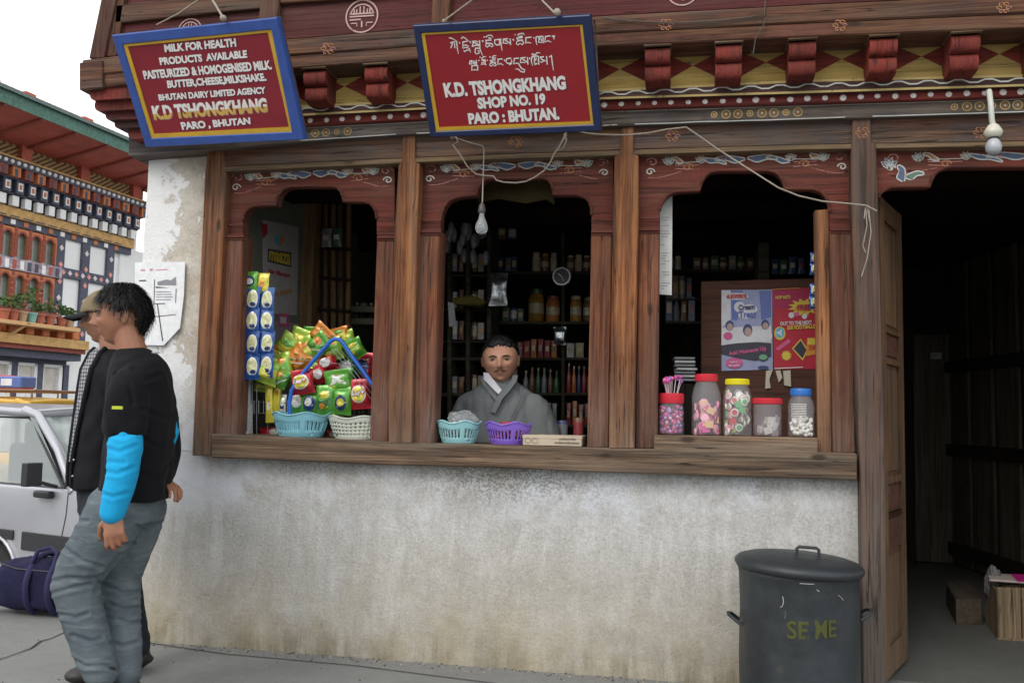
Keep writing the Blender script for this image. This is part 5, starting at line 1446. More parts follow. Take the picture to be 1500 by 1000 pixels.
for y, n_ in ((397, 'top'), (450, 'second'), (497, 'third'), (575, 'lower')): row(661, 682, y, 26, 8, 'xpt', [3, 6, 5], 'dim pack on the %s shelf of the left unit' % n_, 'packs on the left unit %s shelf' % n_, YS-.24); row(689, 712, y, 26, 9, 'tx', [6, 3, 5], 'dark tin or box on the %s shelf of the left unit inner bay' % n_, 'tins on the left unit %s shelf' % n_, YS-.24)
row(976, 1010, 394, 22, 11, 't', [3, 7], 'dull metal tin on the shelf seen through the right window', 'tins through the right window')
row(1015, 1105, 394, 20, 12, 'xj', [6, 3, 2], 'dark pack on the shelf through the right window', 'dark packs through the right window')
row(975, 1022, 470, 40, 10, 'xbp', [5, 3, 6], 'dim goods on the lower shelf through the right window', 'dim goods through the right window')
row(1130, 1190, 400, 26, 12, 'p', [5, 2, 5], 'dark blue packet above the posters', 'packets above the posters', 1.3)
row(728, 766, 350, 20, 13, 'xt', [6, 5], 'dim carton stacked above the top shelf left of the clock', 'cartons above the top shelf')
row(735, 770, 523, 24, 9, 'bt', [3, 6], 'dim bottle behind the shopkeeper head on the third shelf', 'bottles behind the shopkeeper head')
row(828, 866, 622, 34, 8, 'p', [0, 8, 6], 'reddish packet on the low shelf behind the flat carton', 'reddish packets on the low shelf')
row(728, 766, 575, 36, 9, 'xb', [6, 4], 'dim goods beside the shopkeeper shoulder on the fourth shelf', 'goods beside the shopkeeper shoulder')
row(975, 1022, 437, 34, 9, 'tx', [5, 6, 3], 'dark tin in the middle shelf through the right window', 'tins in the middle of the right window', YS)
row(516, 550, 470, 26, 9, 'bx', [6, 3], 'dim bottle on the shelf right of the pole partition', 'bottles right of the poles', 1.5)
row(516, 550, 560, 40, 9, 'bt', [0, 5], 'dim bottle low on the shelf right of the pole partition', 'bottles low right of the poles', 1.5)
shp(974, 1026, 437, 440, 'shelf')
# stack of newspapers beside the board
for i in range(7):
    y = 557-i*5.2; c = PY(1003+random.uniform(-2, 2), y, .75)
    mb = MB(); M = Matrix.Translation(c) @ Matrix.Rotation(random.uniform(-.12, .12), 4, 'Z'); mb.box((-.055, -.08, -.006), (.055, .08, .007), M=M)
    tag(mb.build('folded_newspaper', G[7 if i % 2 else 3], bevel=.002), 'folded paper in the stack seen between the two left jars', 'newspaper', 'folded papers in the stack behind the jars')
mb = MB(); fr([(985, 562), (1024, 562), (1024, 660), (985, 660)], .68, .9, mb); tag(mb.build('wooden_stand', M_dark, bevel=.004), 'dark wooden stand carrying the folded papers', 'stand')
# leaning bottle crates / bamboo partition in the left window
random.seed(5)
root = empty('pole_partition', PY(490, 600, 1.15), label='row of rough poles behind the crisp packets in the left window', cat='partition')
for i, x in enumerate((464, 476, 488, 499, 510)):
    mb = MB(); mb.tube([PY(x+random.uniform(-1, 1), 300, 1.15), PY(x, 450, 1.15), PY(x+random.uniform(-1, 1), 610, 1.15)], [.019, .02, .021], 8)
    mb.build('pole', M_pine if i % 2 == 0 else M_door, root, smooth=50)
for y in (362, 406, 452):
    mb = MB(); mb.tube([PY(460, y, 1.12), PY(514, y+4, 1.12)], .012, 6); mb.build('cross_pole', M_dark, root, smooth=50)
row(466, 512, 360, 30, 15, 'p', [3, 2, 5], 'dark foil packet hung high on the pole partition', 'foil packets on the pole partition', 1.06)
# clock
c = PY(823, 405, 1.45)
root = empty('wall_clock', c, label='round silver rimmed clock hanging on the shelves behind the shopkeeper', cat='clock')
Mx = Matrix.Rotation(rad(90), 3, 'X')
mb = MB(); mb.lathe([(.045, -.012), (.058, -.012), (.062, 0), (.058, .012), (.050, .012)], c, 32, M=Mx, cap=False); mb.build('clock_rim', plain('bright_clock_rim', (.8, .8, .8), .2, .8), root, smooth=50)
mb = MB(); mb.lathe([(.001, 0.0), (.052, 0.0), (.052, -.01), (.001, -.01)], c, 32, M=Mx); mb.build('clock_face', plain('dark_face', (.03, .03, .035), .3), root)
mb = MB(); mb.ribbon([c+Vector((0, -.004, 0)), c+Vector((-.025, -.004, .02))], .006, N_); mb.ribbon([c+Vector((0, -.004, 0)), c+Vector((.012, -.004, -.03))], .005, N_); mb.build('clock_hands', C_white, root)
# shiny packets hanging from the shelf
packet('foil_pouch', (730, 424), (27, 47), 0, plain('crinkled_silver', (.5, .52, .55), .2, .6, .9, bump=.6), [], 'crinkled silver pouch hanging above the shopkeeper', 'pouch', Y=1.55, thick=.03)
packet('foil_pouch', (820, 492), (18, 26), 0, plain('crinkled_silver', (.5, .52, .55), .2, .6, .9), [], 'small silver pouch hanging under the clock', 'pouch', Y=1.6, thick=.03)
mb = MB(); random.seed(9)
for i in range(26):
    p = PY(random.uniform(648, 712), random.uniform(335, 378), 1.35+random.uniform(-.1, .1)); mb.ell(p, (.022, .02, .05), 8, 6)
tag(mb.build('hanging_packs', G[3], smooth=50), 'dark bunch of grey packs hanging under the ceiling, left of the bulb', 'packs', kind='stuff')
mb = MB(); fr([(660, 436), (690, 432), (712, 440), (705, 447), (664, 446)], 1.5, 1.6, mb); tag(mb.build('folded_cloth', plain('olive_yellow_cloth', (.16, .13, .03), .9), bevel=.01), 'folded yellowish cloth on the left shelves', 'cloth')
mb = MB(); fr([(656, 442), (665, 444), (668, 478), (658, 478)], 1.45, 1.46, mb); tag(mb.build('hanging_card', G[3]), 'grey perforated card hanging left of the shopkeeper', 'card')
# paper notice on the outer pier
root = empty('paper_notice', PY(232, 520, YP-.02), label='white notice with a small picture taped to the wall behind the young man', cat='notice')
YN = YP-.018
KN = lambda x, y: (190+x/6.667, 370+y/6.667)
pts = [KN(*q) for q in ((50,95),(540,90),(530,400),(490,740),(430,800),(330,905),(60,900))]
mb = MB(); fr(pts, YN, YN+.0015, mb); mb.build('paper_sheet', ink('notice_white', (.80, .80, .82)), root)
mb = MB(); Kf = lambda q: [KN(*a) for a in q]
for q, mi in (([(270,285),(360,262),(400,270),(450,235),(455,318),(270,318)], 0), ([(238,262),(246,262),(240,498),(234,498)], 1), ([(250,330),(390,342),(255,345)], 1), ([(450,350),(457,350),(450,490),(444,490)], 1), ([(232,495),(345,492),(345,500),(232,503)], 1), ([(265,503),(275,503),(327,860),(316,862)], 1), ([(180,628),(450,600),(450,606),(180,636)], 1), ([(430,805),(480,745),(490,745),(440,805)], 1), ([(92,268),(160,265),(160,278),(92,280)], 1), ([(105,165),(150,163),(150,176),(105,178)], 2), ([(195,158),(225,155),(220,178),(195,176)], 2), ([(260,165),(370,160),(370,168),(260,173)], 2)):
    mb.poly([PY(a, b, YN-.0015) for a, b in Kf(q)], mi)
for i in range(4):
    y = 380+i*25; mb.poly([PY(a, b, YN-.0015) for a, b in Kf([(255,y),(400+10*(i%3),y-2),(400+10*(i%3),y+5),(255,y+7)])], 0)
mb.build('notice_print', [ink('notice_grey', (.25, .25, .28)), ink('notice_black', (.06, .06, .07)), ink('notice_red', (.6, .25, .3))], root)
# ---- wooden block and open box in the doorway
M_blk = wood('block_wood', [(.09, .07, .05), (.16, .125, .09), (.22, .175, .13)], 'y', grey=(.16, .14, .12))
A_ = PZ(1401, 916); B_ = PZ(1440, 916); C_ = PZ(1377, 868)
hgt = .155
ed = (B_-A_); back = (C_-A_); back = back.normalized()*.62
mb = MB(); mb.prism([A_, B_, B_+back, A_+back], (0, 0, hgt)); tag(mb.build('wooden_block', M_blk, bevel=.008), 'rough grey wooden block lying on the passage floor', 'block')
M_box = wood('crate_wood', [(.22, .15, .09), (.38, .28, .17), (.52, .40, .26)], 'z', grey=(.4, .3, .2))
A_ = PZ(1462, 938); d1 = (PZ(1600, 946)-A_); d1.z = 0; w1 = .50; d1.normalize(); d2 = PZ(1436, 905)-A_; d2.z = 0; d2 = d2.normalized()*.36
hb = PP(1463, 856, A_, Vector((0, -1, 0))).z
root = empty('wooden_box', A_+d1*w1/2+d2/2, label='battered pale wooden box full of papers inside the doorway', cat='box')
def bpan(a, b, h0, h1, t, nm, mat=M_box):
    n_ = (b-a).cross(Vector((0, 0, 1))).normalized()
    mb = MB(); mb.prism([a+Vector((0, 0, h0)), b+Vector((0, 0, h0)), b+Vector((0, 0, h1)), a+Vector((0, 0, h1))], n_*t); mb.build(nm, mat, root, bevel=.002)
A2 = A_+d1*w1
for i in range(4): bpan(A_+d1*(w1*i/4+.003), A_+d1*(w1*(i+1)/4-.003), .004, hb-random.uniform(0, .02), -.012, 'box_slat')
bpan(A_, A_+d2, .004, hb-.03, .012, 'box_side'); bpan(A2+d2, A_+d2, .004, hb, .012, 'box_side'); bpan(A2, A2+d2, .004, hb, -.012, 'box_side')
mb = MB(); mb.prism([A_, A2, A2+d2, A_+d2], (0, 0, .003)); mb.build('box_bottom', M_box, root)
bpan(A_-d1*.005, A2, .005, .02, .008, 'box_batten')
n0 = len(D.objects)
mb = MB(); base = A_+Vector((0, 0, hb))
mb.prism([base-d1*.02+d2*.3, base+d1*.42+d2*.1, base+d1*.44+d2*.9, base+d1*.0+d2*.9], (0, 0, .012)); mb.build
mg = mb.build('magazine', [ink('magazine_pale', (.5, .42, .38))], bevel=.002); tag(mg, 'thick magazine with a magenta cover lying on the wooden box', 'magazine')
mb = MB(); mb.prism([base+d1*.12+d2*.22+Vector((0, 0, .0125)), base+d1*.43+d2*.1+Vector((0, 0, .0125)), base+d1*.44+d2*.85+Vector((0, 0, .0125)), base+d1*.13+d2*.9+Vector((0, 0, .0125))], (0, 0, .003)); o = mb.build('cover', ink('magenta_cover', (.5, .02, .22)), mg)
crumple(A_+d1*.03+d2*.75+Vector((0, 0, hb-.05)), (.05, .05, .10), 'plastic_bag', 'crumpled grey plastic bag at the left rim of the wooden box', 8, plain('grey_plastic_bag', (.16, .16, .16), .3))
crumple(A_+d1*.12+d2*.5+Vector((0, 0, hb-.07)), (.09, .08, .05), 'crumpled_paper', 'crumpled brown paper inside the wooden box under the magazine', 5, ink('brown_paper', (.2, .15, .1)))
# ---- rubbish bin
root = empty('rubbish_bin', PY(1171, 1000, -.40), label='dark metal bin with lid and faded letters SE ME by the door post', cat='bin')
Yb_ = -.30
cL = PY(1083, 870, Yb_); cR = PY(1259, 870, Yb_); R_ = (cR.x-cL.x)/2; cxb = (cR.x+cL.x)/2
zr = PY(1171, 838, Yb_-R_).z
kb = NT('bin_paint', .45, .5)
w = kb.coord(); n1 = kb.noise(w, 4, 6, .7); n2 = kb.noise(kb.coord(scale=(30, 30, 6)), 1.5, 5, .7)
cc = kb.ramp(n1, [(.3, (.016, .019, .022)), (.7, (.036, .042, .047))])
cc = kb.mix(kb.ramp(n2, [(.70, 0.0), (.73, .8)]), cc, (.30, .30, .30))
cc = kb.mix(kb.ramp(kb.noise(w, 14, 5, .7), [(.64, 0.0), (.72, .6)]), cc, (.10, .075, .05))
kb.col(cc); kb.rough(kb.ramp(n1, [(.3, .38), (.7, .6)])); kb.bump(kb.math('ADD', kb.math('MULTIPLY', n1, .6), kb.math('MULTIPLY', kb.noise(w, 9, 3), .8)), .25, .02)
M_bin = kb.m
rb = root.location; ob = Vector((cxb, Yb_, 0))
mb = MB(); mb.lathe([(R_*.985, .002), (R_*.99, .01)]+[(R_*(.99+.01*q_/12), .01+(zr*.93-.01)*q_/12) for q_ in range(1, 12)]+[(R_, zr*.93), (R_*1.012, zr*.94), (R_*1.012, zr*.96), (R_, zr*.97), (R_*1.0, zr-.005)], ob, 64)
for i_, p in enumerate(mb.v):
    d_ = Vector((p.x-ob.x, p.y-ob.y, 0)).normalized(); p += d_*.007*noise.noise(Vector((d_.x*2.5, d_.y*2.5, p.z*4)))
mb.build('bin_body', M_bin, root, smooth=60)
mb = MB(); rl = R_*1.05
v0 = [(rl*.99, zr-.028), (rl*1.03, zr-.012), (rl*1.025, zr+.0), (rl*.97, zr+.014), (rl*.85, zr+.024), (rl*.5, zr+.037), (rl*.1, zr+.041)]
mb.lathe(v0, (0, 0, 0), 64)
mb.v = [Matrix.Rotation(rad(2.2), 3, 'Y') @ Vector((p.x, p.y, p.z-zr)) + Vector((ob.x, ob.y, zr)) for p in mb.v]
mb.build('bin_lid', M_bin, root, smooth=60)
mb = MB(); hx = PY(1181, 820, Yb_).x; zz = zr+.035
mb.tube([Vector((hx-.045, ob.y-.05, zz-.004)), Vector((hx-.043, ob.y-.05, zz+.032)), Vector((hx-.034, ob.y-.05, zz+.038)), Vector((hx+.034, ob.y-.05, zz+.036)), Vector((hx+.043, ob.y-.05, zz+.030)), Vector((hx+.045, ob.y-.05, zz-.004))], .0065, 8); mb.build('lid_handle', M_bin, root, smooth=60)
for sg, yy in ((-1, 903), (1, 897)):
    zc = PY(1171+88*sg, yy, Yb_).z
    mb = MB(); xs = ob.x+sg*R_
    mb.tube([Vector((xs-sg*.004, ob.y-.05, zc-.02)), Vector((xs+sg*.03, ob.y-.045, zc+.005)), Vector((xs+sg*.045, ob.y-.02, zc+.012)), Vector((xs+sg*.045, ob.y+.02, zc+.012)), Vector((xs+sg*.03, ob.y+.045, zc+.005)), Vector((xs-sg*.004, ob.y+.05, zc-.02))], .007, 8); mb.build('side_handle', M_bin, root, smooth=60)
M_binl = worn('faded_olive_lettering', (.075, .08, .02), .85)
def onbin(px, py):
    x = PY(px, py, Yb_-R_*.97).x; dx = x-ob.x; y = ob.y-math.sqrt(max(0, R_*R_-dx*dx))-.0015
    return Vector((x, y, PY(px, py, y).z))
for body, q in (('SE', [(1152,908),(1184,910),(1184,936),(1153,935)]), ('ME', [(1193,907),(1226,908),(1226,932),(1194,936)])):
    mb = MB(); text_map(body, quad_fn(q, onbin), mb, 0, .022); mb.build('lettering', M_binl, root)
mb = MB()
for q in ([(1147,873),(1148,882),(1146,888),(1143,889)], [(1100,841),(1106,838),(1112,836)], [(1229,871),(1234,874),(1238,879)], [(1196,863),(1200,866)], [(1171,854),(1190,855),(1205,853)]): mb.ribbon([onbin(a, b) for a, b in q], .0022, N_)
mb.build('paint_scratch', worn('pale_scratches', (.5, .5, .5), .75), root)
# ---------------------------------------------------------------- far building across the street
UB = Vector((math.sin(rad(6.2)), math.cos(rad(6.2)), 0)); NB = Vector((UB.y, -UB.x, 0))     # along, outward
_d = ray(0, 500); PB0 = CAM+_d*(23.0/FPX)
def B2(px, py, o=0.0):
    p = PP(px, py, PB0+NB*o, NB); q = p-PB0
    return q.dot(UB), p.z
def BW(s, h, o=0.0): return Vector((PB0.x, PB0.y, 0))+UB*s+NB*o+Vector((0, 0, h))
FB = empty('painted_house', BW(1, 0, 0), label='large white house with painted timber bays and red eaves across the street', cat='building')
def H_(px, py, o=0.0): return B2(px, py, o)[1]
def S_(px, py=400, o=0.0): return B2(px, py, o)[0]
def bb(mb, s0, s1, h0, h1, o0, o1, mi=0):
    mb.prism([BW(s0, h0, o0), BW(s1, h0, o0), BW(s1, h1, o0), BW(s0, h1, o0)], NB*(o1-o0), mi)
M_fw = plain('far_whitewash', (0.880, 0.880, 0.880), .9, var=.05, scale=1.2)  # most far house colours are lightened to stand in for sun on it
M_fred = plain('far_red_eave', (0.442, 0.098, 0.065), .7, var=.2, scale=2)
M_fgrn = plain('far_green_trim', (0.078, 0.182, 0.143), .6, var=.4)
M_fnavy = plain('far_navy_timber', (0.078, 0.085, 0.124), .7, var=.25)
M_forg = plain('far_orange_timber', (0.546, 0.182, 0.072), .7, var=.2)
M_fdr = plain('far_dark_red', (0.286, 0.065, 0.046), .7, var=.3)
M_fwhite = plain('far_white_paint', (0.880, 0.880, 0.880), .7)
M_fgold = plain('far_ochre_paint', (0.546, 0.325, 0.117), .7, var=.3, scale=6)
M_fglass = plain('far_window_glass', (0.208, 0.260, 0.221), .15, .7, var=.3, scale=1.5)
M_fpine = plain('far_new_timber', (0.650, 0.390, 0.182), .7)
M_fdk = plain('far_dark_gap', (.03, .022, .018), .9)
# plaited bamboo panel
kb = NT('woven_bamboo', .85, .2)
tc = kb.n.new('ShaderNodeTexCoord'); gx = kb.sep(tc.outputs['Object'])
wv = kb.math('PINGPONG', kb.math('ADD', kb.math('MULTIPLY', gx[1], 2.2), kb.math('MULTIPLY', kb.math('PINGPONG', kb.math('MULTIPLY', gx[2], 1.0), .28), 3.5)), .22)
kb.col(kb.ramp(kb.math('ADD', kb.math('MULTIPLY', wv, 3.6), kb.math('MULTIPLY', kb.noise(kb.coord(), 9, 4), .25)), [(.25, (.10, .055, .03)), (.5, (.26, .16, .07)), (.85, (.42, .30, .15))]))
M_bam = kb.m
# heights from the photograph at px=0
h = dict(ground=-.2, winT0=H_(0, 527), ledgeB=H_(0, 503), ledge=H_(0, 488), shelf=H_(0, 461), w2b=H_(0, 447), w2t=H_(0, 392), mid=H_(0, 380), w1b=H_(0, 380), w1t=H_(0, 326), band=H_(0, 315), chkB=H_(0, 300), chkT=H_(0, 283), brk=H_(0, 262), dots=H_(0, 236))
s_end = S_(176, 400); s_bay = S_(86, 400); s0 = S_(-60, 400)
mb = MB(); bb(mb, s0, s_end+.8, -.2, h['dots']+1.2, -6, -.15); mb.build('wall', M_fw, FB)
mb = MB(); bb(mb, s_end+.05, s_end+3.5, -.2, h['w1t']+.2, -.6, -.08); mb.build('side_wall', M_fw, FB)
# stacked bands of the cornice, stepping outward
def bandf(k0, k1, o, mat, name, s1=s_end+.4):
    mb = MB(); bb(mb, s0, s1, k0, k1, -.15, o); return mb.build(name, mat, FB)
hd = h['dots']-h['chkB']
z = h['band']
bandf(h['w1t'], z, .02, M_fnavy, 'top_beam')
mb = MB(); n = int((s_end-s0)/.42)
for i in range(n): bb(mb, s0+.42*i+.12, s0+.42*i+.27, h['w1t']+.04, z-.03, .02, .035, i % 2)
mb.build('beam_square', [M_forg, M_fwhite], FB)
bandf(z, h['chkB'], .12, M_fgold, 'carved_band')
mb = MB(); 
for i in range(n): bb(mb, s0+.42*i, s0+.42*i+.3, z+.02, z+.05, .12, .13)
mb.build('carved_band_line', M_fnavy, FB)
bandf(h['chkB'], h['chkT'], .1, M_fdk, 'chequer_band')
def rowb(ha, hb, step, w, o0, o1, mat, name, off=0.0, m2=None):
    s = s0+off; i = 0
    while s < s_end+.4:
        mb = MB(); bb(mb, s, s+w, ha, hb, o0, o1); mb.build(name, mat if not m2 or i % 2 == 0 else m2, FB); s += step; i += 1
st = .40
q = (h['chkT']-h['chkB'])
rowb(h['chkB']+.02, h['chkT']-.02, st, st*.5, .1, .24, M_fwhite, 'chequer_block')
z1 = h['chkT']; z2 = h['brk']; z3 = h['dots']
bandf(z1, z1+.03, .26, M_fnavy, 'cornice_board')
rowb(z1+.03, z2, st, st*.62, .1, .34, M_fnavy, 'bracket')
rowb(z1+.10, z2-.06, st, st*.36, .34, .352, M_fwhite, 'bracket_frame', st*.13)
rowb(z1+.14, z2-.10, st, st*.20, .352, .36, M_forg, 'bracket_centre', st*.21)
bandf(z2, z2+.03, .38, M_fnavy, 'cornice_board')
rowb(z2+.03, lerp(z2, z3, .62), st, st*.66, .1, .52, M_forg, 'upper_bracket', st*.2, M_fdr)
rowb(z2+.03, lerp(z2, z3, .5), st, st*.2, .52, .53, M_fnavy, 'upper_bracket_mark', st*.4)
bandf(lerp(z2, z3, .62), z3, .56, M_fnavy, 'bead_board')
s = s0
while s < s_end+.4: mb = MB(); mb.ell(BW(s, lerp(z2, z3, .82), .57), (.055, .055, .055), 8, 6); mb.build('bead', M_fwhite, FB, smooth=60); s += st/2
bandf(z3, z3+.04, .62, M_fgold, 'cornice_cap')
# attic with woven panels, red struts and the eave
eo = 2.1
def eave(px, py): return PP(px, py, PB0+NB*eo, NB)
zE = eave(0, 147).z; zS = zE+.55
mb = MB(); bb(mb, s0, s_end+.4, z3+.04, z3+1.9, .05, .35); mb.build('woven_panel', M_bam, FB)
for px in (-28, 28, 117, 195):
    ss = S_(px, 225, .4); mb = MB(); mb.prism([BW(ss, z3+.05, .36), BW(ss+.34, z3+.05, .36), BW(ss+.34, z3+1.9, .36), BW(ss, z3+1.9, .36)], NB*.14); mb.build('attic_post', M_fred, FB, bevel=.01)
zI = H_(0, 205, .35); print('ZI', zI, z3, zE)
SE0, SE1 = s0-2, s_end+6
mb = MB()
mb.prism([BW(SE0, zI, .3), BW(SE0, zE+.02, eo-.02), BW(SE0, zE+.12, eo-.02), BW(SE0, zI+.2, .3)], UB*(SE1-SE0)); mb.build('eave_soffit', M_fred, FB)
s = SE0
while s < SE1:
    mb = MB(); mb.prism([BW(s, zI, .3), BW(s, zE, eo-.06), BW(s, zE-.05, eo-.06), BW(s, zI-.08, .3)], UB*.09); s += 1.1; mb.build('rafter', M_fdr, FB)
mb = MB(); mb.prism([BW(SE0, zE-.02, eo-.02), BW(SE0, zE+.30, eo+.02), BW(SE0, zE+.34, eo-.1), BW(SE0, zE+.1, eo-.12)], UB*(SE1-SE0)); mb.build('eave_fascia', M_fgrn, FB, bevel=.01)
mb = MB(); mb.prism([BW(SE0, zE+.28, eo+.12), BW(SE0, zE+.36, eo+.12), BW(SE0, zE+2.2, -7), BW(SE0, zE+1.9, -7)], UB*(SE1-SE0)); mb.build('roof', plain('roof_sheet', (.10, .14, .14), .5, var=.3), FB)
# timber framed white panels on the right
sa, sb, sc = S_(86, 400), S_(125, 400), S_(160, 400)
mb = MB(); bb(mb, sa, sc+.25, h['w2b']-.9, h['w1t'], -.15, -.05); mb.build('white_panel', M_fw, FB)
mb = MB()
pw = .30
for s in (sa, lerp(sa, sc, .49), sc): mb = MB(); bb(mb, s-pw/2, s+pw/2, h['w2b']-.8, h['w1t'], -.05, .04); mb.build('timber_post', M_fnavy, FB, bevel=.01)
mb = MB(); bb(mb, sa, sc, h['mid']-.14, h['mid']+.14, -.05, .035); mb.build('timber_rail', M_fnavy, FB, bevel=.01)
mb = MB()
for s in (sa, lerp(sa, sc, .49), sc):
    z = h['w2b']-.5
    while z < h['w1t']:
        c = BW(s, z, .045); mb.prism([c+Vector((0, 0, .09)), c+UB*.08, c-Vector((0, 0, .09)), c-UB*.08], NB*.01, int(z*10) % 2); z += .47
for i in range(8):
    c = BW(lerp(sa, sc, (i+.5)/8), h['mid'], .04); mb.prism([c+Vector((0, 0, .08)), c+UB*.08, c-Vector((0, 0, .08)), c-UB*.08], NB*.01, i % 2)
mb.build('painted_diamond', [plain('far_pink_flower', (0.780, 0.325, 0.286), .7), plain('far_pale_flower', (0.715, 0.650, 0.676), .7)], FB)
# arched window bays: two rows
def arch_win(sl, sr, zb, zt, i):
    w = sr-sl
    fo = FB
    pts = []
    mb = MB()
    def arch_pts(x0, x1, z0, z1):
        r = [(x0, z0), (x0, z1-.30*w)]
        for a in (0, 25, 50): r.append((x0+.12*w*(1-math.cos(rad(a*1.6))), z1-.30*w+.14*w*math.sin(rad(a*1.6))))
        for a in range(20, 180, 20): r.append(((x0+x1)/2-.32*(x1-x0)*math.cos(rad(a)), z1-.16*w+.16*w*math.sin(rad(a))))
        for a in (50, 25, 0): r.append((x1-.12*w*(1-math.cos(rad(a*1.6))), z1-.30*w+.14*w*math.sin(rad(a*1.6))))
        return r+[(x1, z1-.30*w), (x1, z0)]
    ip = arch_pts(sl+.14*w, sr-.14*w, zb+.02, zt-.08)
    poly = [(sl, zb)]+ip+[(sr, zb), (sr, zt), (sl, zt)]
    mb.prism([BW(a, b, -.02) for a, b in poly], NB*.10)
    o = mb.build('arched_window', M_forg, fo)
    mb = MB(); mb.ribbon([BW(a, b, .085) for a, b in ip], .05, NB); mb.build('arch_edge', M_fdr, o)
    mb = MB(); mb.poly([BW(sl, zb, -.04), BW(sr, zb, -.04), BW(sr, zt, -.04), BW(sl, zt, -.04)]); mb.build('glass_pane', M_fglass, o)
    mb = MB()
    for z in range(6): bb(mb, sl-.03, sl+.05, lerp(zb, zt, z/6)+.04, lerp(zb, zt, z/6)+.15, .08, .095)
    mb.build('painted_stud', M_fdr, o)
nw = 6
for rI, (zb, zt) in enumerate(((h['w1b']+.12, h['w1t']-.05), (h['w2b']+.0, h['w2t']-.02))):
    x = sa-.2; w = (sa-S_(0, 400))/4.15
    for i in range(nw): arch_win(x-w, x, zb, zt, i); x -= w
mb = MB(); bb(mb, s0, sa, h['w2t'], h['w1b']+.1, -.1, .12); mb.build('middle_band', plain('far_mosaic_band', (0.390, 0.312, 0.364), .7, var=.6, scale=7), FB)
mb = MB(); s = s0
while s < sa: bb(mb, s, s+.12, h['w2t']+.03, h['w1b']+.05, .12, .13, random.randrange(3)); s += .24
mb.build('band_painting', [M_fwhite, M_fred, M_fnavy], FB)
mb = MB(); bb(mb, s0, sa, h['w2b']-.6, h['w2b']-.02, -.1, .1); mb.build('bay_base', M_fdr, FB)
# plant shelf on struts
s1s = S_(108, 476, .7)
zs0 = h['shelf']
mb = MB(); bb(mb, s0, s1s, zs0-.30, zs0-.20, .45, .95); SH = mb.build('plant_shelf', M_fpine, FB, bevel=.01)
mb = MB(); ss = S_(24, 480, .6); mb.prism([BW(ss, zs0-.22, .9), BW(ss+.1, zs0-.22, .9), BW(ss-.55, zs0-.95, .25), BW(ss-.65, zs0-.95, .25)], NB*.08); mb.build('shelf_strut', M_fpine, FB)
# projecting jetty with orange brackets over the ground floor
zl = h['ledge']; zlb = h['ledgeB']
s2 = S_(124, 505, .5)
mb = MB(); bb(mb, s0, s2, h['w2b']-1.2, h['w2b']-.6, -.1, .2); mb.build('jetty_board', M_fdk, FB)
s = s0
while s < s2-.1: mb = MB(); bb(mb, s, s+.26, zl-.02, zl+.34, .1, .62); mb.build('jetty_bracket', M_forg, FB, bevel=.03); s += .52
mb = MB(); bb(mb, s0, s2, zlb, zl-.02, -.1, .66); mb.build('jetty_beam', M_fgold, FB)
mb = MB(); bb(mb, s0, s2, zlb-.12, zlb, -.1, .55); mb.build('jetty_beam', M_fdr, FB)
mb = MB(); bb(mb, s0, s2, zlb-.32, zlb-.12, -.1, .40); mb.build('jetty_beam', M_fnavy, FB)
mb = MB(); bb(mb, s2-2.2, s2-.1, zl+.40, zl+.62, .0, .3); mb.build('painted_board', plain('far_cloud_board', (0.585, 0.624, 0.754), .7, var=.5, scale=5), FB)
# ground floor shop windows
zt0 = H_(0, 527)
mb = MB(); bb(mb, s0, S_(98, 535), zt0-.02, zt0+.16, -.15, -.02); mb.build('ground_lintel', M_fnavy, FB)
for a, b in ((-40, 18), (22, 56), (60, 92)):
    sl, sr = S_(a, 560), S_(b, 560); zb_ = .9
    o = None
    mb = MB()
    bb(mb, sl, sr, zt0-.1, zt0-.02, -.15, -.03); bb(mb, sl, sr, zb_, zb_+.12, -.15, -.03); bb(mb, sl, sl+.12, zb_, zt0-.02, -.15, -.03); bb(mb, sr-.12, sr, zb_, zt0-.02, -.15, -.03); bb(mb, sl, sr, lerp(zb_, zt0, .33), lerp(zb_, zt0, .33)+.1, -.15, -.04)
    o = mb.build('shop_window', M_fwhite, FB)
    mb = MB(); mb.poly([BW(sl, zb_, -.13), BW(sr, zb_, -.13), BW(sr, zt0, -.13), BW(sl, zt0, -.13)]); mb.build('glass_pane', plain('far_shop_glass', (0.650, 0.598, 0.546), .2, .6, var=.35, scale=.9), o)
for a in (20, 58, 96):
    mb = MB(); bb(mb, S_(a, 560)-.06, S_(a, 560)+.12, -.2, zt0, -.15, -.01); mb.build('ground_post', M_fnavy, FB)
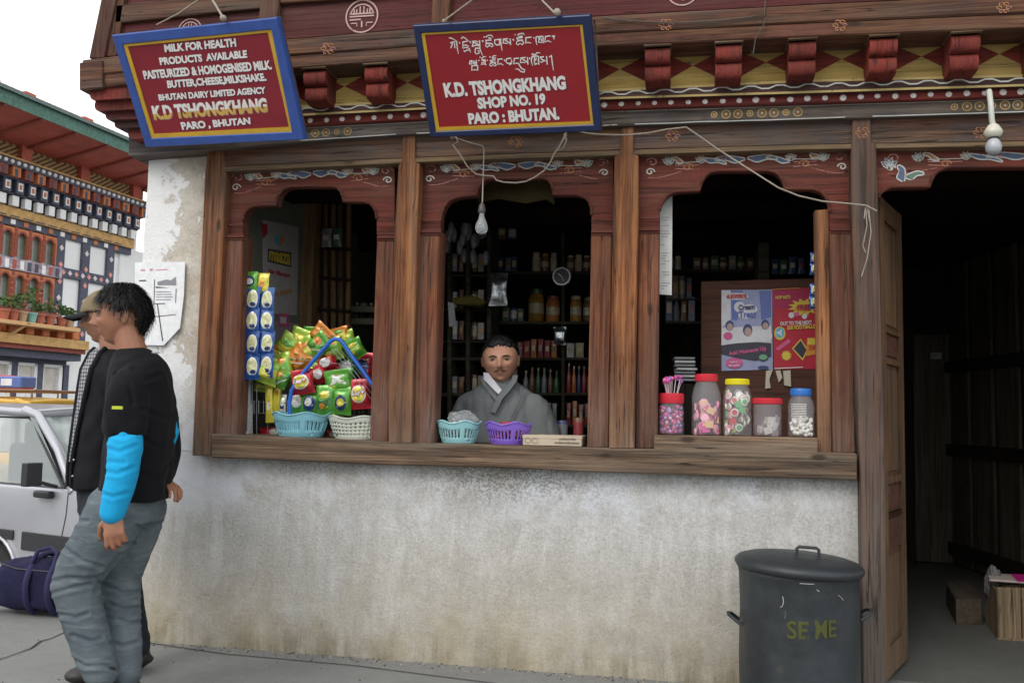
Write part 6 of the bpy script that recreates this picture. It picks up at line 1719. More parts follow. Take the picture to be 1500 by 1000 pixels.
# flower pots on the shelf
M_leaf = plain('plant_leaf', (.07, .13, .03), .7, var=.4); M_ter = plain('terracotta', (.40, .12, .07), .8, var=.2); M_tea = plain('teal_pot', (.2, .42, .38), .6); M_tan = plain('tan_pot', (.42, .28, .16), .7)
M_bloom = plain('pink_bloom', (.6, .25, .25), .7)
desc = ['terracotta pot at the near end of the plant shelf', 'terracotta pot with leaves, second on the plant shelf', 'tan pot with a tall pale plant on the plant shelf', 'teal pot with the tallest plant on the plant shelf', 'red pot right of the teal one on the plant shelf', 'wide red pot with yellow flowers on the plant shelf', 'reddish pot near the right end of the plant shelf', 'brown pot at the right end of the plant shelf']
for i, (px, m_, hh) in enumerate(((5, M_ter, .3), (19, M_ter, .45), (32, M_tan, .55), (46, M_tea, .85), (58, M_ter, .25), (73, M_ter, .5), (90, M_ter, .3), (102, M_tan, .25))):
    ss = S_(px, 470, .7); b = BW(ss, zs0-.199, .70)
    root = empty('flower_pot', b, label=desc[i], cat='flower pot', group='pots on the plant shelf')
    r = .135
    mb = MB(); mb.lathe([(r*.7, 0), (r*.95, .22), (r*1.08, .23), (r*1.08, .28), (r*.9, .28)], n=14); mb.build('pot', m_, root, local=True, smooth=40)
    mb = MB(); rnd = random.Random(i)
    for k in range(60):
        a = rnd.uniform(0, 6.28); q = rnd.uniform(0, .2); z = .33+rnd.random()*hh*.7
        c = Vector((q*math.cos(a), q*math.sin(a), z)); d = Vector((rnd.uniform(-1, 1), rnd.uniform(-1, 1), rnd.uniform(0, 1))).normalized()*.10; e = d.orthogonal().normalized()*.035
        mb.poly([c, c+d*.5+e, c+d, c+d*.5-e], 0 if k % 5 else 1)
    mb.tube([(0, 0, .3), (.01, 0, .33+hh*.8)], .012, 5)
    mb.build('foliage', [M_leaf, M_bloom if i in (2, 5) else M_leaf], root, local=True)
# ---------------------------------------------------------------- vehicles
def carpaint(name, c, rough=.3, metal=.35):
    k = NT(name, rough, .6, metal); v = k.coord(); n1 = k.noise(v, 3, 5, .6)
    k.col(k.mix(k.ramp(n1, [(.45, 0.0), (.8, .35)]), c, tuple(x*.72 for x in c))); k.b.inputs['Coat Weight'].default_value = .4; k.b.inputs['Coat Roughness'].default_value = .12
    return k.m
M_silver = carpaint('silver_car_paint', (.46, .46, .50)); M_yroof = carpaint('yellow_car_paint', (.68, .38, .02), .3, 0); M_trimb = plain('black_car_trim', (.025, .025, .028), .5); M_tyre = plain('tyre_rubber', (.02, .02, .02), .85, bump=.3)
M_glass = NT('car_glass', .05, .9); M_glass.b.inputs['Alpha'].default_value = .42; M_glass.col((.60, .66, .65)); M_glass = M_glass.m
M_wscr = NT('windscreen_glass', .04, 1.0); M_wscr.b.inputs['Alpha'].default_value = .62; M_wscr.col((.72, .80, .79)); M_wscr = M_wscr.m  # pale, half opaque tint stands in for the white sky reflection
M_seat = plain('car_seat_cloth', (.10, .10, .11), .9)
def wheel(root, x, y, z, r=.26, w=.16):
    t = None
    M = Matrix.Rotation(rad(90), 3, 'X')
    mb = MB(); mb.lathe([(r*.62, -w/2), (r*.92, -w/2), (r, -w*.3), (r, w*.3), (r*.92, w/2), (r*.62, w/2)], (x, y, z), 32, M=M, cap=False); tyre = mb.build('wheel', M_tyre, root, local=True, smooth=40)
    mb = MB(); mb.lathe([(.02, -w*.42), (r*.2, -w*.45), (r*.25, -w*.3), (r*.5, -w*.28), (r*.62, -w*.48), (r*.62, w*.48), (.02, w*.48)], (x, y, z), 24, M=M); mb.build('rim', M_silver, tyre, local=True, smooth=30)
def van(loc, head, paint, roofm, label, sc=1.0):
    """micro van; local x forward, near side is -y; origin on the road under the middle of the near side"""
    root = empty('taxi_van', loc, head, label=label, cat='van')
    Lf, Lb, Wd, Hb, Ht = 1.05, -2.1, 1.42, .92, 1.42
    def P(x, y, z): return Vector((x, y, z))
    wx, wr_ = -.20, .31
    arch = lambda cx: [(cx+wr_*math.cos(rad(a)), .27+wr_*math.sin(rad(a))) for a in range(180, -1, -15)]
    prof = [(Lb, .25), (-1.75-wr_, .25)]+[(x-1.55+0, z) for x, z in [(p[0], p[1]) for p in arch(0)]]+[(wx-wr_-.02, .22)]+arch(wx)+[(wx+wr_+.02, .22), (Lf-.12, .24), (Lf, .34), (Lf+.02, .55), (Lf-.05, .82), (.62, Hb+.02), (.55, Hb+.0), (Lb+.03, Hb), (Lb-.02, .8)]
    mb = MB(); mb.prism([P(x, 0, z) for x, z in prof], (0, Wd, 0)); body = mb.build('car_body', paint, root, local=True, bevel=.02, seg=3, smooth=30)
    # dark rubbing strip, sill, arch lip
    mb = MB()
    for a, b in ((Lb+.05, -1.55-wr_-.02), (-1.55+wr_+.02, wx-wr_-.03)): mb.box((a, -.012, .50), (b, .01, .62))
    mb.box((wx+wr_+.03, -.012, .50), (Lf-.1, .01, .62)); mb.box((Lb+.1, -.012, .47), (wx-.3, .008, .50))
    mb.box((wx-.22, -.012, .555), (wx+.25, .01, .62))
    mb.build('rubbing_strip', M_trimb, root, local=True, bevel=.004)
    mb = MB()
    for cx in (wx, -1.55): mb.tube([P(x, -.004, z) for x, z in [(cx+(wr_+.005)*math.cos(rad(a)), .27+(wr_+.005)*math.sin(rad(a))) for a in range(180, -1, -10)]], .014, 8)
    mb.build('wheel_arch_lip', paint, root, local=True, smooth=60)
    # glasshouse: tapering pillars and roof rails (tumblehome .12)
    tb = .13
    for sgn, y0, y1 in ((1, .02, tb), (-1, Wd-.02, Wd-tb)):
        nm = 'pillar'
        def bar(pts, r, n): 
            m = MB(); m.tube(pts, r, 8); m.build(n, paint, root, local=True, smooth=60)
        bar([P(.60, y0, Hb-.02), P(.34, lerp(y0, y1, .55), 1.16), P(.04, y1, Ht-.03), P(-.12, y1+sgn*.01, Ht)], [.035, .03, .03, .035], nm)
        bar([P(-.42, y0, Hb-.02), P(-.44, y1, Ht-.02)], .035, nm); bar([P(-1.35, y0, Hb-.02), P(-1.36, y1, Ht-.02)], .035, nm); bar([P(Lb+.06, y0, Hb-.02), P(Lb+.18, y1, Ht-.03)], .045, nm)
        bar([P(-.02, y1+sgn*.005, Ht-.015), P(-.5, y1, Ht), P(-1.4, y1, Ht), P(Lb+.2, y1, Ht-.03)], .03, 'roof_rail')
        # side windows
        for a, b in ((.50, -.40), (-.46, -1.33), (-1.39, Lb+.12)):
            at = -.01 if a > 0 else a-.01
            m = MB(); m.poly([P(a, y0+sgn*.01, Hb), P(b, y0+sgn*.01, Hb), P(b-.02, y1, Ht-.03), P(at, y1, Ht-.03)]); m.build('side_window', M_glass, root, local=True)
            m = MB(); m.tube([P(a, y0, Hb), P(b, y0, Hb), P(b-.02, y1, Ht-.05), P(at-.05, y1, Ht-.05), P(at, y1-sgn*.0, Ht-.08), P(a, y0, Hb)], .010, 6); m.build('window_seal', M_trimb, root, local=True, smooth=60)
    m = MB(); m.poly([P(.60, .06, Hb), P(.60, Wd-.06, Hb), P(.03, Wd-tb, Ht-.03), P(.03, tb, Ht-.03)]); m.build('windscreen', M_wscr, root, local=True)
    m = MB(); m.tube([P(.03, tb, Ht-.02), P(.07, Wd*.3, Ht+.005), P(.07, Wd*.7, Ht+.005), P(.03, Wd-tb, Ht-.02)], .028, 8); m.build('windscreen_header', paint, root, local=True, smooth=60)
    m = MB(); m.tube([P(.61, .05, Hb), P(.66, Wd*.3, Hb-.01), P(.66, Wd*.7, Hb-.01), P(.61, Wd-.05, Hb)], .02, 8); m.build('windscreen_seal', M_trimb, root, local=True, smooth=60)
    m = MB()
    for y in (.35, .85): m.tube([P(.68, y, Hb-.0), P(.60, y+.1, Hb+.05), P(.48, y+.28, Hb+.18)], .010, 6)
    m.build('wiper', M_trimb, root, local=True)
    # roof shell
    nx, ny = 14, 10; v = []; f = []
    for i in range(nx+1):
        for j in range(ny+1):
            x = lerp(.03, Lb+.17, i/nx); y = lerp(tb, Wd-tb, j/ny); e = 1-abs(2*j/ny-1)**3
            v.append(P(x, y, Ht+.0+.05*e*(1-abs(2*i/nx-1)**4)))
    for i in range(nx):
        for j in range(ny): a = i*(ny+1)+j; f.append((a, a+1, a+ny+2, a+ny+1))
    m = MB(); m.add(v, f); rf = m.build('roof', roofm, root, local=True, smooth=60); md = rf.modifiers.new('s', 'SOLIDIFY'); md.thickness = .02
    # door seams, handle, mirror
    m = MB(); m.tube([P(.57, -.0005, Hb-.02), P(.56, -.0005, .75), P(.50, -.0005, .48), P(.40, -.0005, .30)], .004, 5); m.tube([P(-.42, -.0005, Hb-.02), P(-.44, -.0005, .5)], .004, 5); m.build('door_seam', M_trimb, root, local=True)
    m = MB(); m.box((-.36, -.02, .80), (-.22, .005, .83)); m.build('door_handle', M_trimb, root, local=True, bevel=.005)
    m = MB(); m.tube([P(.46, .0, .93), P(.42, -.12, .97)], .013, 6); m.box((.37, -.20, .94), (.43, -.09, 1.09)); m.build('wing_mirror', M_trimb, root, local=True, bevel=.018, seg=2)
    m = MB(); m.box((.28, -.05, .855), (.44, .0, .90)); m.build('mirror_bracket', M_trimb, root, local=True, bevel=.01)
    # interior
    for y in (.25, .9):
        m = MB(); m.box((-.35, y-.0, .35), (.05, y+.42, .72)); m.box((-.45, y, .6), (-.33, y+.42, 1.18)); m.box((-.44, y+.1, 1.18), (-.36, y+.32, 1.34)); m.build('seat', M_seat, root, local=True, bevel=.03, seg=2)
    m = MB(); m.box((.3, .08, .6), (.56, Wd-.08, .95)); m.build('dashboard', M_trimb, root, local=True, bevel=.03)
    m = MB(); m.ell((0, 0, 0), (1, 1, 1), 4, 3); 
    m = MB(); m.tube([Vector((.22+.05*math.cos(a), .46+.17*math.cos(a), .98+.16*math.sin(a))) for a in [i*math.pi/10 for i in range(21)]], .012, 6); m.build('steering_wheel', M_trimb, root, local=True, smooth=60)
    for x in (wx, -1.55):
        for y in (.10, Wd-.10): wheel(root, x, y, .26)
    m = MB(); m.box((Lf-.02, .1, .28), (Lf+.09, Wd-.1, .42)); m.build('bumper', M_trimb, root, local=True, bevel=.02)
    for y in (.14, Wd-.36):
        m = MB(); m.box((Lf-.06, y, .58), (Lf+.03, y+.22, .74)); m.build('headlight', plain('headlight_lens', (.6, .62, .65), .1, .8), root, local=True, bevel=.02)
    return root
hd = rad(-16)
# A-pillar foot is at local (.60, .02, .92); seen at about px(104,700)
dep = 5.75
pt = CAM+ray(106, 702)*(dep/FPX)
off = Matrix.Rotation(hd, 3, 'Z') @ Vector((.60, 0, 0))
V1 = van(Vector((pt.x-off.x, pt.y-off.y, -.27)), hd, M_silver, M_silver, 'silver van with black side strip and wing mirror behind the two walking men')
# ornaments in the windscreen
mb = MB()
for y in (.62, .95):
    for k in range(5): mb.ell((.16+.01*k, y+.012*(k % 2), 1.36-.035*k), (.02, .03, .028), 8, 6)
o = mb.build('windscreen_charm', plain('green_charm', (.25, .5, .05), .5), V1, local=True, smooth=60); o['label'] = 'green charms hanging inside the windscreen'
V2h = rad(-8); dep = 8.6
pt = CAM+ray(60, 600)*(dep/FPX)
V2 = van(Vector((pt.x-.3, pt.y, -.2)), V2h, M_yroof, M_yroof, 'yellow roofed taxi van with roof rack parked behind the silver van')
# roof sign and rack of the taxi
zr_ = 1.47
mb = MB()
for y in (.2, 1.2): mb.tube([(-1.5, y, zr_+.06), (.05, y, zr_+.06)], .014, 6)
for x in (-1.4, -.7, 0): mb.tube([(x, .2, zr_-.02), (x, .2, zr_+.06), (x, 1.2, zr_+.06), (x, 1.2, zr_-.02)], .012, 6)
mb.build('roof_rack', plain('rack_brown', (.2, .1, .06), .5), V2, local=True, smooth=60)
mb = MB(); mb.prism([Vector((-.95, .35, zr_+.075)), Vector((-.30, .35, zr_+.075)), Vector((-.36, .35, zr_+.20)), Vector((-.62, .35, zr_+.22))], (0, .16, 0)); rs = mb.build('roof_sign', plain('sign_red_wedge', (.5, .03, .05), .4), V2, local=True, bevel=.01)
mb = MB(); mb.box((-.66, .335, zr_+.085), (-.30, .53, zr_+.205)); mb.build('sign_box', plain('sign_blue_box', (.10, .16, .45), .4), rs, local=True, bevel=.012)
mb = MB(); mb.box((-.57, .331, zr_+.11), (-.42, .336, zr_+.18)); mb.build('sign_face', plain('sign_white_face', (.7, .7, .75), .4), rs, local=True)
# ---------------------------------------------------------------- blue holdall on the pavement
root = empty('holdall', PZ(50, 906), label='dark blue canvas holdall with straps lying beside the silver van', cat='bag')
bx = PZ(34, 906); m_ = 1300/5.0
mb = MB(); mb.ell((0, 0, 0), (1, 1, 1), 40, 24)
v = []
for p in mb.v:
    s = lambda a, e: math.copysign(abs(a)**e, a)
    q = Vector((s(p.x, .55)*.25, s(p.y, .6)*.14, s(p.z, .5)*.15))
    q.z *= 1-.35*abs(q.x/.26)**3 if q.z > 0 else 1
    q += Vector((0, 0, 1))*noise.noise(q*9)*.02+q.normalized()*noise.noise(q*22+Vector((3, 0, 0)))*.010
    v.append(q+Vector((bx.x-.03, bx.y+.16, .168)))
mb.v = v
kc = NT('navy_canvas', .85, .25); vv = kc.coord(); kc.col(kc.ramp(kc.noise(vv, 6, 5), [(.35, (.009, .009, .034)), (.7, (.022, .021, .068))])); kc.bump(kc.math('ADD', kc.noise(vv, 260, 2), kc.math('MULTIPLY', kc.noise(vv, 25, 4), 2.0)), .5, .006)
mb.build('bag_body', kc.m, root, smooth=80)
M_web = plain('violet_webbing', (.02, .016, .07), .8)
c = Vector((bx.x-.03, bx.y+.16, .168))
for dx in (.03, .17):
    mb = MB(); pts = []
    for a in range(-60, 241, 15):
        pts.append(c+Vector((dx, -.158*math.cos(rad(a-90))*1.0 if False else .160*math.cos(rad(a)), .170*math.sin(rad(a)))))
    mb.tube(pts, .018, 6); mb.build('strap', M_web, root, smooth=60)
mb = MB(); mb.tube([c+Vector((.03, -.12, .13)), c+Vector((.05, -.10, .20)), c+Vector((.10, -.06, .215)), c+Vector((.16, -.08, .19)), c+Vector((.17, -.12, .12))], .013, 8); mb.build('handle', M_web, root, smooth=60)
mb = MB(); mb.tube([c+Vector((-.2, -.10, .12)), c+Vector((-.05, -.14, .10)), c+Vector((.22, -.12, .09))], .004, 6); mb.build('zip', M_trimb, root)
mb = MB(); mb.ell(c+Vector((-.24, -.07, -.09)), (.05, .05, .05), 14, 10); mb.build('side_pocket', kc.m, root, smooth=60)
# distant hills and neighbouring white house closing the street
mb = MB(); v = []; f = []; n = 64
for i in range(n+1):
    a = 2*math.pi*i/n
    for j, (r, hh) in enumerate(((230, -1), (300, 22), (380, 45))):
        v.append(Vector((r*math.cos(a), r*math.sin(a), hh*(.35+.65*abs(noise.noise(Vector((3*math.cos(a), 3*math.sin(a), j*.2)))))-1 if j else -1)))
for i in range(n):
    for j in range(2): q = i*3+j; f.append((q, q+3, q+4, q+1))
mb.add(v, f); tag(mb.build('hills', plain('hill_scrub', (.07, .085, .045), .95, .1, var=.4, scale=.2), smooth=60), kind='structure')
# ---------------------------------------------------------------- people
def fuse(mb, voxel, smooth=4, disp=None):
    """union of closed shapes as one continuous surface; disp(p, n)->Vector offset"""
    me = D.meshes.new('f'); me.from_pydata([tuple(p) for p in mb.v], [], mb.f)
    bm = bmesh.new(); bm.from_mesh(me); bmesh.ops.recalc_face_normals(bm, faces=bm.faces); bm.to_mesh(me); bm.free()
    o = D.objects.new('f', me); SC.collection.objects.link(o)
    r = o.modifiers.new('r', 'REMESH'); r.mode = 'VOXEL'; r.voxel_size = voxel
    if smooth:
        s = o.modifiers.new('s', 'SMOOTH'); s.iterations = smooth; s.factor = .5
    dg = bpy.context.evaluated_depsgraph_get()
    m2 = D.meshes.new_from_object(o.evaluated_get(dg))
    out = MB()
    v = []
    for p in m2.vertices:
        q = p.co.copy()
        if disp: q += disp(q, p.normal)
        v.append(q)
    out.add(v, [tuple(f.vertices) for f in m2.polygons])
    D.objects.remove(o); D.meshes.remove(me); D.meshes.remove(m2)
    return out
def limb(mb, pts, rr, n=16):
    pts = [Vector(p) for p in pts]
    # smooth resample
    P = []; Rr = []
    for i in range(len(pts)-1):
        a = pts[max(i-1, 0)]; b = pts[i]; c = pts[i+1]; d = pts[min(i+2, len(pts)-1)]
        for k in range(5):
            t = k/5
            q = .5*((2*b)+(c-a)*t+(2*a-5*b+4*c-d)*t*t+(3*b-a-3*c+d)*t**3)
            P.append(q); Rr.append(lerp(rr[i], rr[i+1], t))
    P.append(pts[-1]); Rr.append(rr[-1])
    mb.tube(P, Rr, n)
    mb.ell(P[0], (rr[0],)*3, 14, 10); mb.ell(P[-1], (rr[-1],)*3, 14, 10)
def rings(mb, rs, ax, bx, n=28, exp=.85):
    """rs: (centre, w, d)"""
    v = []; k = len(rs); ax = Vector(ax); bx = Vector(bx)
    for c, w, d in rs:
        for j in range(n):
            a = 2*math.pi*j/n; ca, sa_ = math.cos(a), math.sin(a)
            v.append(Vector(c)+ax*(math.copysign(abs(ca)**exp, ca)*w)+bx*(math.copysign(abs(sa_)**exp, sa_)*d))
    f = [(i*n+j, i*n+(j+1) % n, (i+1)*n+(j+1) % n, (i+1)*n+j) for i in range(k-1) for j in range(n)]
    f += [tuple(range(n))[::-1], tuple(range((k-1)*n, k*n))]
    mb.add(v, f)
def headpt(dx, dy, dz, long=1.0):
    p = Vector((dx*.077, dy*.098, dz*.118))
    if p.z < 0:
        t = -p.z/.118
        p.x *= 1-.30*t**1.7
        if p.y < 0: p.y *= 1-.50*t**1.1
        else: p.y *= 1-.06*t
    else:
        t = p.z/.118; p.x *= 1+.05*math.sin(math.pi*t)
        if p.y < 0: p.y *= 1.04
    # squarer front of the face
    f = max(0.0, dy)
    x, z = p.x, p.z
    g = lambda x0, z0, sx, sz: math.exp(-((x-x0)/sx)**2-((z-z0)/sz)**2)
    e = -.006*g(0, .06, .05, .03)
    e += .014*g(0, -.004, .009, .026)+.025*g(0, -.028, .010, .012)
    for s in (-1, 1):
        e += .008*g(s*.012, -.033, .007, .007)+.005*g(s*.027, .021, .02, .007)-.010*g(s*.030, .003, .015, .010)
        e += .006*g(s*.041, -.022, .017, .016)-.004*g(s*.034, -.055, .012, .02)
        e += .0035*g(s*.030, .001, .011, .005)
    e += .007*g(0, -.054, .019, .005)+.007*g(0, -.066, .015, .006)-.006*g(0, -.0600, .022, .0022)+.010*g(0, -.097, .020, .013)-.003*g(0, -.080, .018, .006)
    p.y += e*min(1, f*1.8)
    return p
def headmesh(mb, M, n=88, m=66):
    v = []
    for i in range(m+1):
        th = math.pi*i/m
        for j in range(n):
            a = 2*math.pi*j/n
            v.append(M @ headpt(math.sin(th)*math.cos(a), math.sin(th)*math.sin(a), math.cos(th)))
    f = [(i*n+j, (i+1)*n+j, (i+1)*n+(j+1) % n, i*n+(j+1) % n) for i in range(m) for j in range(n)]
    mb.add(v, f)
    for s in (-1, 1):       # ears
        R = Matrix.Rotation(rad(18*s), 3, 'Z')
        for c, r in (((s*.079, -.008, .004), (.006, .017, .025)), ((s*.077, -.006, -.020), (.006, .010, .013))):
            mb.ell((0, 0, 0), r, 14, 10, 0, R); k = 15*0+len(mb.v)-14*11
            for q in range(k, len(mb.v)): mb.v[q] = M @ (mb.v[q]+Vector(c))
def hairmesh(M, line, thick, seed=0, n=120, m=90, rough_=.35):
    """line(p)->signed height above the hairline (m)"""
    v = []; ok = []
    for i in range(m+1):
        th = math.pi*i/m
        for j in range(n):
            a = 2*math.pi*j/n; d = Vector((math.sin(th)*math.cos(a), math.sin(th)*math.sin(a), math.cos(th)))
            p = headpt(d.x, d.y, d.z); k = line(p)+.010*noise.noise(d*9+Vector((seed, 0, 0)))
            t = max(0.0, min(1.0, k/.022))
            nn = noise.noise(Vector((d.x*14, d.y*14, d.z*5+seed)))
            n2 = noise.noise(Vector((d.x*38, d.y*38, d.z*9+seed)))
            off = -.006+(thick(p)*(1+rough_*nn)+.004*n2+.006)*math.sin(t*math.pi/2)
            v.append(M @ (p+Vector((d.x, d.y, d.z*.9)).normalized()*off)); ok.append(k > -.008)
    mb = MB(); f = []
    for i in range(m):
        for j in range(n):
            q = (i*n+j, (i+1)*n+j, (i+1)*n+(j+1) % n, i*n+(j+1) % n)
            if all(ok[w] for w in q): f.append(q)
    mb.add(v, f); return mb, v, [w for w in range(len(v)) if ok[w]]
def strands(mb, M, v, idx, n, L_, seed, down=.8):
    rnd = random.Random(seed); c = M @ Vector((0, 0, 0))
    for _ in range(n):
        p = v[rnd.choice(idx)]; o = (p-c).normalized()
        t = (Vector((rnd.uniform(-.4, .4), rnd.uniform(-.4, .4), -down))+o*rnd.uniform(.1, .45)); t = (t-o*min(0, t.dot(o))).normalized()
        s = t.cross(o).normalized()*.0022; l = L_*rnd.uniform(.5, 1.2)
        a = p-o*.003
        mb.add([a-s, a+s, a+t*l*.55+o*.004+s*.7, a+t*l*.55+o*.004-s*.7, a+t*l], [(0, 1, 2, 3), (3, 2, 4)])
def hand(mb, wr, d, nrm, u, curl=35, size=1.0, spread=4):
    """wrist, finger direction, palm-facing normal, thumb side"""
    wr = Vector(wr); d = Vector(d).normalized(); u = (Vector(u)-d*Vector(u).dot(d)).normalized(); nrm = Vector(nrm); nrm = (nrm-d*nrm.dot(d)-u*nrm.dot(u)).normalized()
    S = size; MM = Matrix((u, nrm, d)).transposed()
    mb.ell(wr+d*.045*S, (.040*S, .015*S, .052*S), 16, 12, 0, MM); mb.ell(wr+d*.07*S, (.039*S, .013*S, .028*S), 16, 10, 0, MM)
    mb.ell(wr+d*.005*S, (.028*S, .019*S, .03*S), 14, 10, 0, MM)
    for i, (off, L_, c_) in enumerate(((.031, .92, 0), (.0105, 1.03, 4), (-.0105, .97, 10), (-.031, .78, 18))):
        p = wr+d*(.088-.004*abs(i-1))*S+u*off*S; a = rad((curl+c_)*.35); dd = d+u*math.tan(rad(spread*(1.5-i)))
        pts = [p-d*.02*S, p]; rr = [.0098*S, .0094*S]
        for ln, k in ((.042, 1.0), (.027, 1.1), (.021, .8)):
            q = (dd.normalized()*math.cos(a)+nrm*math.sin(a)); p = p+q*ln*L_*S; pts.append(p); rr.append(rr[-1]*.91); a += rad((curl+c_)*k)
        mb.tube(pts, rr, 10)
        for q, r in zip(pts[1:], rr[1:]): mb.ell(q, (r,)*3, 10, 8)
    p = wr+d*.02*S+u*.024*S; pts = [p]; rr = [.0135*S]
    for q, ln, r in ((d*.55+u*.75+nrm*.35, .036, .0115), (d*.85+u*.30+nrm*.45, .030, .0100), (d*.9+u*.05+nrm*.5, .024, .0082)):
        p = p+q.normalized()*ln*S; pts.append(p); rr.append(r*S)
    mb.tube(pts, rr, 10)
    for q, r in zip(pts, rr): mb.ell(q, (r,)*3, 10, 8)
def skin(name, c, c2):
    k = NT(name, .5, .4); v = k.coord()
    n1 = k.noise(v, 14, 5, .6); n2 = k.noise(v, 220, 3, .6)
    k.col(k.mix(k.ramp(n1, [(.35, 0.0), (.7, 1.0)]), c, c2)); k.bump(n2, .18, .0015); k.rough(k.ramp(n1, [(.3, .42), (.7, .56)]))
    k.b.inputs['Subsurface Weight'].default_value = .12; k.b.inputs['Subsurface Radius'].default_value = (.02, .008, .004); k.b.inputs['Subsurface Scale'].default_value = .4
    return k.m
M_skA = skin('young_man_skin', (.36, .17, .10), (.29, .125, .075)); M_skB = skin('capped_man_skin', (.38, .185, .115), (.31, .14, .085)); M_skV = skin('shopkeeper_skin', (.58, .31, .21), (.49, .23, .15))
def hairmat(name, c):
    k = NT(name, .5, .35); n1 = k.noise(k.coord(scale=(90, 90, 14)), 3, 4, .7)
    k.col(k.ramp(n1, [(.35, tuple(x*.5 for x in c)), (.7, tuple(x*1.3 for x in c))])); k.bump(n1, .6, .004); return k.m
M_hair = hairmat('black_hair', (.009, .008, .008))
M_lip = plain('lip_colour', (.34, .135, .095), .45, var=.1); M_brow = plain('brow_hair', (.015, .011, .009), .8); M_eyew = plain('eye_white', (.26, .23, .21), .25, var=.03); M_iris = plain('dark_iris', (.012, .008, .006), .12)
def cloth(name, c, c2=None, fine=300, bump=.35, rough=.9):
    k = NT(name, rough, .2); v = k.coord(); n1 = k.noise(v, 5, 5, .6); n2 = k.noise(v, fine, 2, .5)
    c2 = c2 or tuple(x*1.35 for x in c)
    k.col(k.mix(k.math('MULTIPLY', n2, .3), k.ramp(n1, [(.35, c), (.7, c2)]), tuple(x*.6 for x in c))); k.bump(k.math('ADD', n2, k.math('MULTIPLY', k.noise(v, 30, 4), 1.5)), bump, .003)
    k.b.inputs['Sheen Weight'].default_value = .02
    return k.m
M_tee = cloth('black_tee_cloth', (.006, .006, .008), (.010, .010, .013)); M_blueslv = cloth('bright_blue_sleeve_cloth', (.012, .34, .66), (.02, .42, .78), bump=.2)
M_jack = cloth('black_jacket_cloth', (.006, .006, .008), (.011, .011, .014), rough=.7)
kd = NT('washed_denim', .9, .2); v = kd.coord(); n1 = kd.noise(v, 4, 5, .6); tw = kd.noise(kd.coord(scale=(60, 60, 420), rot=(.6, 0, .6)), 1, 3); n3 = kd.noise(kd.coord(scale=(6, 6, 26)), 1.4, 5, .6, .6)
dc = kd.ramp(n1, [(.32, (.085, .105, .122)), (.6, (.15, .178, .195)), (.8, (.205, .235, .25))])
dc = kd.mix(kd.ramp(n3, [(.5, 0.0), (.7, .5)]), dc, (.26, .30, .30)); dc = kd.mix(kd.math('MULTIPLY', tw, .35), dc, (.05, .07, .09)); kd.col(dc); kd.bump(kd.math('ADD', tw, kd.math('MULTIPLY', n3, 1.6)), .45, .004)
M_jean = kd.m
M_trou = cloth('dark_trouser_cloth', (.02, .022, .03)); M_shoe = plain('dark_shoe', (.02, .018, .016), .5); M_cap = cloth('khaki_cap_cloth', (.20, .155, .09), (.27, .21, .13)); M_capd = cloth('dark_cap_brim', (.012, .012, .014))
kg = NT('grey_gho_cloth', .92, .2); v = kg.coord(); wv = kg.noise(kg.coord(scale=(500, 500, 60)), 1, 2); n1 = kg.noise(v, 7, 5)
kg.col(kg.mix(kg.math('MULTIPLY', wv, .3), kg.ramp(n1, [(.35, (.17, .18, .185)), (.7, (.23, .24, .245))]), (.06, .065, .07))); kg.bump(wv, .3, .002); M_gho = kg.m
# plaid shirt
kp = NT('grey_plaid_shirt', .9, .2); tc = kp.coord(); xyz = kp.sep(tc)
def stripe_(s, sc, w): return kp.math('LESS_THAN', kp.math('PINGPONG', kp.math('MULTIPLY', s, sc), .5), w)
a_ = kp.math('ADD', kp.math('MULTIPLY', stripe_(xyz[2], 60, .13), .5), kp.math('MULTIPLY', stripe_(kp.math('ADD', xyz[0], kp.math('MULTIPLY', xyz[1], .6)), 75, .13), .5))
kp.col(kp.ramp(a_, [(0.0, (.10, .10, .12)), (.5, (.30, .29, .31)), (1.0, (.55, .54, .56))], 'CONSTANT')); M_plaid = kp.m
def folds(freq, amp, hi=.35):
    def fn(p, n):
        q = noise.noise(Vector((p.x*freq*.55, p.y*freq*.55, p.z*freq)))+hi*noise.noise(Vector((p.x*freq*1.4+9, p.y*freq*1.4, p.z*freq*2.6)))
        q = abs(q)**.8*math.copysign(1, q)
        return n*q*amp
    return fn
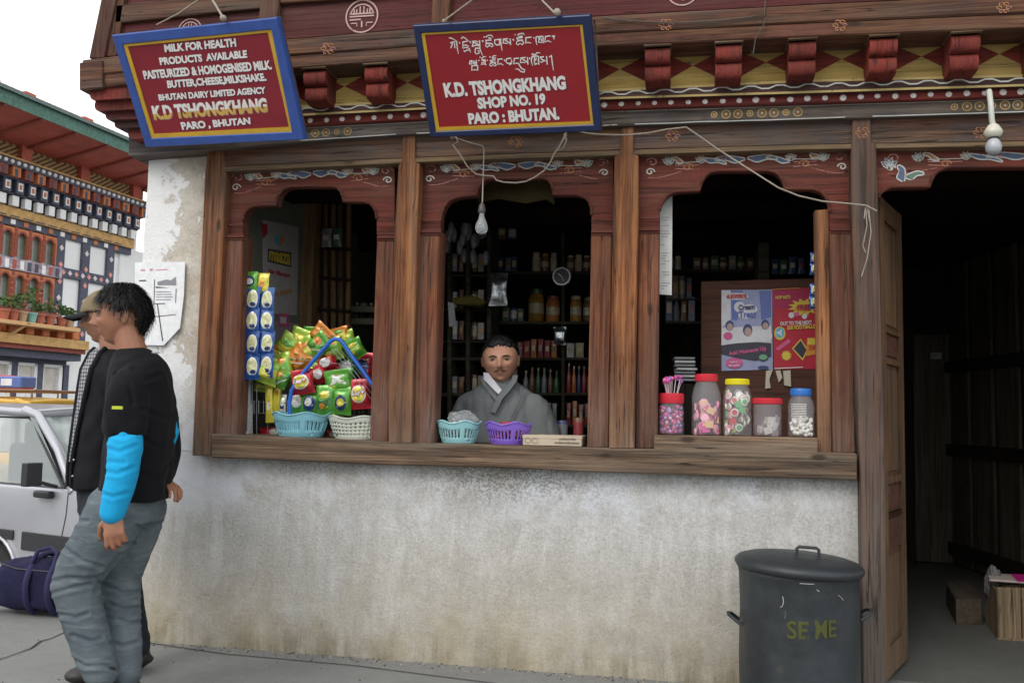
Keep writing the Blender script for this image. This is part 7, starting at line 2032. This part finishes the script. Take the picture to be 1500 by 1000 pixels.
def face_bits(root, M, squint=.5, moustache=False, brow_t=.0035):
    for s in (-1, 1):
        mb = MB(); mb.ell((0, 0, 0), (.0125, .008, .0105*squint), 14, 10); mb.v = [M @ (p+Vector((s*.030, .0805, .0025))) for p in mb.v]; e = mb.build('eye', M_eyew, root, smooth=60)
        mb = MB(); mb.ell((0, 0, 0), (.0058, .004, .0058*min(1, squint*1.7)), 12, 8); mb.v = [M @ (p+Vector((s*.030, .0862, .0025))) for p in mb.v]; mb.build('iris', M_iris, e, smooth=60)
        mb = MB(); pts = [M @ (headpt_at(s*x, z)+Vector((0, .0015, 0))) for x, z in ((.012, .018), (.022, .0225), (.034, .0235), (.046, .018))]; mb.tube(pts, [brow_t*.8, brow_t, brow_t, brow_t*.4], 6); mb.build('eyebrow', M_brow, root, smooth=60)
        mb = MB(); pts = [M @ (headpt_at(s*x, z)+Vector((0, .0012, 0))) for x, z in ((.017, .004), (.024, .0085), (.034, .0088), (.043, .004))]; mb.tube(pts, .0014, 5); mb.build('eyelid', M_brow, root, smooth=60)
    mb = MB()
    for z, r in ((-.0575, .0022), (-.0635, .0028)):
        pts = [M @ (headpt_at(x, z+.0015*abs(x)/.02)+Vector((0, -.0006, 0))) for x in (-.026, -.013, 0, .013, .026)]; mb.tube(pts, [r*.4, r, r, r, r*.4], 8)
    mb.build('lips', M_lip, root, smooth=60)
    if moustache:
        mb = MB(); pts = [M @ (headpt_at(x, -.0475-.25*abs(x))+Vector((0, .001, 0))) for x in (-.028, -.018, -.008, 0, .008, .018, .028)]; mb.tube(pts, [.001, .0026, .0030, .0018, .0030, .0026, .001], 6); mb.build('moustache', M_brow, root, smooth=60)
def headpt_at(x, z):
    """front surface point of the head for given x,z (search along dy)"""
    best = None
    dz = z/.118
    for k in range(60):
        dx = -1+2*k/59
        r2 = 1-dx*dx-dz*dz
        if r2 <= 0: continue
        p = headpt(dx, math.sqrt(r2), dz)
        if best is None or abs(p.x-x) < abs(best.x-x): best = p
    q = best.copy(); q.x = x; return q
def headM(pos, face, tilt=0.0, nod=0.0):
    """pos centre, face = horizontal facing vector"""
    f = Vector(face).normalized(); r = f.cross(Vector((0, 0, 1)))   # subject's right... local x
    M = Matrix((r, f, Vector((0, 0, 1)))).transposed().to_4x4()
    M = Matrix.Translation(pos) @ M @ Matrix.Rotation(nod, 4, 'X') @ Matrix.Rotation(tilt, 4, 'Y')
    return M
# ---- shopkeeper --------------------------------------------------
YV = .52
JV = lambda x, y, dy=0.0: PY(x, y, YV+dy)
fV = Vector((.16, -1, 0)).normalized(); lV = Vector((fV.y*-1, fV.x, 0)).normalized()
mv = mpp(735, 560, YV)
root = empty('person', (JV(735, 640).x, YV, 0), label='moustached man in a grey robe with white collar standing behind the middle window', cat='person')
MH = headM(JV(733, 528, -.01), fV, rad(3), rad(-3)) @ Matrix.Diagonal((1.24, 1.08, 1.06, 1))
body = MB(); headmesh(body, MH)
nb = JV(735, 566, .03)
limb(body, [JV(733, 535, .012), JV(735, 555, .02), JV(736, 575, .03)], [.058, .058, .07])
rings(body, [(JV(736, 580, .03), .10, .07), (JV(736, 606, .03), .16, .09), (JV(736, 680, .03), .16, .10), (JV(736, 760, .03), .17, .11)], lV, fV)
c = JV(736, 760, .03)
for s in (-1, 1):
    hp = Vector((c.x+s*.09, c.y, .88)); limb(body, [hp, Vector((hp.x, hp.y-.01, .48)), Vector((hp.x, hp.y+.01, .09))], [.085, .058, .042])
    mb = body; mb.ell(Vector((hp.x, hp.y-.06, .045)), (.045, .12, .04), 14, 8)
    sh = JV(736+s*58, 600, .03); el = Vector((sh.x+s*.06, sh.y-.02, sh.z-.27)); wr_ = Vector((el.x-s*.10, el.y-.17, el.z-.06))
    limb(body, [sh, el, wr_], [.05, .042, .03]); hand(body, wr_, (wr_-el), (0, 0, -1), (-s, 0, 0), 30)
fuse(body, .0042, 2).build('body', M_skV, root, smooth=180)
face_bits(root, MH, .42, True, .0042)
def lineV(p):
    if p.y > .045: return p.z-.070+.22*abs(p.x)-.0*abs(p.x)+.25*max(0, abs(p.x)-.045)*-2
    if p.y > -.01: return p.z-lerp(.0, .066, (p.y+.01)/.055)+.0
    return p.z+.055
hm, hv, hi = hairmesh(MH, lineV, lambda p: .006+.006*max(0, p.z/.118), 4)
strands(hm, MH, hv, hi, 500, .014, 3)
hm.build('hair', M_hair, root, smooth=60)
robe = MB()
hw = lambda px: px*mv
rings(robe, [(JV(733, 551, .04), hw(19), .066), (JV(733, 560, .035), hw(27), .078), (JV(734, 568, .03), hw(36), .09), (JV(735, 577, .03), hw(47), .10), (JV(734, 590, .03), hw(56), .115), (JV(734, 620, .03), hw(57), .13), (JV(734, 660, .03), hw(56), .135), (JV(735, 700, .03), hw(58), .14), (Vector((c.x, c.y, .75)), .20, .15), (Vector((c.x, c.y, .45)), .22, .16), (Vector((c.x, c.y, .42)), .215, .155)], lV, fV)
for s in (-1, 1):
    sh = JV(735+s*47, 597, .03); el = JV(735+s*66, 668, .0); wr_ = Vector((el.x-s*.06, el.y-.15, el.z-.03))
    limb(robe, [sh, lerp(sh, el, .5)+Vector((s*.012, 0, 0)), el, wr_], [.082, .086, .088, .085])
def fV_(p, n):
    q = noise.noise(Vector((p.x*16, p.y*10, p.z*5)))+.5*noise.noise(Vector((p.x*34, p.y*20, p.z*8+4)))
    return n*q*.011
rb = fuse(robe, .007, 14, fV_).build('robe', M_gho, root, smooth=180)
# crossed collar: white cuff collar and grey lapels
def neckpt(px, py, d): return JV(px, py, -d)
mb = MB(); mb.add([neckpt(708, 545, .040), neckpt(715, 546, .055), neckpt(735, 571, .092), neckpt(730, 577, .098), neckpt(709, 556, .062)], [(0, 1, 2, 3, 4)]); o = mb.build('white_collar', plain('white_collar_cloth', (.70, .68, .74), .8), rb); md = o.modifiers.new('s', 'SOLIDIFY'); md.thickness = .005
def lapel(pp, w, name):
    mb = MB(); mb.ribbon([neckpt(*q) for q in pp], w, (0, -1, .25)); o = mb.build(name, M_gho, rb); md = o.modifiers.new('s', 'SOLIDIFY'); md.thickness = .010; md.offset = 0
lapel([(755, 550, .035), (753, 558, .055), (744, 570, .085), (733, 582, .100), (722, 604, .112)], .030, 'lapel')
lapel([(707, 553, .04), (710, 563, .062), (720, 576, .088), (729, 586, .100)], .018, 'lapel')
mb = MB(); mb.tube([neckpt(*q) for q in ((764, 566, .05), (761, 585, .085), (749, 610, .106), (739, 632, .118))], .0045, 6); mb.tube([neckpt(*q) for q in ((704, 572, .06), (711, 595, .095), (720, 625, .116))], .004, 6); mb.build('robe_fold', M_gho, rb, smooth=60)
def near_(px, py, pl):
    b = 1e9
    for (x0, y0), (x1, y1) in zip(pl, pl[1:]):
        dx, dy = x1-x0, y1-y0; t = max(0, min(1, ((px-x0)*dx+(py-y0)*dy)/(dx*dx+dy*dy)))
        b = min(b, math.hypot(px-x0-t*dx, py-y0-t*dy))
    return b
CRJ = [[(72,852),(99,846),(135,848),(150,842)], [(78,868),(102,862),(132,855)], [(90,763),(108,765),(128,763)], [(176,812),(163,829),(147,846),(140,866)], [(153,856),(180,868),(205,866)], [(174,907),(192,913),(206,910)], [(100,962),(125,976),(150,974),(172,980)], [(84,900),(110,905),(128,898)], [(160,884),(182,892),(204,889)], [(200,770),(214,778),(236,766)], [(92,800),(120,822),(150,830)], [(106,930),(130,938),(148,934)], [(150,790),(176,800),(196,795)], [(162,940),(180,946),(200,940)]]
CRT = [[(158,690),(185,700),(215,692)], [(205,640),(232,655),(256,645)], [(170,548),(190,562),(196,590)], [(212,600),(236,612),(258,606)], [(214,700),(236,690),(250,676)], [(196,540),(214,556),(232,550)]]
CRS = [[(152,655),(175,662),(200,652)], [(150,690),(172,694),(196,684)], [(148,722),(165,728),(186,722)], [(156,632),(180,640),(204,630)], [(160,676),(182,678)]]
def crease(fn, CR, amp, sig):
    def g(p, n):
        o = fn(p, n)
        if n.dot(CAM-p) < 0: return o
        px, py = proj(p)
        for i, pl in enumerate(CR):
            d = near_(px, py, pl)
            if d < sig*4: o = o-n*amp*math.exp(-(d/sig)**2)+n*amp*.55*math.exp(-((d-sig*2)/(sig*.9))**2)
        return o
    return g
# ---- young man in black tee ---------------------------------------
YA = -.92
J = lambda x, y, dy=0.0: PY(x, y, YA+dy)
fA = Vector((math.cos(rad(199)), math.sin(rad(199)), 0)); lA = Vector((-fA.y, fA.x, 0))
root = empty('person', Vector((J(170, 700).x, YA, 0)), label='young man walking left in a black tee over bright blue sleeves and faded jeans', cat='person')
MH = headM(J(178, 465), Vector((-.79, -.61, 0)), rad(0), rad(-2))
g0 = lambda x, y, dy, r: (J(x, y, dy), r)
def foot(mb, ank, d, L_=.25, z=0.0):
    d = Vector(d).normalized(); s = Vector((-d.y, d.x, 0)); MM = Matrix((d, s, Vector((0, 0, 1)))).transposed()
    b = Vector((ank.x, ank.y, z))+d*.05
    mb.ell(b+Vector((0, 0, .042)), (L_*.5, .045, .042), 18, 10, 0, MM); mb.ell(b+d*.06+Vector((0, 0, .035)), (.075, .05, .034), 16, 8, 0, MM); mb.ell(b-d*.07+Vector((0, 0, .055)), (.05, .04, .055), 14, 8, 0, MM)
    limb(mb, [ank+Vector((0, 0, .02)), b-d*.05+Vector((0, 0, .06))], [.045, .042])
body = MB(); headmesh(body, MH)
limb(body, [J(184, 480), J(189, 498), J(195, 518)], [.056, .056, .058])
rings(body, [(J(196, 520), .06, .055), (J(204, 550), .13, .08), (J(208, 640), .13, .09), (J(192, 735), .11, .075)], lA, fA)
shL, elL, wrL = J(194, 560, -.12), J(182, 655, -.21), J(165, 752, -.24)
shR, elR, wrR = J(218, 556, .14), J(246, 640, .16), J(238, 702, .12)
limb(body, [shL, elL, wrL], [.035, .040, .028]); limb(body, [shR, elR, wrR], [.035, .040, .028])
hand(body, wrL, J(168, 790, -.25)-wrL, lA*-1+fA*.2, fA, 48, .95)
hand(body, wrR, J(262, 718, .06)-wrR, Vector((.1, .5, -1)), Vector((.3, -1, 0)), 22, .95)
hpL, knL, anL = J(178, 752, -.09), J(112, 846, -.12), J(152, 985, -.10)
hpR, knR, anR = J(204, 748, .09), J(181, 852, .08), J(186, 985, .02)
for a, b, c_ in ((hpL, knL, anL), (hpR, knR, anR)): limb(body, [a, b, c_], [.065, .05, .042])
fuse(body, .0042, 2).build('body', M_skA, root, smooth=180)
face_bits(root, MH, .55)
def lineA(p):
    if p.y > .055: return p.z-.052
    if p.y > .015: return p.z-lerp(.012, .050, (p.y-.015)/.04)
    if p.y > -.030: return p.z-lerp(.030, .012, (p.y+.03)/.045)
    return p.z-(.026 if p.y > -.04 else lerp(-.085, .026, max(0, min(1, (p.y+.055)/.015))))
hm, hv, hi = hairmesh(MH, lineA, lambda p: .016+.008*max(0, p.z/.118)+(.007 if p.y < -.02 else 0), 1, rough_=.10)
strands(hm, MH, hv, hi, 2600, .045, 5, 1.6)
hm.build('hair', M_hair, root, smooth=60)
tee = MB()
TA = [(J(195, 511, 0), .072, .066), (J(198, 518), .105, .078), (J(203, 530), .150, .105), (J(206, 552), .175, .118), (J(208, 590), .178, .128), (J(206, 640), .172, .126), (J(201, 690), .170, .125), (J(198, 720), .174, .130), (J(197, 731), .176, .132)]
rings(tee, TA, lA, fA)
limb(tee, [J(200, 556, -.10), J(190, 572, -.17), J(184, 598, -.20), J(182, 622, -.21)], [.076, .079, .080, .083]); limb(tee, [shR-(shR-J(208, 552))*.25, elR, wrR+(elR-wrR)*.15], [.075, .056, .048])
def fT(p, n):
    q = noise.noise(Vector((p.x*9, p.y*9, p.z*6)))+.5*noise.noise(Vector((p.x*20, p.y*20, p.z*13+4)))
    return n*q*.012
tb = fuse(tee, .0075, 26, crease(fT, CRT, .005, 3.4)).build('tee_shirt', M_tee, root, smooth=180)
mb = MB(); tube_ = [PP(x, y, J(185, 605, -.30), Vector((0, -1, 0))) for x, y in ((162, 595), (170, 597), (177, 595))]
p = J(170, 596, -.21)
mb.box((-.022, -.003, -.006), (.022, .003, .006)); mb.v = [q+J(172, 597, -.300) for q in mb.v]; mb.build('sleeve_tag', plain('lime_tag', (.45, .5, .03), .6), tb, bevel=.001)
mb = MB(); mb.ell(J(228, 516, -.085), (.018, .006, .006), 12, 6); mb.build('shoulder_mark', plain('grey_mark', (.35, .38, .42), .6), tb, smooth=60)
slv = MB(); limb(slv, [J(184, 622, -.21), J(184, 650, -.22), J(178, 700, -.235), J(165, 750, -.24)], [.050, .064, .058, .047])
def fS(p, n):
    q = noise.noise(Vector((p.x*10, p.y*10, p.z*22)))+.5*noise.noise(Vector((p.x*24, p.y*24, p.z*34+4)))
    return n*q*.008
fuse(slv, .005, 14, crease(lambda p, n: fS(p, n)*.35, CRS, .0032, 3.0)).build('long_sleeve', M_blueslv, root, smooth=180)
slv = MB(); limb(slv, [J(250, 618, .10), J(252, 632, .09), J(250, 650, .09)], [.020, .028, .018]); fuse(slv, .005, 2, fS).build('long_sleeve', M_blueslv, root, smooth=180)
jn = MB()
rings(jn, [(J(192, 712), .155, .115), (J(188, 740), .165, .13), (J(184, 762), .16, .135)], lA, fA)
limb(jn, [J(172, 745, -.08), J(146, 795, -.10), J(112, 846, -.12), J(120, 895, -.115), J(133, 940, -.11), J(148, 985, -.10)], [.118, .110, .088, .080, .075, .066])
limb(jn, [J(205, 745, .08), J(192, 795, .08), J(178, 852, .07), J(178, 910, .05), J(181, 950, .03), J(184, 985, .02)], [.108, .096, .078, .073, .070, .065])
kA = J(112, 846, -.12)
def fJ(p, n):
    q = noise.noise(Vector((p.x*8+p.z*4, p.y*8, p.z*9)))+.45*noise.noise(Vector((p.x*15+3, p.y*15, p.z*30)))
    kz = math.exp(-((p.z-kA.z+.02)/.10)**2)
    w = math.sin(p.z*95+7*noise.noise(Vector((p.x*6, p.y*6, p.z*4))))*.5
    lowz = math.exp(-((p.z-.12)/.08)**2)
    return n*(q*.006+lowz*w*.003)
fuse(jn, .0065, 16, crease(fJ, CRJ, .0062, 2.8)).build('jeans', M_jean, root, smooth=180)
sh_ = MB(); foot(sh_, anL, fA, .27); foot(sh_, anR, fA, .27); s2 = fuse(sh_, .006, 3)
s2.build('shoes', M_shoe, root, smooth=180)
# ---- man with the cap behind him -----------------------------------
YB2 = -.52
J = lambda x, y, dy=0.0: PY(x, y, YB2+dy)
aB = rad(2)
fB = Vector((math.cos(rad(214)), math.sin(rad(214)), 0)); lB = Vector((-fB.y, fB.x, 0))
root = empty('person', Vector((J(160, 700).x, YB2, 0)), label='man in a khaki cap, black jacket and plaid shirt half hidden behind the young man', cat='person')
MH = headM(J(157, 468), Vector((-.80, -.60, 0)), 0, rad(-4))
body = MB(); headmesh(body, MH)
limb(body, [J(162, 482), J(164, 498), J(167, 516)], [.056, .056, .058])
rings(body, [(J(168, 518), .06, .055), (J(168, 550), .13, .08), (J(166, 640), .13, .09), (J(163, 725), .14, .10)], lB, fB)
hpL, knL, anL = J(160, 745, -.09), J(135, 850, -.09), PZ(165, 965, .09); anL.y = YB2-.09; anL.z = .09
hpR, knR, anR = J(168, 745, .09), J(178, 850, .09), J(198, 945, .09); anR.z = max(.09, min(anR.z, .12))
for a, b, c_ in ((hpL, knL, anL), (hpR, knR, anR)): limb(body, [a, b, c_], [.085, .055, .042])
shL, elL, wrL = J(186, 552, -.13), J(204, 640, -.13), J(192, 715, -.15)
shR, elR, wrR = J(165, 548, .19), J(170, 640, .22), J(150, 715, .20)
for a, b, c_ in ((shL, elL, wrL), (shR, elR, wrR)):
    limb(body, [a, b, c_], [.05, .042, .028]); hand(body, c_, (c_-b), fB, lB, 35)
fuse(body, .0045, 2).build('body', M_skB, root, smooth=180)
face_bits(root, MH, .55)
hm, hv, hi = hairmesh(MH, lineA, lambda p: .009, 2); hm.build('hair', M_hair, root, smooth=60)
cp = MB(); v = []; n, m = 48, 14
for i in range(m+1):
    th = rad(92)*i/m
    for j in range(n):
        a = 2*math.pi*j/n; d = Vector((math.sin(th)*math.cos(a), math.sin(th)*math.sin(a), math.cos(th)))
        v.append(MH @ (Vector((d.x*.093, d.y*.116-.004, .035+d.z*.108))+Vector((0, 0, .002*math.sin(6*a)))))
cp.add(v, [(i*n+j, (i+1)*n+j, (i+1)*n+(j+1) % n, i*n+(j+1) % n) for i in range(m) for j in range(n)])
o = cp.build('cap', M_cap, root, smooth=60); md = o.modifiers.new('s', 'SOLIDIFY'); md.thickness = .004
br = MB(); v = []; f = []
for i in range(9):
    t = i/8
    for j in range(17):
        u = -1+2*j/16; w = .078*(1-.35*t*t)
        y = .098+.085*t*math.sqrt(max(0, 1-u*u*.75)); v.append(MH @ Vector((u*w, y-.02*u*u*(1-t), .036-.022*t-.018*u*u)))
for i in range(8):
    for j in range(16): a = i*17+j; f.append((a, a+1, a+18, a+17))
br.add(v, f); o2 = br.build('cap_brim', M_capd, o, smooth=60); md = o2.modifiers.new('s', 'SOLIDIFY'); md.thickness = .006
jk = MB()
TB = [(J(166, 512), .085, .078), (J(166, 520), .13, .10), (J(164, 545), .185, .128), (J(163, 590), .195, .142), (J(161, 640), .195, .155), (J(160, 690), .195, .168), (J(160, 714), .195, .165)]
rings(jk, TB, lB, fB)
for a, b, c_ in ((shL, elL, wrL), (shR, elR, wrR)): limb(jk, [a, b, c_], [.08, .068, .055])
jo = fuse(jk, .008, 24, fT).build('jacket', M_jack, root, smooth=180)
def ringpt(R_, t, ang, off):
    k = t*(len(R_)-1); i = min(int(k), len(R_)-2); q = k-i
    c = Vector(R_[i][0]).lerp(Vector(R_[i+1][0]), q); w = lerp(R_[i][1], R_[i+1][1], q)+off; d = lerp(R_[i][2], R_[i+1][2], q)+off
    ca, sa_ = math.cos(ang), math.sin(ang)
    return c+lB*(math.copysign(abs(ca)**.85, ca)*w)+fB*(math.copysign(abs(sa_)**.85, sa_)*d)
mb = MB(); v = []; f = []; NU, NV = 8, 24
for i in range(NV+1):
    t = i/NV*.78
    a0, a1 = rad(lerp(20, 60, min(1, t*1.3))), rad(lerp(64, 74, min(1, t*1.3)))
    for j in range(NU+1): v.append(ringpt(TB, t, lerp(a0, a1, j/NU), .006))
for i in range(NV):
    for j in range(NU): a = i*(NU+1)+j; f.append((a, a+1, a+NU+2, a+NU+1))
mb.add(v, f); o = mb.build('shirt', M_plaid, root, smooth=60)
mb = MB()
for i in range(5):
    c = ringpt(TB, .50+.09*i, rad(54), .004); mb.ell(c, (.006, .006, .006), 8, 6)
mb.build('jacket_button', plain('steel_button', (.45, .45, .45), .3, .5, .8), jo, smooth=60)
# open jacket edge
mb = MB(); mb.tube([ringpt(TB, t, rad(lerp(19, 59, min(1, t*1.3))), .004) for t in [k/12*.97 for k in range(13)]], .011, 6); mb.tube([ringpt(TB, t, rad(lerp(65, 75, min(1, t*1.3))), .004) for t in [k/12*.97 for k in range(13)]], .011, 6); mb.build('jacket_edge', M_jack, jo, smooth=60)
tr = MB(); rings(tr, [(J(162, 705), .17, .14), (J(164, 750), .17, .145)], lB, fB)
limb(tr, [hpL, knL, anL], [.115, .085, .068]); limb(tr, [hpR, knR, anR], [.115, .085, .068]); fuse(tr, .008, 4, fJ).build('trousers', M_trou, root, smooth=180)
sh_ = MB(); foot(sh_, anL, fB, .27); foot(sh_, anR, fB, .27); fuse(sh_, .007, 3).build('shoes', M_shoe, root, smooth=180)
